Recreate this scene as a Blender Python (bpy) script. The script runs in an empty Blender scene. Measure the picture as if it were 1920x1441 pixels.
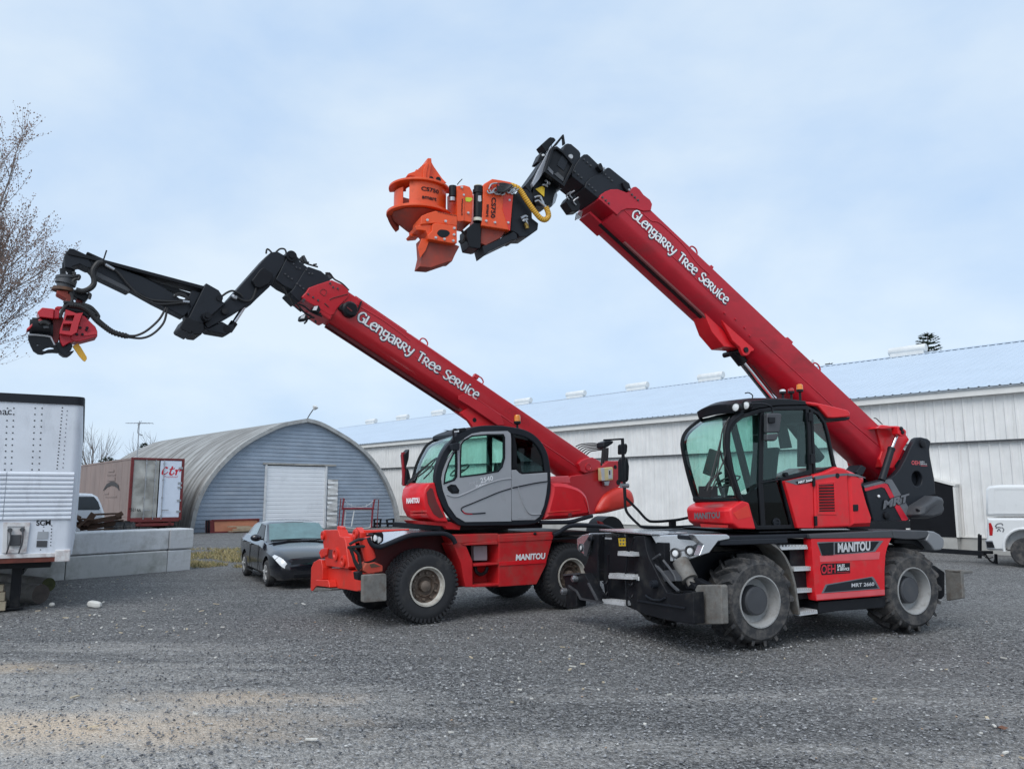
import bpy, bmesh, math, random
from mathutils import Vector, Matrix, noise
R = math.radians
pi = math.pi
scene = bpy.context.scene
col = scene.collection

# ---------------------------------------------------------------- camera
CAM_H, FPX, PITCH = 1.9, 1450.0, R(8.03)          # eye height, focal length in photo pixels, upward pitch
cd = bpy.data.cameras.new('camera'); cam = bpy.data.objects.new('camera', cd); col.objects.link(cam)
cam.location = (0, 0, CAM_H); cam.rotation_euler = (R(90) + PITCH, 0, 0)
cd.sensor_fit = 'HORIZONTAL'; cd.sensor_width = 36; cd.lens = 36 * FPX / 1920
cd.clip_start = 0.1; cd.clip_end = 3000
scene.camera = cam

# ---------------------------------------------------------------- sky and sun (thin even overcast)
SUN_EL, SUN_AZ = R(48), R(205)                     # azimuth clockwise from +Y: behind the camera, to the left
w = bpy.data.worlds.new('World'); scene.world = w; w.use_nodes = True
nt = w.node_tree; nt.nodes.clear()
N = nt.nodes.new; L = nt.links.new
out = N('ShaderNodeOutputWorld'); bg = N('ShaderNodeBackground'); bg.inputs['Strength'].default_value = 0.1
sky = N('ShaderNodeTexSky'); sky.sky_type = 'NISHITA'; sky.sun_disc = False
sky.sun_elevation = SUN_EL; sky.sun_rotation = SUN_AZ; sky.air_density = 1.0; sky.dust_density = 1.5; sky.ozone_density = 1.5
tc = N('ShaderNodeTexCoord')
mp = N('ShaderNodeMapping'); mp.inputs['Scale'].default_value = (1.0, 1.0, 1.9)
n1 = N('ShaderNodeTexNoise'); n1.inputs['Scale'].default_value = 2.1; n1.inputs['Detail'].default_value = 6; n1.inputs['Roughness'].default_value = 0.52
n1.inputs['Distortion'].default_value = 0.15
cr = N('ShaderNodeValToRGB')
cr.color_ramp.elements[0].position = 0.36; cr.color_ramp.elements[0].color = (4.45, 5.85, 7.75, 1)
cr.color_ramp.elements[1].position = 0.62; cr.color_ramp.elements[1].color = (6.25, 7.2, 8.1, 1)
mx = N('ShaderNodeMix'); mx.data_type = 'RGBA'; mx.inputs['Factor'].default_value = 0.86
L(tc.outputs['Generated'], mp.inputs['Vector']); L(mp.outputs['Vector'], n1.inputs['Vector'])
L(n1.outputs['Fac'], cr.inputs['Fac'])
L(sky.outputs['Color'], mx.inputs['A']); L(cr.outputs['Color'], mx.inputs['B'])
L(mx.outputs['Result'], bg.inputs['Color']); L(bg.outputs['Background'], out.inputs['Surface'])

sl = bpy.data.lights.new('sun', 'SUN'); sl.energy = 1.5; sl.angle = R(40); sl.color = (1.0, 0.975, 0.94)
so = bpy.data.objects.new('sun', sl); col.objects.link(so)
sd = Vector((math.sin(SUN_AZ) * math.cos(SUN_EL), math.cos(SUN_AZ) * math.cos(SUN_EL), math.sin(SUN_EL)))
so.rotation_euler = sd.to_track_quat('Z', 'Y').to_euler(); so.location = sd * 60

vs = scene.view_settings
vs.view_transform = 'Standard'; vs.look = 'None'; vs.exposure = 0.40; vs.gamma = 1.0; vs.use_curve_mapping = False
scene.render.engine = 'CYCLES'
scene.cycles.max_bounces = 8; scene.cycles.transparent_max_bounces = 16

# ---------------------------------------------------------------- measuring: photo pixel -> point on a plane of the place
def ray(px, py):
    a, b = (px - 960) / FPX, (720.5 - py) / FPX
    return Vector((a, math.cos(PITCH) - b * math.sin(PITCH), math.sin(PITCH) + b * math.cos(PITCH)))
EYE = Vector((0, 0, CAM_H))
def gp(px, py, z=0.0):
    d = ray(px, py); return EYE + d * ((z - CAM_H) / d.z)
class Frame:
    """Local axes of a machine or building: u along it, v across it, z up."""
    def __init__(s, o, ang):
        s.o = Vector((o[0], o[1], 0)); s.a = ang
        s.u = Vector((math.cos(ang), math.sin(ang), 0)); s.v = Vector((-math.sin(ang), math.cos(ang), 0))
    def hit(s, px, py, nrm, k):
        d = ray(px, py); t = (k - (EYE - s.o).dot(nrm)) / d.dot(nrm); return EYE + d * t - s.o
    def sv(s, p, v):                               # on the plane v = const -> (u, z)
        q = s.hit(p[0], p[1], s.v, v); return (q.dot(s.u), q.z)
    def su(s, p, u):                               # on the plane u = const -> (v, z)
        q = s.hit(p[0], p[1], s.u, u); return (q.dot(s.v), q.z)
    def sz(s, p, z):                               # on a level plane -> (u, v)
        q = gp(p[0], p[1], z) - s.o; return (q.dot(s.u), q.dot(s.v))
    def V(s, pts, v): return [s.sv(p, v) for p in pts]
    def U(s, pts, u): return [s.su(p, u) for p in pts]
    def P(s, p, v):                                # 3D local point on v = const
        a = s.sv(p, v); return Vector((a[0], v, a[1]))
    def PU(s, p, u):
        a = s.su(p, u); return Vector((u, a[0], a[1]))
    def W(s, u, v, z=0): return s.o + s.u * u + s.v * v + Vector((0, 0, z))
def K(ox, oy, s):
    return lambda *pts: [(ox + x / s, oy + y / s) for x, y in pts]
def crv(pts, n=6, closed=False):                   # Catmull-Rom through 2D or 3D points
    P = [Vector(p) for p in pts]; m = len(P); o = []
    rng = range(m if closed else m - 1)
    for i in rng:
        if closed: a, b, c, d = P[(i-1) % m], P[i], P[(i+1) % m], P[(i+2) % m]
        else: a, b, c, d = P[max(i-1, 0)], P[i], P[i+1], P[min(i+2, m-1)]
        for k in range(n):
            t = k / n
            o.append(0.5 * ((2*b) + (c-a)*t + (2*a-5*b+4*c-d)*t*t + (3*b-a-3*c+d)*t**3))
    if not closed: o.append(P[-1].copy())
    return [tuple(q) for q in o]
def area2(p): return sum(p[i][0]*p[(i+1) % len(p)][1] - p[(i+1) % len(p)][0]*p[i][1] for i in range(len(p)))
def inset(poly, d):                                # offset a closed 2D outline inwards
    n = len(poly); sgn = 1 if area2(poly) > 0 else -1; o = []
    for i in range(n):
        a, b, c = Vector(poly[i-1]), Vector(poly[i]), Vector(poly[(i+1) % n])
        e1 = (b-a).normalized(); e2 = (c-b).normalized()
        n1 = Vector((-e1.y, e1.x)) * sgn; n2 = Vector((-e2.y, e2.x)) * sgn
        k = n1 + n2; l = k.length
        k = n1 if l < 1e-6 else k / l
        dd = d / max(0.45, k.dot(n1)); o.append(tuple(b + k * dd))
    return o

# ---------------------------------------------------------------- mesh building
class MB:
    def __init__(s): s.v = []; s.f = []; s.m = []; s.mi = 0; s.sm = []; s.smooth = True
    def add(s, vs, fs):
        b = len(s.v); s.v += [tuple(v) for v in vs]
        for f in fs: s.f.append([b + i for i in f]); s.m.append(s.mi); s.sm.append(s.smooth)
        return s
    def box(s, x0, x1, y0, y1, z0, z1):
        v = [(x, y, z) for x in (x0, x1) for y in (y0, y1) for z in (z0, z1)]
        return s.add(v, [(0,1,3,2), (4,6,7,5), (0,4,5,1), (2,3,7,6), (0,2,6,4), (1,5,7,3)])
    def obox(s, c, ax, ay, az):
        c, ax, ay, az = map(Vector, (c, ax, ay, az))
        v = [c + ax*i + ay*j + az*k for i in (-1, 1) for j in (-1, 1) for k in (-1, 1)]
        return s.add(v, [(0,1,3,2), (4,6,7,5), (0,4,5,1), (2,3,7,6), (0,2,6,4), (1,5,7,3)])
    def bar(s, p0, p1, w, h, up=(0, 0, 1)):        # box beam from p0 to p1
        p0, p1 = Vector(p0), Vector(p1); d = p1 - p0; e = d.normalized(); sd_ = e.cross(Vector(up))
        if sd_.length < 1e-4: sd_ = e.cross(Vector((0, 1, 0)))
        sd_.normalize(); un = sd_.cross(e)
        return s.obox((p0+p1)/2, d/2, sd_*w/2, un*h/2)
    def ex(s, A, B):                               # prism between two matching loops
        n = len(A)
        return s.add(list(A) + list(B), [tuple(range(n))[::-1], tuple(range(n, 2*n))] + [(i, (i+1) % n, n+(i+1) % n, n+i) for i in range(n)])
    def pv(s, uz, v0, v1): return s.ex([(u, v0, z) for u, z in uz], [(u, v1, z) for u, z in uz])
    def pu(s, vz, u0, u1): return s.ex([(u0, v, z) for v, z in vz], [(u1, v, z) for v, z in vz])
    def pz(s, uv, z0, z1): return s.ex([(u, v, z0) for u, v in uv], [(u, v, z1) for u, v in uv])
    def ring(s, A, B, v0, v1):                     # frame between outlines A (outer) and B (inner) in the u-z plane
        n = len(A); q = []
        for l, v in ((A, v0), (B, v0), (B, v1), (A, v1)): q += [(u, v, z) for u, z in l]
        f = []
        for k in range(4):
            k2 = (k+1) % 4
            for i in range(n): j = (i+1) % n; f.append((k*n+i, k*n+j, k2*n+j, k2*n+i))
        return s.add(q, f)
    def loft(s, loops, cap=True, closed=True):
        n = len(loops[0]); q = []; f = []
        for l in loops: q += list(l)
        for k in range(len(loops)-1):
            for i in range(n if closed else n-1): j = (i+1) % n; f.append((k*n+i, k*n+j, (k+1)*n+j, (k+1)*n+i))
        if cap and closed: f.append(tuple(range(n))[::-1]); f.append(tuple(range((len(loops)-1)*n, len(loops)*n)))
        return s.add(q, f)
    def cyl(s, p0, p1, r0, r1=None, n=16):
        p0, p1 = Vector(p0), Vector(p1); r1 = r0 if r1 is None else r1
        e = (p1-p0).normalized(); a = e.orthogonal().normalized(); b = e.cross(a)
        return s.loft([[p + (a*math.cos(2*pi*i/n) + b*math.sin(2*pi*i/n))*r for i in range(n)] for p, r in ((p0, r0), (p1, r1))])
    def tube(s, pts, r, n=8, taper=None):
        P = [Vector(p) for p in pts]; m = len(P); loops = []; a = None
        for i in range(m):
            e = (P[min(i+1, m-1)] - P[max(i-1, 0)]).normalized()
            if a is None: a = e.orthogonal().normalized()
            else:
                a = a - e*a.dot(e)
                a = a.normalized() if a.length > 1e-5 else e.orthogonal().normalized()
            b = e.cross(a); rr = r if taper is None else r + (taper-r)*i/(m-1)
            loops.append([P[i] + (a*math.cos(2*pi*k/n) + b*math.sin(2*pi*k/n))*rr for k in range(n)])
        return s.loft(loops)
    def lathe(s, prof, c, ax=(0, 1, 0), n=32, cap=True, a0=0, a1=2*pi):   # prof: (along, radius)
        c = Vector(c); e = Vector(ax).normalized(); a = e.orthogonal().normalized(); b = e.cross(a); loops = []
        full = abs(a1-a0-2*pi) < 1e-6
        for t, r in prof:
            loops.append([c + e*t + (a*math.cos(a0+(a1-a0)*i/n) + b*math.sin(a0+(a1-a0)*i/n))*max(r, 1e-4) for i in range(n if full else n+1)])
        return s.loft(loops, cap and full, full)
    def ball(s, c, rx, ry=None, rz=None, n=12, m=8):
        ry = ry or rx; rz = rz or rx; c = Vector(c); loops = []
        for j in range(m+1):
            t = pi*j/m - pi/2; k = max(math.cos(t), 1e-3)
            loops.append([c + Vector((rx*k*math.cos(2*pi*i/n), ry*k*math.sin(2*pi*i/n), rz*math.sin(t))) for i in range(n)])
        return s.loft(loops)
    def build(s, name, mats, parent=None, bevel=0.0, seg=2, angle=32, loc=None, rz=None):
        me = bpy.data.meshes.new(name); me.from_pydata(s.v, [], s.f)
        bm = bmesh.new(); bm.from_mesh(me)
        bmesh.ops.recalc_face_normals(bm, faces=bm.faces[:])
        ca = R(angle)
        for e in bm.edges:
            if len(e.link_faces) == 2 and e.calc_face_angle(0) > ca: e.smooth = False
        for i, f in enumerate(bm.faces): f.smooth = s.sm[i] if i < len(s.sm) else True
        bm.to_mesh(me); bm.free()
        if not isinstance(mats, (list, tuple)): mats = [mats]
        for m in mats: me.materials.append(m)
        if len(mats) > 1:
            for p, k in zip(me.polygons, s.m): p.material_index = k
        o = bpy.data.objects.new(name, me); col.objects.link(o)
        if parent: o.parent = parent
        if loc is not None: o.location = loc
        if rz is not None: o.rotation_euler = (0, 0, rz)
        if bevel:
            b = o.modifiers.new('bevel', 'BEVEL'); b.width = bevel; b.segments = seg; b.limit_method = 'ANGLE'; b.angle_limit = R(35); b.harden_normals = True
        return o
def tag(o, label=None, cat=None, group=None, kind=None):
    if label: o['label'] = label
    if cat: o['category'] = cat
    if group: o['group'] = group
    if kind: o['kind'] = kind
    return o
def thing(name, label, cat, F=None, loc=None, rz=0, group=None):
    o = bpy.data.objects.new(name, None); col.objects.link(o); o.empty_display_size = 0.2
    if F is not None: o.location = F.o; o.rotation_euler = (0, 0, F.a)
    else: o.location = loc or (0, 0, 0); o.rotation_euler = (0, 0, rz)
    return tag(o, label, cat, group)

# ---------------------------------------------------------------- materials
def new_mat(name):
    m = bpy.data.materials.new(name); m.use_nodes = True; t = m.node_tree
    return m, t, t.nodes['Principled BSDF'], t.nodes.new, t.links.new
def mat(name, c, rough=0.5, metal=0.0, coat=0.0, var=0.12, vs=3.0, dirt=None, bump=0.0, bs=60.0, spec=0.5, streak=None):
    """Painted, coated or bare surface with uneven colour and gloss; dirt = (colour, amount, scale)."""
    m, t, B, N, L = new_mat(name)
    tc = N('ShaderNodeTexCoord'); n = N('ShaderNodeTexNoise'); n.inputs['Scale'].default_value = vs; n.inputs['Detail'].default_value = 8; n.inputs['Roughness'].default_value = 0.6
    L(tc.outputs['Object'], n.inputs['Vector'])
    r = N('ShaderNodeValToRGB'); r.color_ramp.elements[0].position = 0.3; r.color_ramp.elements[1].position = 0.7
    lo = [max(0, x*(1-var)) for x in c]; hi = [min(1, x*(1+var)) for x in c]
    r.color_ramp.elements[0].color = (*lo, 1); r.color_ramp.elements[1].color = (*hi, 1)
    L(n.outputs['Fac'], r.inputs['Fac']); last = r.outputs['Color']
    rr = N('ShaderNodeMapRange'); rr.inputs['To Min'].default_value = max(0.03, rough*0.8); rr.inputs['To Max'].default_value = min(1, rough*1.25)
    L(n.outputs['Fac'], rr.inputs['Value']); rl = rr.outputs['Result']
    if dirt:
        dc, amt, ds = dirt
        d = N('ShaderNodeTexNoise'); d.inputs['Scale'].default_value = ds; d.inputs['Detail'].default_value = 10; d.inputs['Roughness'].default_value = 0.68
        if streak:
            mpn = N('ShaderNodeMapping'); mpn.inputs['Scale'].default_value = streak; L(tc.outputs['Object'], mpn.inputs['Vector']); L(mpn.outputs['Vector'], d.inputs['Vector'])
        else: L(tc.outputs['Object'], d.inputs['Vector'])
        q = N('ShaderNodeMapRange'); q.inputs['From Min'].default_value = 0.62 - 0.35*amt; q.inputs['From Max'].default_value = 0.78 - 0.2*amt; q.inputs['To Max'].default_value = min(1, 0.4+amt*0.6)
        L(d.outputs['Fac'], q.inputs['Value'])
        x = N('ShaderNodeMix'); x.data_type = 'RGBA'; x.inputs['B'].default_value = (*dc, 1)
        L(q.outputs['Result'], x.inputs['Factor']); L(last, x.inputs['A']); last = x.outputs['Result']
        y = N('ShaderNodeMix'); y.inputs['B'].default_value = 0.85; L(q.outputs['Result'], y.inputs['Factor']); L(rl, y.inputs['A']); rl = y.outputs['Result']
        if coat:
            k = N('ShaderNodeMapRange'); k.inputs['To Min'].default_value = coat; k.inputs['To Max'].default_value = 0; L(q.outputs['Result'], k.inputs['Value']); L(k.outputs['Result'], B.inputs['Coat Weight'])
    elif coat: B.inputs['Coat Weight'].default_value = coat
    if coat: B.inputs['Coat Roughness'].default_value = 0.12
    L(last, B.inputs['Base Color']); L(rl, B.inputs['Roughness'])
    B.inputs['Metallic'].default_value = metal; B.inputs['Specular IOR Level'].default_value = spec
    if bump:
        bn = N('ShaderNodeTexNoise'); bn.inputs['Scale'].default_value = bs; bn.inputs['Detail'].default_value = 6; L(tc.outputs['Object'], bn.inputs['Vector'])
        bp = N('ShaderNodeBump'); bp.inputs['Strength'].default_value = bump; bp.inputs['Distance'].default_value = 0.02; L(bn.outputs['Fac'], bp.inputs['Height']); L(bp.outputs['Normal'], B.inputs['Normal'])
    return m
def glass(name, tint, gloss=0.12, rough=0.02):
    m, t, B, N, L = new_mat(name); t.nodes.remove(B)
    o = t.nodes['Material Output']; tr = N('ShaderNodeBsdfTransparent'); tr.inputs['Color'].default_value = (*tint, 1)
    g = N('ShaderNodeBsdfGlossy'); g.inputs['Roughness'].default_value = rough; g.inputs['Color'].default_value = (0.9, 0.95, 0.95, 1)
    lf = N('ShaderNodeLayerWeight'); lf.inputs['Blend'].default_value = 0.5; lp_ = N('ShaderNodeMath'); lp_.operation = 'POWER'; lp_.inputs[1].default_value = 3.5; L(lf.outputs['Facing'], lp_.inputs[0]); lw = N('ShaderNodeMath'); lw.operation = 'MULTIPLY'; lw.inputs[1].default_value = 0.75; L(lp_.outputs['Value'], lw.inputs[0])
    ad = N('ShaderNodeMath'); ad.operation = 'ADD'; ad.inputs[1].default_value = gloss; ad.use_clamp = True
    mx = N('ShaderNodeMixShader'); L(lw.outputs['Value'], ad.inputs[0]); L(ad.outputs['Value'], mx.inputs['Fac'])
    L(tr.outputs['BSDF'], mx.inputs[1]); L(g.outputs['BSDF'], mx.inputs[2]); L(mx.outputs['Shader'], o.inputs['Surface'])
    return m
def lamp_mat(name, c, e):
    m, t, B, N, L = new_mat(name); B.inputs['Base Color'].default_value = (*c, 1); B.inputs['Roughness'].default_value = 0.15; B.inputs['Coat Weight'].default_value = 0.6
    return m
MUD = (0.16, 0.135, 0.11)
M = {}
M['red'] = mat('red_paint', (0.68, 0.014, 0.022), 0.36, coat=0.18, spec=0.35, var=0.08, dirt=((0.34, 0.10, 0.085), 0.24, 3.5))
M['boom_red'] = mat('boom_red_paint', (0.45, 0.008, 0.022), 0.40, coat=0.2, spec=0.4, var=0.10, dirt=((0.16, 0.03, 0.035), 0.26, 1.3), streak=(1.0, 1.0, 2.6))
M['red_dusty'] = mat('dusty_red_paint', (0.52, 0.016, 0.020), 0.5, spec=0.35, var=0.12, dirt=((0.20, 0.09, 0.07), 0.42, 2.2))
M['orange_red'] = mat('orange_red_paint', (0.66, 0.032, 0.018), 0.42, var=0.08, coat=0.1, dirt=((0.22, 0.10, 0.07), 0.15, 4.0))
M['pale_red'] = mat('faded_red_decal', (0.66, 0.10, 0.115), 0.45)
M['orange'] = mat('orange_paint', (0.74, 0.078, 0.010), 0.42, var=0.07, coat=0.12, dirt=((0.26, 0.05, 0.02), 0.26, 6.0))
M['orange_worn_shade'] = mat('worn_orange_shade_paint', (0.30, 0.04, 0.022), 0.6, var=0.2, dirt=((0.16, 0.06, 0.05), 0.5, 5.0))  # worn orange, with the shade of underside and drum interior painted in
M['black'] = mat('black_paint', (0.008, 0.009, 0.012), 0.42, spec=0.25, var=0.2, dirt=((0.07, 0.065, 0.06), 0.10, 3.0))
M['black_dusty'] = mat('dusty_black_paint', (0.009, 0.010, 0.013), 0.5, spec=0.25, var=0.2, dirt=((0.06, 0.056, 0.05), 0.24, 3.5))
M['charcoal'] = mat('charcoal_paint', (0.014, 0.017, 0.023), 0.48, spec=0.28, var=0.12)
M['dark_grey'] = mat('dark_grey_plastic', (0.055, 0.058, 0.065), 0.5, var=0.12, dirt=((0.12, 0.11, 0.10), 0.15, 3.0))
M['decal_grey'] = mat('grey_decal', (0.13, 0.135, 0.15), 0.5)
M['rubber'] = mat('tyre_rubber', (0.030, 0.031, 0.034), 0.78, var=0.25, vs=6, dirt=((0.16, 0.145, 0.13), 0.48, 6.0), bump=0.3, bs=40)
M['rubber_road'] = mat('road_tyre_rubber', (0.022, 0.023, 0.026), 0.72, var=0.2, vs=4, dirt=((0.11, 0.10, 0.09), 0.26, 3.0), bump=0.12, bs=60)
M['rubber_clean'] = mat('hose_rubber', (0.014, 0.014, 0.015), 0.55)
M['silver'] = mat('silver_paint', (0.62, 0.64, 0.67), 0.22, metal=0.75, coat=0.4, var=0.05)
M['door_grey'] = mat('light_grey_paint', (0.38, 0.39, 0.41), 0.36, coat=0.25, var=0.05, dirt=((0.2, 0.19, 0.18), 0.08, 3.0))
M['rim'] = mat('grey_rim_paint', (0.34, 0.345, 0.345), 0.5, metal=0.1, var=0.15, dirt=((0.13, 0.115, 0.10), 0.45, 6.0))
M['rim_rust'] = mat('rusty_rim', (0.16, 0.125, 0.10), 0.7, var=0.3, vs=10, dirt=((0.09, 0.045, 0.028), 0.5, 9.0))
M['rim_pale'] = mat('chalky_rim', (0.50, 0.48, 0.43), 0.6, var=0.15, vs=10, dirt=((0.16, 0.10, 0.07), 0.35, 8.0))
M['steel'] = mat('bare_steel', (0.42, 0.43, 0.45), 0.35, metal=0.85, var=0.12)
M['tread'] = mat('step_tread', (0.62, 0.63, 0.64), 0.45, metal=0.35, var=0.15, dirt=((0.25, 0.24, 0.22), 0.25, 20.0))
M['chrome'] = mat('chromed_rod', (0.62, 0.63, 0.66), 0.12, metal=1.0, var=0.03)
M['pad'] = mat('muddy_pad', (0.16, 0.155, 0.145), 0.75, var=0.3, vs=7, dirt=((0.10, 0.07, 0.05), 0.4, 9.0), bump=0.2)
M['white'] = mat('white_vinyl', (0.82, 0.83, 0.84), 0.45, var=0.02)
M['navy'] = mat('dark_outline_vinyl', (0.02, 0.03, 0.06), 0.5)
M['yellow'] = mat('yellow_plastic', (0.78, 0.42, 0.04), 0.5, var=0.08)
M['sticker'] = mat('yellow_sticker', (0.75, 0.50, 0.03), 0.5)
M['cream'] = mat('cream_plastic', (0.66, 0.55, 0.28), 0.5)
M['glass'] = glass('green_tinted_glass', (0.76, 0.93, 0.88), 0.05)
M['glass_dark'] = glass('dark_tinted_glass', (0.16, 0.22, 0.225), 0.015)
M['glass_shade'] = glass('shaded_glass', (0.60, 0.80, 0.755), 0.035)
M['lens'] = lamp_mat('lamp_lens', (0.75, 0.77, 0.78), 0)
M['alloy'] = mat('bright_alloy', (0.62, 0.62, 0.61), 0.35, metal=0.35, var=0.1)
M['amber'] = lamp_mat('amber_lens', (0.75, 0.24, 0.02), 0)
M['redlens'] = lamp_mat('red_lens', (0.40, 0.008, 0.012), 0)
M['seat'] = mat('black_seat_fabric', (0.02, 0.021, 0.024), 0.8)
M['interior'] = mat('cab_interior_plastic', (0.035, 0.037, 0.04), 0.65)

# ---------------------------------------------------------------- lettering
def text_mesh(body, bold=0.0):
    cu = bpy.data.curves.new('lettering', 'FONT'); cu.body = body; cu.size = 1; cu.offset = bold; cu.resolution_u = 3
    o = bpy.data.objects.new('lettering', cu); col.objects.link(o)
    dg = bpy.context.evaluated_depsgraph_get(); dg.update()
    me = bpy.data.meshes.new_from_object(o.evaluated_get(dg)); vs = [v.co.copy() for v in me.vertices]; fs = [list(p.vertices) for p in me.polygons]
    bpy.data.objects.remove(o); bpy.data.curves.remove(cu); bpy.data.meshes.remove(me)
    return vs, fs
def letter(body, ll, lr, ul, m, parent, off, bold=0.0, name='lettering'):
    """Flat lettering whose bounding box has corners ll, lr, ul (3D, local), lifted by vector off."""
    vs, fs = text_mesh(body, bold)
    xs = [v.x for v in vs]; ys = [v.y for v in vs]; x0, x1, y0, y1 = min(xs), max(xs), min(ys), max(ys)
    ll, lr, ul, off = map(Vector, (ll, lr, ul, off)); b = MB(); b.smooth = False
    b.add([ll + (lr-ll)*((v.x-x0)/(x1-x0)) + (ul-ll)*((v.y-y0)/(y1-y0)) + off for v in vs], fs)
    return b.build(name, m, parent)

# ================================================================ THE PLACE
rnd = random.Random(7)
# ---------------------------------------------------------------- gravel yard
def ground_mat():
    m, t, B, N, L = new_mat('crushed_stone')
    tc = N('ShaderNodeTexCoord')
    def noi(s, d=8, r=0.6):
        n = N('ShaderNodeTexNoise'); n.inputs['Scale'].default_value = s; n.inputs['Detail'].default_value = d; n.inputs['Roughness'].default_value = r
        L(tc.outputs['Object'], n.inputs['Vector']); return n
    def mixc(f, a, b, blend='MIX'):
        x = N('ShaderNodeMix'); x.data_type = 'RGBA'; x.blend_type = blend
        for k, q in (('Factor', f), ('A', a), ('B', b)):
            if hasattr(q, 'links'): L(q, x.inputs[k])
            elif isinstance(q, tuple): x.inputs[k].default_value = (*q, 1)
            else: x.inputs[k].default_value = q
        return x.outputs['Result']
    def rng(v, a, b, c=0, d=1):
        q = N('ShaderNodeMapRange'); L(v, q.inputs['Value'])
        for k, x in zip(('From Min', 'From Max', 'To Min', 'To Max'), (a, b, c, d)): q.inputs[k].default_value = x
        return q.outputs['Result']
    vo = []
    for sc_ in (27, 58, 110):
        v = N('ShaderNodeTexVoronoi'); v.inputs['Scale'].default_value = sc_; L(tc.outputs['Object'], v.inputs['Vector']); vo.append(v)
    def cellramp(v, stops):
        sp = N('ShaderNodeSeparateColor'); L(v.outputs['Color'], sp.inputs['Color']); r = N('ShaderNodeValToRGB'); e = r.color_ramp.elements
        e[0].position, e[1].position = stops[0][0], stops[-1][0]; e[0].color = (*stops[0][1], 1); e[1].color = (*stops[-1][1], 1)
        for p, c in stops[1:-1]: q = e.new(p); q.color = (*c, 1)
        L(sp.outputs['Red'], r.inputs['Fac']); return r.outputs['Color']
    g_ = lambda k: (k, k*1.01, k*1.045)
    A1 = cellramp(vo[0], ((0, g_(.016)), (.36, g_(.030)), (.62, g_(.13)), (.9, g_(.30)), (1, g_(.50)))); A2 = cellramp(vo[1], ((0, g_(.014)), (.36, g_(.026)), (.60, g_(.14)), (.88, g_(.36)), (1, g_(.56)))); A3 = cellramp(vo[2], ((0, g_(.02)), (.5, g_(.10)), (1, g_(.40))))
    base = mixc(0.22, mixc(0.6, A1, A2), A3)
    mp0 = N('ShaderNodeMapping'); mp0.inputs['Scale'].default_value = (0.16, 1.0, 1.0); mp0.inputs['Rotation'].default_value = (0, 0, R(-9)); L(tc.outputs['Object'], mp0.inputs['Vector'])
    trk = N('ShaderNodeTexNoise'); trk.inputs['Scale'].default_value = 1.15; trk.inputs['Detail'].default_value = 7; trk.inputs['Roughness'].default_value = 0.62; L(mp0.outputs['Vector'], trk.inputs['Vector'])
    mid = noi(1.7, 7, 0.6); big = noi(0.35, 5, 0.55)
    base = mixc(rng(trk.outputs['Fac'], 0.58, 0.38, 0.0, 0.45), base, mixc(0.55, base, (0.035, 0.036, 0.040)))
    base = mixc(rng(big.outputs['Fac'], 0.42, 0.66, 0.0, 0.30), base, (0.17, 0.168, 0.168))
    # dusty worn ground towards the entrance side, wider on the left, streaked by tyre tracks
    sx = N('ShaderNodeSeparateXYZ'); L(tc.outputs['Object'], sx.inputs['Vector'])
    lim = rng(sx.outputs['X'], -0.5, -4.0, 7.0, 9.8)
    t0 = N('ShaderNodeMath'); t0.operation = 'SUBTRACT'; L(lim, t0.inputs[0]); L(sx.outputs['Y'], t0.inputs[1])
    t1 = N('ShaderNodeMath'); t1.operation = 'MULTIPLY_ADD'; L(t0.outputs['Value'], t1.inputs[0]); t1.inputs[1].default_value = 0.27
    t2 = N('ShaderNodeMath'); t2.operation = 'MULTIPLY_ADD'; L(trk.outputs['Fac'], t2.inputs[0]); t2.inputs[1].default_value = 2.6; t2.inputs[2].default_value = -1.05; L(t2.outputs['Value'], t1.inputs[2])
    base = mixc(rng(t1.outputs['Value'], 0.10, 0.95, 0.0, 0.9), base, mixc(0.42, mixc(1.0, mixc(0.2, base, (0.22, 0.218, 0.218)), (1.62, 1.58, 1.53), 'MULTIPLY'), (0.47, 0.455, 0.44)))
    for (cx, cy, rx, ry, am) in ((-4.2, 6.7, 2.5, 0.50, 0.85), (-2.6, 7.6, 1.0, 0.3, 0.55), (-6.4, 8.9, 1.5, 0.35, 0.6), (1.0, 4.8, 0.7, 0.25, 0.5)):
        mp = N('ShaderNodeMapping'); mp.inputs['Location'].default_value = (-cx/rx, -cy/ry, 0); mp.inputs['Scale'].default_value = (1/rx, 1/ry, 0)
        L(tc.outputs['Object'], mp.inputs['Vector'])
        ln = N('ShaderNodeVectorMath'); ln.operation = 'LENGTH'; L(mp.outputs['Vector'], ln.inputs[0])
        ad = N('ShaderNodeMath'); ad.operation = 'MULTIPLY_ADD'; L(mid.outputs['Fac'], ad.inputs[0]); ad.inputs[1].default_value = 1.6; L(ln.outputs['Value'], ad.inputs[2])
        base = mixc(rng(ad.outputs['Value'], 1.15, 2.15, am, 0.0), base, mixc(0.72, base, (0.60, 0.47, 0.345)))
    base = mixc(1.0, base, (1.17, 1.15, 1.10), 'MULTIPLY')
    L(base, B.inputs['Base Color']); B.inputs['Roughness'].default_value = 0.9; B.inputs['Specular IOR Level'].default_value = 0.3
    hs = N('ShaderNodeMath'); hs.operation = 'ADD'; L(vo[0].outputs['Distance'], hs.inputs[0]); L(vo[1].outputs['Distance'], hs.inputs[1])
    bp = N('ShaderNodeBump'); bp.inputs['Strength'].default_value = 0.75; bp.inputs['Distance'].default_value = 0.022; bp.invert = True
    L(hs.outputs['Value'], bp.inputs['Height']); L(bp.outputs['Normal'], B.inputs['Normal'])
    return m
b = MB(); b.smooth = True
xs = [-900, -300, -120, -60] + [-40 + 2*i for i in range(41)] + [60, 120, 300, 900]; ys = [-60, -20, -5] + [0.75*i for i in range(0, 30)] + [24 + 3*i for i in range(14)] + [90, 180, 400, 1200]
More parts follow.
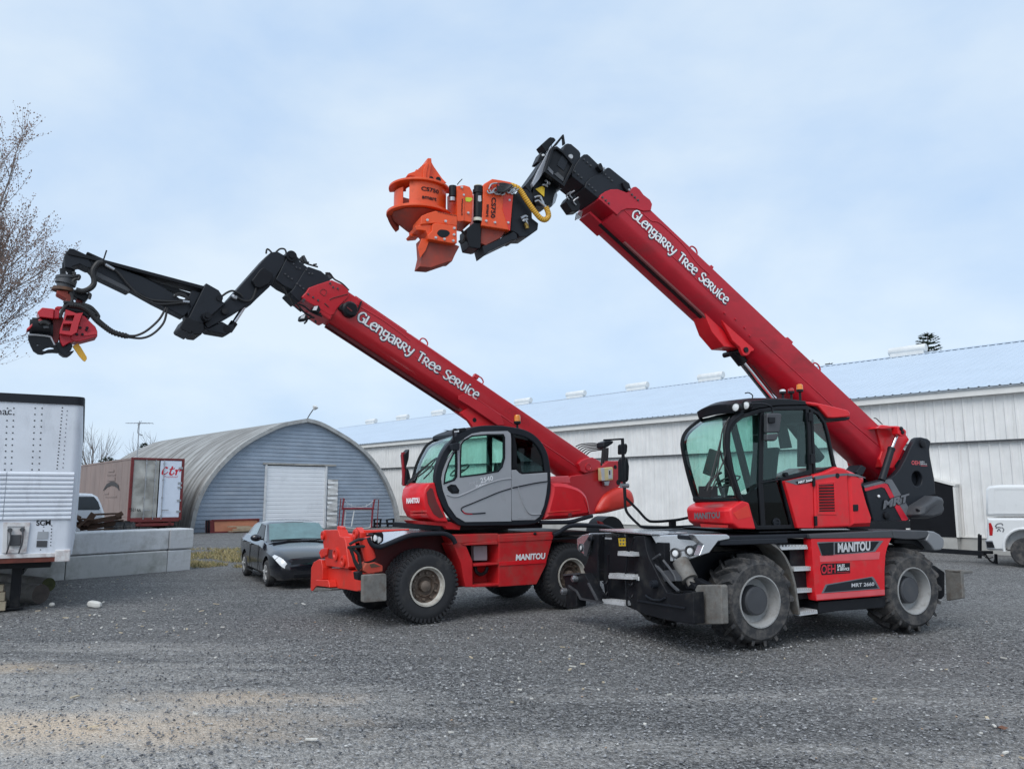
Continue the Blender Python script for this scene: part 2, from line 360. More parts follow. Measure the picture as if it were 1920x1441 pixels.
vv = []
for y in ys:
    for x in xs:
        z = 0.0
        if 2 < y < 60 and abs(x) < 41: z = -0.012 + 0.05*(noise.noise(Vector((x*0.35, y*0.35, 3.1)))) * (0.35 if 8.5 < y < 26 and x > -8 else 0.8)
        vv.append((x, y, min(z, 0.03)))
nx = len(xs)
b.add(vv, [(j*nx+i, j*nx+i+1, (j+1)*nx+i+1, (j+1)*nx+i) for j in range(len(ys)-1) for i in range(nx-1)])
g = b.build('ground', ground_mat()); tag(g, kind='structure', label='dark grey crushed stone yard with tan worn patches')

def stone_mats():
    o = []
    for i, c in enumerate(((0.06, 0.061, 0.068), (0.13, 0.132, 0.142), (0.22, 0.222, 0.23), (0.36, 0.36, 0.36), (0.62, 0.61, 0.58), (0.36, 0.26, 0.19))):
        o.append(mat('stone_%d' % i, c, 0.85, var=0.2, vs=20))
    return o
SM = stone_mats()
def scatter_stones():
    b = MB(); b.smooth = False; r = random.Random(3)
    for k in range(52000):
        d = 2.9 + 9.5 * r.random()**1.5
        x = (r.random()*2-1) * (d*0.78 + 0.6)
        s = 0.0045 + 0.011 * r.random()**2.6
        q = [(1,0,0), (-1,0,0), (0,1,0), (0,-1,0), (0,0,1), (0,0,-1)]
        a = r.random()*6.28; ca, sa = math.cos(a), math.sin(a)
        sx, sy, sz = s*(0.8+r.random()*0.8), s*(0.7+r.random()*0.5), s*(0.5+r.random()*0.4)
        vs = []
        for p in q:
            X = p[0]*sx*(0.7+0.6*r.random()) + (r.random()-.5)*s*0.5; Y = p[1]*sy*(0.7+0.6*r.random()) + (r.random()-.5)*s*0.5; Z = p[2]*sz
            vs.append((x + X*ca - Y*sa, d + X*sa + Y*ca, 0.004 + sz*0.35 + Z))
        t = r.random()
        b.mi = 0 if t < 0.10 else 1 if t < 0.40 else 2 if t < 0.78 else 3 if t < 0.986 else 4 if t < 0.993 else 5
        b.add(vs, [(0,2,4), (2,1,4), (1,3,4), (3,0,4), (2,0,5), (1,2,5), (3,1,5), (0,3,5)])
    o = b.build('gravel', SM); tag(o, 'loose grey gravel stones scattered over the yard', kind='stuff')
scatter_stones()
M['chip'] = mat('wood_chip', (0.50, 0.42, 0.30), 0.8, var=0.25, vs=20)
M['chip_white'] = mat('pale_chip', (0.62, 0.60, 0.55), 0.8, var=0.2, vs=20)
def chips():
    b = MB(); b.smooth = False; r = random.Random(11)
    spots = [(r.uniform(0, 1920), r.uniform(1110, 1425)) for _ in range(50)] + [(r.uniform(60, 420), r.uniform(1080, 1190)) for _ in range(60)] + [(r.uniform(880, 1180), r.uniform(1175, 1300)) for _ in range(26)]
    for px, py in spots:
        p = gp(px, py); a = r.random()*6.28; l = 0.010 + 0.04*r.random()**4; wd = 0.004 + 0.009*r.random()
        e = Vector((math.cos(a), math.sin(a), r.uniform(-.1, .25))); f = Vector((-math.sin(a), math.cos(a), 0)); b.mi = 0 if r.random() < 0.45 else 1
        b.obox(p + Vector((0, 0, 0.016)), e*l, f*wd, (0, 0, 0.006))
    tag(b.build('wood_chips', [M['chip'], M['chip_white']]), 'pale wood chips and splinters littering the gravel', kind='stuff')
chips()
# dead grass between the block wall and the car
def grass():
    b = MB(); b.smooth = False; r = random.Random(5)
    for k in range(5200):
        px = r.uniform(345, 470); py = r.uniform(1029, 1064); p = gp(px, py)
        if noise.noise(Vector((p.x*0.9, p.y*0.9, 0))) < -0.18: continue
        a = r.random()*6.28; h = 0.03 + 0.09*r.random(); wd = 0.012; t = Vector((math.cos(a), math.sin(a), 0)); l = Vector((r.uniform(-.7, .7)*h*1.6, r.uniform(-.7, .7)*h*1.6, h)); b.mi = 0 if r.random() < .86 else 1
        b.add([p - t*wd, p + t*wd, p + l], [(0, 1, 2)])
    tag(b.build('grass', [mat('dead_grass', (0.36, 0.29, 0.14), 0.9, var=0.3), mat('green_grass', (0.13, 0.15, 0.045), 0.9, var=0.3)]), 'flattened yellow winter grass beside the car', kind='stuff')
grass()

# ---------------------------------------------------------------- long white barn
BF = Frame((15.3, 25.0), math.atan2(-0.75, 0.66))          # u towards the viewer's right, v into the barn
M['barn_wall'] = mat('ribbed_white_siding', (0.74, 0.735, 0.72), 0.5, var=0.08, vs=1.2, dirt=((0.40, 0.39, 0.37), 0.24, 1.6), streak=(6.0, 1, 0.25))
M['barn_roof'] = mat('pale_metal_roof', (0.52, 0.60, 0.69), 0.36, metal=0.15, var=0.04, vs=0.8)
M['barn_trim'] = mat('cream_trim', (0.70, 0.69, 0.66), 0.5, var=0.05)
M['concrete'] = mat('concrete', (0.40, 0.395, 0.375), 0.85, var=0.12, vs=2.0, dirt=((0.24, 0.235, 0.21), 0.3, 1.8), bump=0.15, bs=25)
M['dark_void'] = mat('dark_panel', (0.006, 0.0065, 0.009), 0.6, spec=0.2, var=0.3, vs=1.5, dirt=((0.03, 0.028, 0.03), 0.2, 1.0))
barn = thing('barn', 'long white metal barn with ribbed walls and ridge vents behind the machines', 'barn', BF)
U0, U1, BW, EZ, RZ = -60.5, 16.0, 10.2, 5.36, 8.42
b = MB(); b.box(U0, U1, 0.0, 0.25, -0.3, 0.52); b.box(U0, U0+0.25, 0.25, 2*BW, -0.3, 0.52); b.build('stem_wall', M['concrete'], barn)
def ribbed(z0, z1, v, step, rh):
    b = MB(); b.smooth = False
    pts = []; u = U0
    rw = random.Random(int(z0*10)); k = 0; dv = 0.0
    while u < U1:
        if k % 3 == 0: dv = rw.uniform(0, 0.008)
        pts += [(u, v-dv), (u+step-0.09, v-dv), (u+step-0.06, v-rh-dv), (u+step-0.03, v-rh-dv)]; u += step + rw.uniform(-.004, .004); k += 1
    pts.append((U1, v)); n = len(pts)
    q = [(a, c, z0) for a, c in pts] + [(a, c, z1) for a, c in pts]
    b.add(q, [(i, i+1, n+i+1, n+i) for i in range(n-1)])
    b.box(U0, U1, v+0.01, v+0.08, z0, z1); return b
lw = ribbed(0.52, 3.63, 0.03, 0.30, 0.034); lw.box(U0, U0+0.1, 0.12, 2*BW, 0.52, EZ)
lw.build('wall', M['barn_wall'], barn)
ribbed(3.60, 5.10, -0.10, 0.30, 0.034).build('wall', M['barn_wall'], barn)
b = MB(); b.box(U0, U1, -0.13, -0.10, 3.555, 3.60); b.box(U0, U1, -0.10, 0.0, 3.555, 3.60); b.build('drip_flashing', M['dark_grey'], barn)
b = MB(); b.box(U0, U1, -0.045, -0.01, 0.49, 0.53); b.build('base_flashing', M['barn_trim'], barn)
b = MB(); b.box(U0-0.1, U1, -0.34, -0.30, 5.03, 5.30); b.box(U0-0.1, U1, -0.30, -0.10, 5.04, 5.08); b.build('fascia', M['barn_trim'], barn, bevel=0.01)
def roof():
    b = MB(); b.smooth = False; pts = []; u = U0 - 0.3; st = 0.30
    while u < U1: pts += [(u, 0), (u+st-0.08, 0), (u+st-0.055, 0.028), (u+st-0.025, 0.028)]; u += st
    n = len(pts)
    for sgn in (1, -1):
        va, vb = (-0.40, BW) if sgn > 0 else (2*BW+0.40, BW)
        z0 = EZ - 0.06
        b.add([(a, va, z0+h) for a, h in pts] + [(a, vb, RZ+h) for a, h in pts], [(i, i+1, n+i+1, n+i) for i in range(n-1)])
        b.add([(U0-0.3, va, z0-0.05), (U1, va, z0-0.05), (U1, vb, RZ-0.05), (U0-0.3, vb, RZ-0.05)], [(0, 1, 2, 3)])
    b.add([(U0-0.3, -0.4, EZ-0.11), (U0-0.3, BW, RZ-0.05), (U0-0.3, BW, RZ+0.02), (U0-0.3, -0.4, EZ-0.03)], [(0, 1, 2, 3)])
    b.add([(U0+0.05, 0, 3.6), (U0+0.05, 2*BW, 3.6), (U0+0.05, 2*BW, EZ-0.1), (U0+0.05, BW, RZ-0.1), (U0+0.05, 0, EZ-0.1)], [(0, 1, 2, 3, 4)])
    b.build('roof', M['barn_roof'], barn)
    b = MB(); b.smooth = False; b.loft([[(U0-0.3, BW-0.22, RZ-0.03), (U0-0.3, BW, RZ+0.055), (U0-0.3, BW+0.22, RZ-0.03)], [(U1, BW-0.22, RZ-0.03), (U1, BW, RZ+0.055), (U1, BW+0.22, RZ-0.03)]]); b.build('ridge_cap', M['barn_roof'], barn)
roof()
M['vent'] = mat('vent_metal', (0.66, 0.67, 0.66), 0.45, var=0.08)
def vent(px, py):
    u = BF.sv((px, py), BW)[0]; b = MB(); l = 0.85
    b.lathe([(-l, 0.0), (-l, 0.18), (-l+0.04, 0.20), (l-0.04, 0.20), (l, 0.18), (l, 0.0)], (u, BW, RZ+0.27), (1, 0, 0), 20)
    b.box(u-l*0.9, u+l*0.9, BW-0.16, BW+0.16, RZ-0.05, RZ+0.2); b.build('ridge_vent', M['vent'], barn)
for p in ((696, 797), (755, 788), (822, 779), (981, 758), (1080, 745), (1195, 730), (1333, 711), (1496, 690), (1702, 663)): vent(*p)
# dark clad bump-out under a sloping white cap
q = BF.V([(1640, 872), (1789, 912), (1794, 1007), (1640, 1007)], -0.32)
ax = thing('lean_to', 'black clad lean-to with a sloping white cap against the barn wall', 'lean-to', loc=(BF.W(q[3][0], -0.2)), rz=BF.a)
dx = q[3][0]
b = MB(); b.pv([(q[3][0]-dx, 0.5), (q[2][0]-dx, 0.5), (q[1][0]-dx, q[1][1]), (q[0][0]-dx, q[0][1])], -0.12, 0.17); b.build('cladding', M['dark_void'], ax)
b = MB(); b.bar((q[0][0]-dx, 0.02, q[0][1]+0.05), (q[1][0]-dx+0.05, 0.02, q[1][1]+0.05), 0.36, 0.08); b.build('cap', M['barn_trim'], ax)
b = MB(); b.box(q[2][0]-dx+0.0, q[2][0]-dx+0.07, -0.13, 0.16, 0.5, q[1][1]); pq = BF.sv((1703, 985), -0.34)[0]-dx; b.box(pq-0.06, pq+0.06, -0.20, -0.125, 0.45, 1.9); b.build('corner_trim', M['barn_trim'], ax)
b = MB(); b.box(0, q[2][0]-dx, -0.10, 0.17, -0.2, 0.5); b.build('footing', M['concrete'], ax)

# ---------------------------------------------------------------- quonset shed
p0 = gp(357, 998); QF = Frame((p0.x, p0.y), math.atan2(0.669, 0.743))
qs = thing('quonset_shed', 'arched quonset shed with grey-blue board front and white roller door', 'shed', QF)
c3 = K(130, 780, 4.8); c5 = K(400, 750, 4.8)
left = c3((1085, 1000), (1130, 830), (1200, 660), (1300, 510), (1450, 350), (1600, 235), (1780, 140), (1920, 82)) + [(573, 789)]
right = [(573, 789)] + c5((950, 220), (1100, 300), (1250, 395), (1380, 510), (1480, 640), (1560, 790), (1620, 960), (1648, 1135))
LQ = QF.V(left, 0); RQ = QF.V(right, 0)
LQ = [(LQ[0][0], -0.1)] + LQ[1:-1]; apex = QF.sv((573, 789), 0); RQ = RQ[1:-1] + [(RQ[-1][0], -0.1)]
prof = crv(LQ + [apex], 4) + crv([apex] + RQ, 4)[1:]
def span(z):
    xs = []
    for i in range(len(prof)-1):
        (a, za), (c, zc) = prof[i], prof[i+1]
        if (za - z)*(zc - z) <= 0 and za != zc: xs.append(a + (c-a)*(z-za)/(zc-za))
    return (min(xs), max(xs)) if len(xs) > 1 else None
d = QF.V([(498, 871), (613, 873)], -0.02); DU0, DU1, DZ = d[0][0], d[1][0], (d[0][1]+d[1][1])/2
def board_mat():
    m = mat('weathered_blue_boards', (0.27, 0.325, 0.395), 0.75, var=0.18, vs=0.7, dirt=((0.42, 0.45, 0.50), 0.32, 1.3), streak=(0.6, 1, 5))
    return m
def boards():
    b = MB(); b.smooth = False; z = 0.0; h = 0.205; r = random.Random(2)
    while z < apex[1] - 0.12:
        s0, s1 = span(z), span(min(z+h, apex[1]-0.05)); 
        if not s0 or not s1: break
        segs = [(s0[0], s0[1], s1[0], s1[1])]
        if z < DZ: segs = [(s0[0], DU0, s1[0], DU0), (DU1, s0[1], DU1, s1[1])]
        for a, c, a2, c2 in segs:
            j = r.uniform(-.004, .006)
            b.add([(a, -0.035+j, z), (c, -0.035-j, z), (c2, -0.004, z+h+0.01), (a2, -0.004, z+h+0.01), (a, 0.02, z), (c, 0.02, z), (c2, 0.02, z+h+0.01), (a2, 0.02, z+h+0.01)],
                  [(0, 1, 2, 3), (4, 5, 6, 7), (0, 1, 5, 4), (1, 2, 6, 5), (2, 3, 7, 6), (3, 0, 4, 7)])
        z += h
    b.build('front_wall', board_mat(), qs)
boards()
def qroof():
    n = len(prof); Lq = 21.0
    op = [(u, z) for u, z in prof]
    def off(k):
        c = []
        for i in range(n):
            a, d_ = Vector(prof[max(i-1, 0)]), Vector(prof[min(i+1, n-1)]); e = (d_-a).normalized(); c.append((prof[i][0] - e.y*k, prof[i][1] + e.x*k))
        return c
    o, i_ = off(0.10), off(0.0)
    b = MB(); rows = 60
    for k in range(rows):
        va, vb = -0.25 + Lq*k/rows, -0.25 + Lq*(k+1)/rows; hh = 0.016
        mid = off(0.10+hh); vm = (va+vb)/2
        for A, B_, v0, v1 in ((o, mid, va, vm), (mid, o, vm, vb)):
            q = [(u, v0, z) for u, z in A] + [(u, v1, z) for u, z in B_]
            b.add(q, [(j, j+1, n+j+1, n+j) for j in range(n-1)])
    q = [(u, 0.0, z) for u, z in i_] + [(u, Lq-0.25, z) for u, z in i_]; b.add(q, [(j, j+1, n+j+1, n+j) for j in range(n-1)])
    q = [(u, Lq-0.26, z) for u, z in o]; b.add(q, [tuple(range(n))])
    b.build('roof', mat('weathered_arched_roof', (0.36, 0.365, 0.36), 0.7, var=0.18, vs=0.9, dirt=((0.075, 0.065, 0.055), 0.72, 1.0), streak=(0.30, 3.2, 0.30)), qs)
    b = MB(); oo, ii = off(0.13), off(-0.07); cnt = n
    qv = []
    for l, v in ((oo, -0.29), (ii, -0.29), (ii, -0.02), (oo, -0.02)): qv += [(u, v, z) for u, z in l]
    f = []
    for k in range(4):
        for j in range(n-1): f.append((k*n+j, k*n+j+1, ((k+1) % 4)*n+j+1, ((k+1) % 4)*n+j))
    b.add(qv, f); b.build('arch_trim', mat('grey_trim_boards', (0.36, 0.365, 0.36), 0.8, var=0.2, vs=2, dirt=((0.15, 0.13, 0.11), 0.35, 3)), qs)
qroof()
M['roller'] = mat('white_roller_door', (0.78, 0.80, 0.83), 0.5, var=0.05, vs=0.8, dirt=((0.5, 0.52, 0.55), 0.2, 1.0))
b = MB(); b.smooth = False; z = 0.0; k = 0
while z < DZ - 0.04:
    h = min(0.215, DZ - z - 0.04); b.add([(DU0+0.1, 0.02, z), (DU1-0.1, 0.02, z), (DU1-0.1, -0.005, z+h*0.12), (DU0+0.1, -0.005, z+h*0.12), (DU1-0.1, -0.005, z+h*0.88), (DU0+0.1, -0.005, z+h*0.88), (DU1-0.1, 0.02, z+h), (DU0+0.1, 0.02, z+h)], [(0, 1, 2, 3), (3, 2, 4, 5), (5, 4, 6, 7)]); z += h
dr = b.build('roller_door', M['roller'], qs)
wt_m = mat('white_door_trim', (0.6, 0.61, 0.62), 0.6, var=0.15)
for x in (DU0-0.02, DU1-0.10): b = MB(); b.box(x, x+0.12, -0.07, 0.03, 0, DZ); b.build('door_jamb', wt_m, qs, bevel=0.008)
b = MB(); b.box(DU0-0.15, DU1+0.55, -0.09, 0.0, DZ, DZ+0.10); b.build('door_header', mat('weathered_header', (0.33, 0.32, 0.30), 0.8, var=0.3, vs=3), qs, bevel=0.01)
pp = QF.V([(615, 898), (634, 898), (634, 988), (613, 988)], -0.06)
b = MB(); nxx, nzz = 6, 22; vs_ = []
for j in range(nzz+1):
    for i in range(nxx+1):
        u = pp[0][0] + (pp[1][0]-pp[0][0])*i/nxx; z = 0.0 + (pp[0][1]-0.0)*j/nzz; vs_.append((u, -0.06 - 0.05*abs(noise.noise(Vector((u*3, z*5, 1)))) - 0.03*math.sin(z*22 + u*3), z))
b.add(vs_, [(j*(nxx+1)+i, j*(nxx+1)+i+1, (j+1)*(nxx+1)+i+1, (j+1)*(nxx+1)+i) for j in range(nzz) for i in range(nxx)])
b.build('patch_panel', mat('crumpled_foil_panel', (0.66, 0.66, 0.65), 0.35, metal=0.3, var=0.15, vs=4), qs)
b = MB(); ap = Vector((apex[0], -0.2, apex[1]+0.12)); b.tube(crv([ap, ap+Vector((0.12, -0.05, 0.25)), ap+Vector((0.30, -0.1, 0.55))], 5), 0.03); b.build('lamp_arm', M['dark_grey'], qs)
b = MB(); b.lathe([(0, 0.05), (0.12, 0.14), (0.2, 0.17), (0.28, 0.03)], ap+Vector((0.32, -0.12, 0.50)), (0.3, -0.3, 0.9), 14); b.build('yard_lamp', M['vent'], qs)

# ---------------------------------------------------------------- concrete block wall
M['block'] = mat('cast_concrete', (0.60, 0.61, 0.62), 0.85, var=0.12, vs=1.5, dirt=((0.33, 0.33, 0.31), 0.45, 2.6), bump=0.2, bs=18)
M['block_old'] = mat('stained_cast_concrete', (0.47, 0.475, 0.465), 0.88, var=0.13, vs=1.5, dirt=((0.20, 0.205, 0.17), 0.4, 2.0), bump=0.25, bs=18)
p1 = gp(357, 1067); p2 = gp(122, 1087); e = (p1 - p2); CF = Frame((p1.x, p1.y), math.atan2(e.y, e.x))
RH = 0.52
def block(ua, ub, row, lab, old, dv=0.0, w_=0.62):
    t = MB(); cx = (ua+ub)/2; L2 = (ub-ua)/2 - 0.008; z0 = row*RH + (0.004 if row else -0.03); z1 = (row+1)*RH - 0.012
    def sect(k): return [(-L2+k, -0.0+k, 0), (L2-k, k, 0), (L2-k, w_-k, 0), (-L2+k, w_-k, 0)]
    ch = 0.025; loops = []
    for z, k in ((0, ch), (ch, 0), (z1-z0-ch, 0), (z1-z0, ch)): loops.append([(x, y, z) for x, y, _ in sect(k)])
    t.loft(loops); o = t.build('concrete_block', M['block_old'] if old else M['block'], None, bevel=0.012)
    o.location = CF.W(cx, dv, z0); o.rotation_euler = (0, 0, CF.a); tag(o, lab, 'concrete block', 'cast concrete blocks stacked as a wall')
ue = CF.sv((317, 1030), 0)[0]; us = CF.sv((313, 1065), 0)[0]; ub_ = CF.sv((122, 1075), 0)[0]
block(us, 0, 0, 'short concrete block at the bottom of the wall end nearest the car', False)
block(ub_, us, 0, 'long stained concrete block at the bottom, right of the dark vertical joint', True)
block(ub_-2.4, ub_, 0, 'stained bottom concrete block half hidden by the logs under the white trailer', True)
block(ue, 0.03, 1, 'short concrete block topmost at the wall end nearest the car', False, -0.02)
block(ue-2.55, ue, 1, 'long clean concrete block on the top row beside the white trailer', False, 0.03)
block(ue-4.9, ue-2.55, 1, 'top row concrete block mostly hidden behind the white trailer', False, 0.02)

# ---------------------------------------------------------------- red trailer behind the wall
p = gp(237, 1006); TF = Frame((p.x, p.y), math.atan2(0.62, 0.78))
tr = thing('semi_trailer', 'dusty brown box trailer with one white and one dented steel rear door', 'trailer', TF)
tl = TF.sv((238, 858), 0); TW = TF.sv((346, 863), 0)[0]; ZT = tl[1]; ZB = TF.sv((237, 972), 0)[1]
M['trailer_side'] = mat('dusty_brown_siding', (0.27, 0.205, 0.185), 0.7, var=0.10, vs=0.8, dirt=((0.20, 0.16, 0.15), 0.4, 1.0), streak=(1, 0.6, 0.3))
M['dent_steel'] = mat('dented_stainless', (0.40, 0.39, 0.36), 0.38, metal=0.35, var=0.2, vs=2)
M['rust_red'] = mat('rusty_red_frame', (0.15, 0.02, 0.022), 0.65, var=0.25, dirt=((0.12, 0.05, 0.035), 0.35, 5))
M['rust'] = mat('rusted_steel', (0.085, 0.048, 0.032), 0.85, var=0.35, vs=5, dirt=((0.18, 0.085, 0.045), 0.3, 6))
TL = 14.0
b = MB(); b.smooth = False; v = 0.02
b.box(0.02, 0.09, 0.05, TL, ZB+0.05, ZT-0.02); b.box(TW-0.09, TW-0.02, 0.05, TL, ZB+0.05, ZT-0.02); b.box(0.09, TW-0.09, TL-0.1, TL, ZB, ZT); b.box(0.02, TW-0.02, 0.05, TL, ZB-0.1, ZB+0.04)
k = 0.6
while k < TL: b.box(0.014, 0.03, k, k+0.05, ZB+0.06, ZT-0.12); k += 1.22
sidep = b.build('body', M['trailer_side'], tr)
b = MB(); b.box(0.0, TW, 0.05, TL, ZT-0.06, ZT+0.02); b.build('roof', M['trailer_side'], tr)
b = MB(); b.box(-0.01, 0.11, -0.02, 0.10, ZB-0.1, ZT+0.03); b.box(TW-0.10, TW+0.01, -0.02, 0.10, ZB-0.1, ZT+0.03); b.box(0.11, TW-0.10, -0.02, 0.09, ZT-0.07, ZT+0.03); b.box(0.11, TW-0.10, -0.03, 0.09, ZB-0.16, ZB+0.02)
b.build('rear_frame', M['rust_red'], tr, bevel=0.012)
md = TF.sv((298, 900), 0)[0]
nn, mm = 16, 30; vs_ = []
for j in range(mm+1):
    for i in range(nn+1):
        u = 0.12 + (md-0.14)*i/nn; z = ZB+0.03 + (ZT-ZB-0.11)*j/mm; edge = min(i, nn-i, j, mm-j)
        q = noise.noise(Vector((u*1.6, z*1.3, 2.2)))*0.09 + noise.noise(Vector((u*4, z*4, 5)))*0.03; vs_.append((u, 0.02 + q*min(1, edge/3), z))
b = MB(); b.add(vs_, [(j*(nn+1)+i, j*(nn+1)+i+1, (j+1)*(nn+1)+i+1, (j+1)*(nn+1)+i) for j in range(mm) for i in range(nn)])
dd = b.build('door', M['dent_steel'], tr); dd['label'] = 'dented stainless steel rear door'
b = MB(); b.box(md+0.03, TW-0.11, 0.0, 0.05, ZB+0.03, ZT-0.08); dw = b.build('door', mat('white_trailer_door', (0.66, 0.72, 0.82), 0.45, var=0.04), tr, bevel=0.01); dw['label'] = 'plain white rear door with red lettering'
def rods(us, nm):
    b = MB()
    for u in us:
        b.cyl((u, -0.04, ZB-0.05), (u, -0.04, ZT-0.06), 0.018, n=8)
        for z in (ZB+0.08, ZB+0.9, ZB+1.7, ZT-0.25): b.box(u-0.035, u+0.035, -0.05, 0.0, z, z+0.06)
    b.box(us[0], us[0]+0.3, -0.075, -0.06, ZB+0.35, ZB+0.39); return b
rods([md*0.52, md*0.85], 0).build('lock_rod', M['steel'], dd)
b = rods([md+0.18], 0)
for z in (ZB+0.25, ZB+0.75, ZB+1.35, ZB+1.55, ZT-0.45): b.box(TW-0.24, TW-0.06, -0.03, 0.0, z, z+0.09)
b.build('lock_rod', M['steel'], dw)
def stroke(pts, wd, F, v, b, nib=None):
    """Flat brush stroke along pixel points on plane v of frame F."""
    c = crv([F.sv(p, v) for p in pts], 5); n = len(c); a_ = []; z_ = []
    for i in range(n):
        e = (Vector(c[min(i+1, n-1)]) - Vector(c[max(i-1, 0)])).normalized(); nn_ = Vector((-e.y, e.x)); ww = wd
        if nib is not None: ww = wd*(0.45 + 0.75*abs(math.sin(math.atan2(e.y, e.x) - nib)))
        a_.append(Vector(c[i]) + nn_*ww/2); z_.append(Vector(c[i]) - nn_*ww/2)
    b.add([(p[0], v, p[1]) for p in a_] + [(p[0], v, p[1]) for p in z_], [(i, i+1, n+i+1, n+i) for i in range(n-1)])
M['red_vinyl'] = mat('red_vinyl', (0.55, 0.012, 0.03), 0.45)
b = MB(); b.smooth = False; c1 = K(130, 780, 4.8)
for k, s in enumerate((((885, 468), (865, 460), (845, 485), (838, 515), (860, 520), (890, 500)), ((930, 450), (918, 480), (905, 515), (925, 525), (945, 505)), ((902, 478), (925, 475), (950, 468)), ((958, 480), (965, 500), (957, 530)), ((965, 500), (985, 478), (1002, 482), (990, 500)))):
    stroke(c1(*s), 0.075, TF, -0.004-0.0008*k, b, 0.6)
b.build('lettering', M['red_vinyl'], dw)
a_, b_, c_ = c1((850, 552), (972, 552), (854, 535)); letter('Truckload', TF.P(a_, -0.003), TF.P(b_, -0.003), TF.P(c_, -0.003), M['red_vinyl'], dw, (0, 0, 0))
a_, b_, c_ = c1((530, 852), (640, 858), (528, 822)); letter('*53166', TF.P(a_, -0.003), TF.P(b_, -0.003), TF.P(c_, -0.003), M['black'], dd, (0, -0.10, 0), 0.01)
# faded bow-shaped emblem on the trailer's side (plane u = 0)
M['emblem'] = mat('dark_emblem_paint', (0.035, 0.03, 0.03), 0.6); M['ghost'] = mat('faded_emblem_paint', (0.30, 0.16, 0.15), 0.7)
b = MB(); b.smooth = False
up_ = TF.U(c1((302, 668), (335, 610), (375, 586), (410, 590), (440, 615), (450, 672)), -0.004); lo_ = TF.U(c1((306, 668), (340, 636), (378, 622), (405, 626), (432, 645), (450, 672)), -0.004)
b.add([(-0.006, a, z) for a, z in up_] + [(-0.006, a, z) for a, z in lo_], [(i, i+1, 7+i, 6+i) for i in range(5)]); b.build('emblem', M['emblem'], sidep)
b = MB(); b.smooth = False
for q in (((345, 480, 400, 500)), ((335, 515, 415, 530)), ((340, 545, 410, 580)), ((310, 685, 350, 700)), ((320, 715, 420, 728))):
    aa = TF.U(c1((q[0], q[1]), (q[2], q[1]), (q[2], q[3]), (q[0], q[3])), -0.004); b.add([(-0.006, a, z) for a, z in aa], [(0, 1, 2, 3)])
b.build('faded_emblem', M['trailer_side'], sidep)
b = MB()
for u in (0.45, TW-0.55): b.box(u, u+0.12, 0.0, 0.12, 0.45, ZB-0.1)
b.box(0.3, TW-0.3, 0.0, 0.12, 0.45, 0.58); b.box(0.3, TW-0.3, 1.0, 13.0, ZB-0.42, ZB-0.12); b.build('underride_guard', M['rust_red'], tr, bevel=0.01)
def wheel_simple(parent, c, r, wd, ax=(1, 0, 0), name='wheel', rim='steel', rr=0.55):
    b = MB(); b.lathe([(-wd/2, r*rr), (-wd/2, r*0.88), (-wd*0.36, r*0.98), (0, r), (wd*0.36, r*0.98), (wd/2, r*0.88), (wd/2, r*rr)], c, ax, 28); t = b.build(name, M['rubber'], parent)
    b = MB(); b.lathe([(-wd*0.4, r*rr), (-wd*0.42, r*rr*0.93), (-wd*0.2, r*rr*0.8), (-wd*0.18, r*rr*0.3), (-wd*0.3, r*rr*0.28), (-wd*0.3, 0)], c, ax, 20, cap=False); b.build('rim', M[rim], t); return t
for vv_ in (1.1, 2.4):
    for u in (0.28, TW-0.28): wheel_simple(tr, (u, vv_, 0.5), 0.5, 0.5)
# aerial mast beside it
p = TF.W(TW*0.45, 3.6); an = thing('antenna_mast', 'thin television aerial on a mast above the brown trailer', 'antenna', loc=(p.x, p.y, 0))
AF = Frame((p.x, p.y), 0); zt = AF.sv((283, 790), 0)[1]
b = MB(); b.tube([(0, 0, 0), (0, 0, zt)], 0.028, 6); b.build('mast', M['steel'], an)
b = MB(); x0 = AF.sv((238, 793), 0)[0]; x1 = AF.sv((283, 793), 0)[0]; zz = zt - 0.08
b.bar((x0, 0, zz), (x1+0.1, 0, zz), 0.025, 0.025)
for f in (0.0, 0.12, 0.25, 0.4, 0.5, 0.58, 0.66, 0.75, 0.85, 1.0):
    x = x0 + (x1-x0)*f; l = 0.14 + 0.16*f; b.tube([(x, -l, zz), (x, l, zz)], 0.012, 5)
for x in (0.45, 0.52): b.tube([(x0+(x1-x0)*x, 0, zz-0.12), (x0+(x1-x0)*(x+.08), 0, zz+0.12)], 0.012, 5)
b.build('aerial', M['steel'], an)
b = MB(); b.tube(crv([(x0*0.5+x1*0.5, 0, zz), (x0*0.52+x1*0.48, 0, zz-0.5), (x0*0.3+x1*0.7, 0, zz-0.62), (0, 0, zz-0.5)], 5), 0.012, 5); b.build('cable', M['rubber_clean'], an)

# ---------------------------------------------------------------- boolean cut for openings
def cut(o, cb):
    c = cb.build('cutter', M['black']); c.location = o.location; c.rotation_euler = o.rotation_euler; c.parent = o.parent
    md_ = o.modifiers.new('cut', 'BOOLEAN'); md_.object = c; md_.operation = 'DIFFERENCE'; md_.solver = 'EXACT'
    bv = [m_ for m_ in o.modifiers if m_.type == 'BEVEL']
    for m_ in bv: m_.show_viewport = False
    dg = bpy.context.evaluated_depsgraph_get(); dg.update(); me = bpy.data.meshes.new_from_object(o.evaluated_get(dg))
    o.modifiers.remove(md_); old = o.data; o.data = me
    for m_ in bv: m_.show_viewport = True
    bm = bmesh.new(); bm.from_mesh(me)
    for e_ in bm.edges:
        if len(e_.link_faces) == 2: e_.smooth = e_.calc_face_angle(0) < R(32)
    bm.to_mesh(me); bm.free()
    bpy.data.objects.remove(c)
    return o

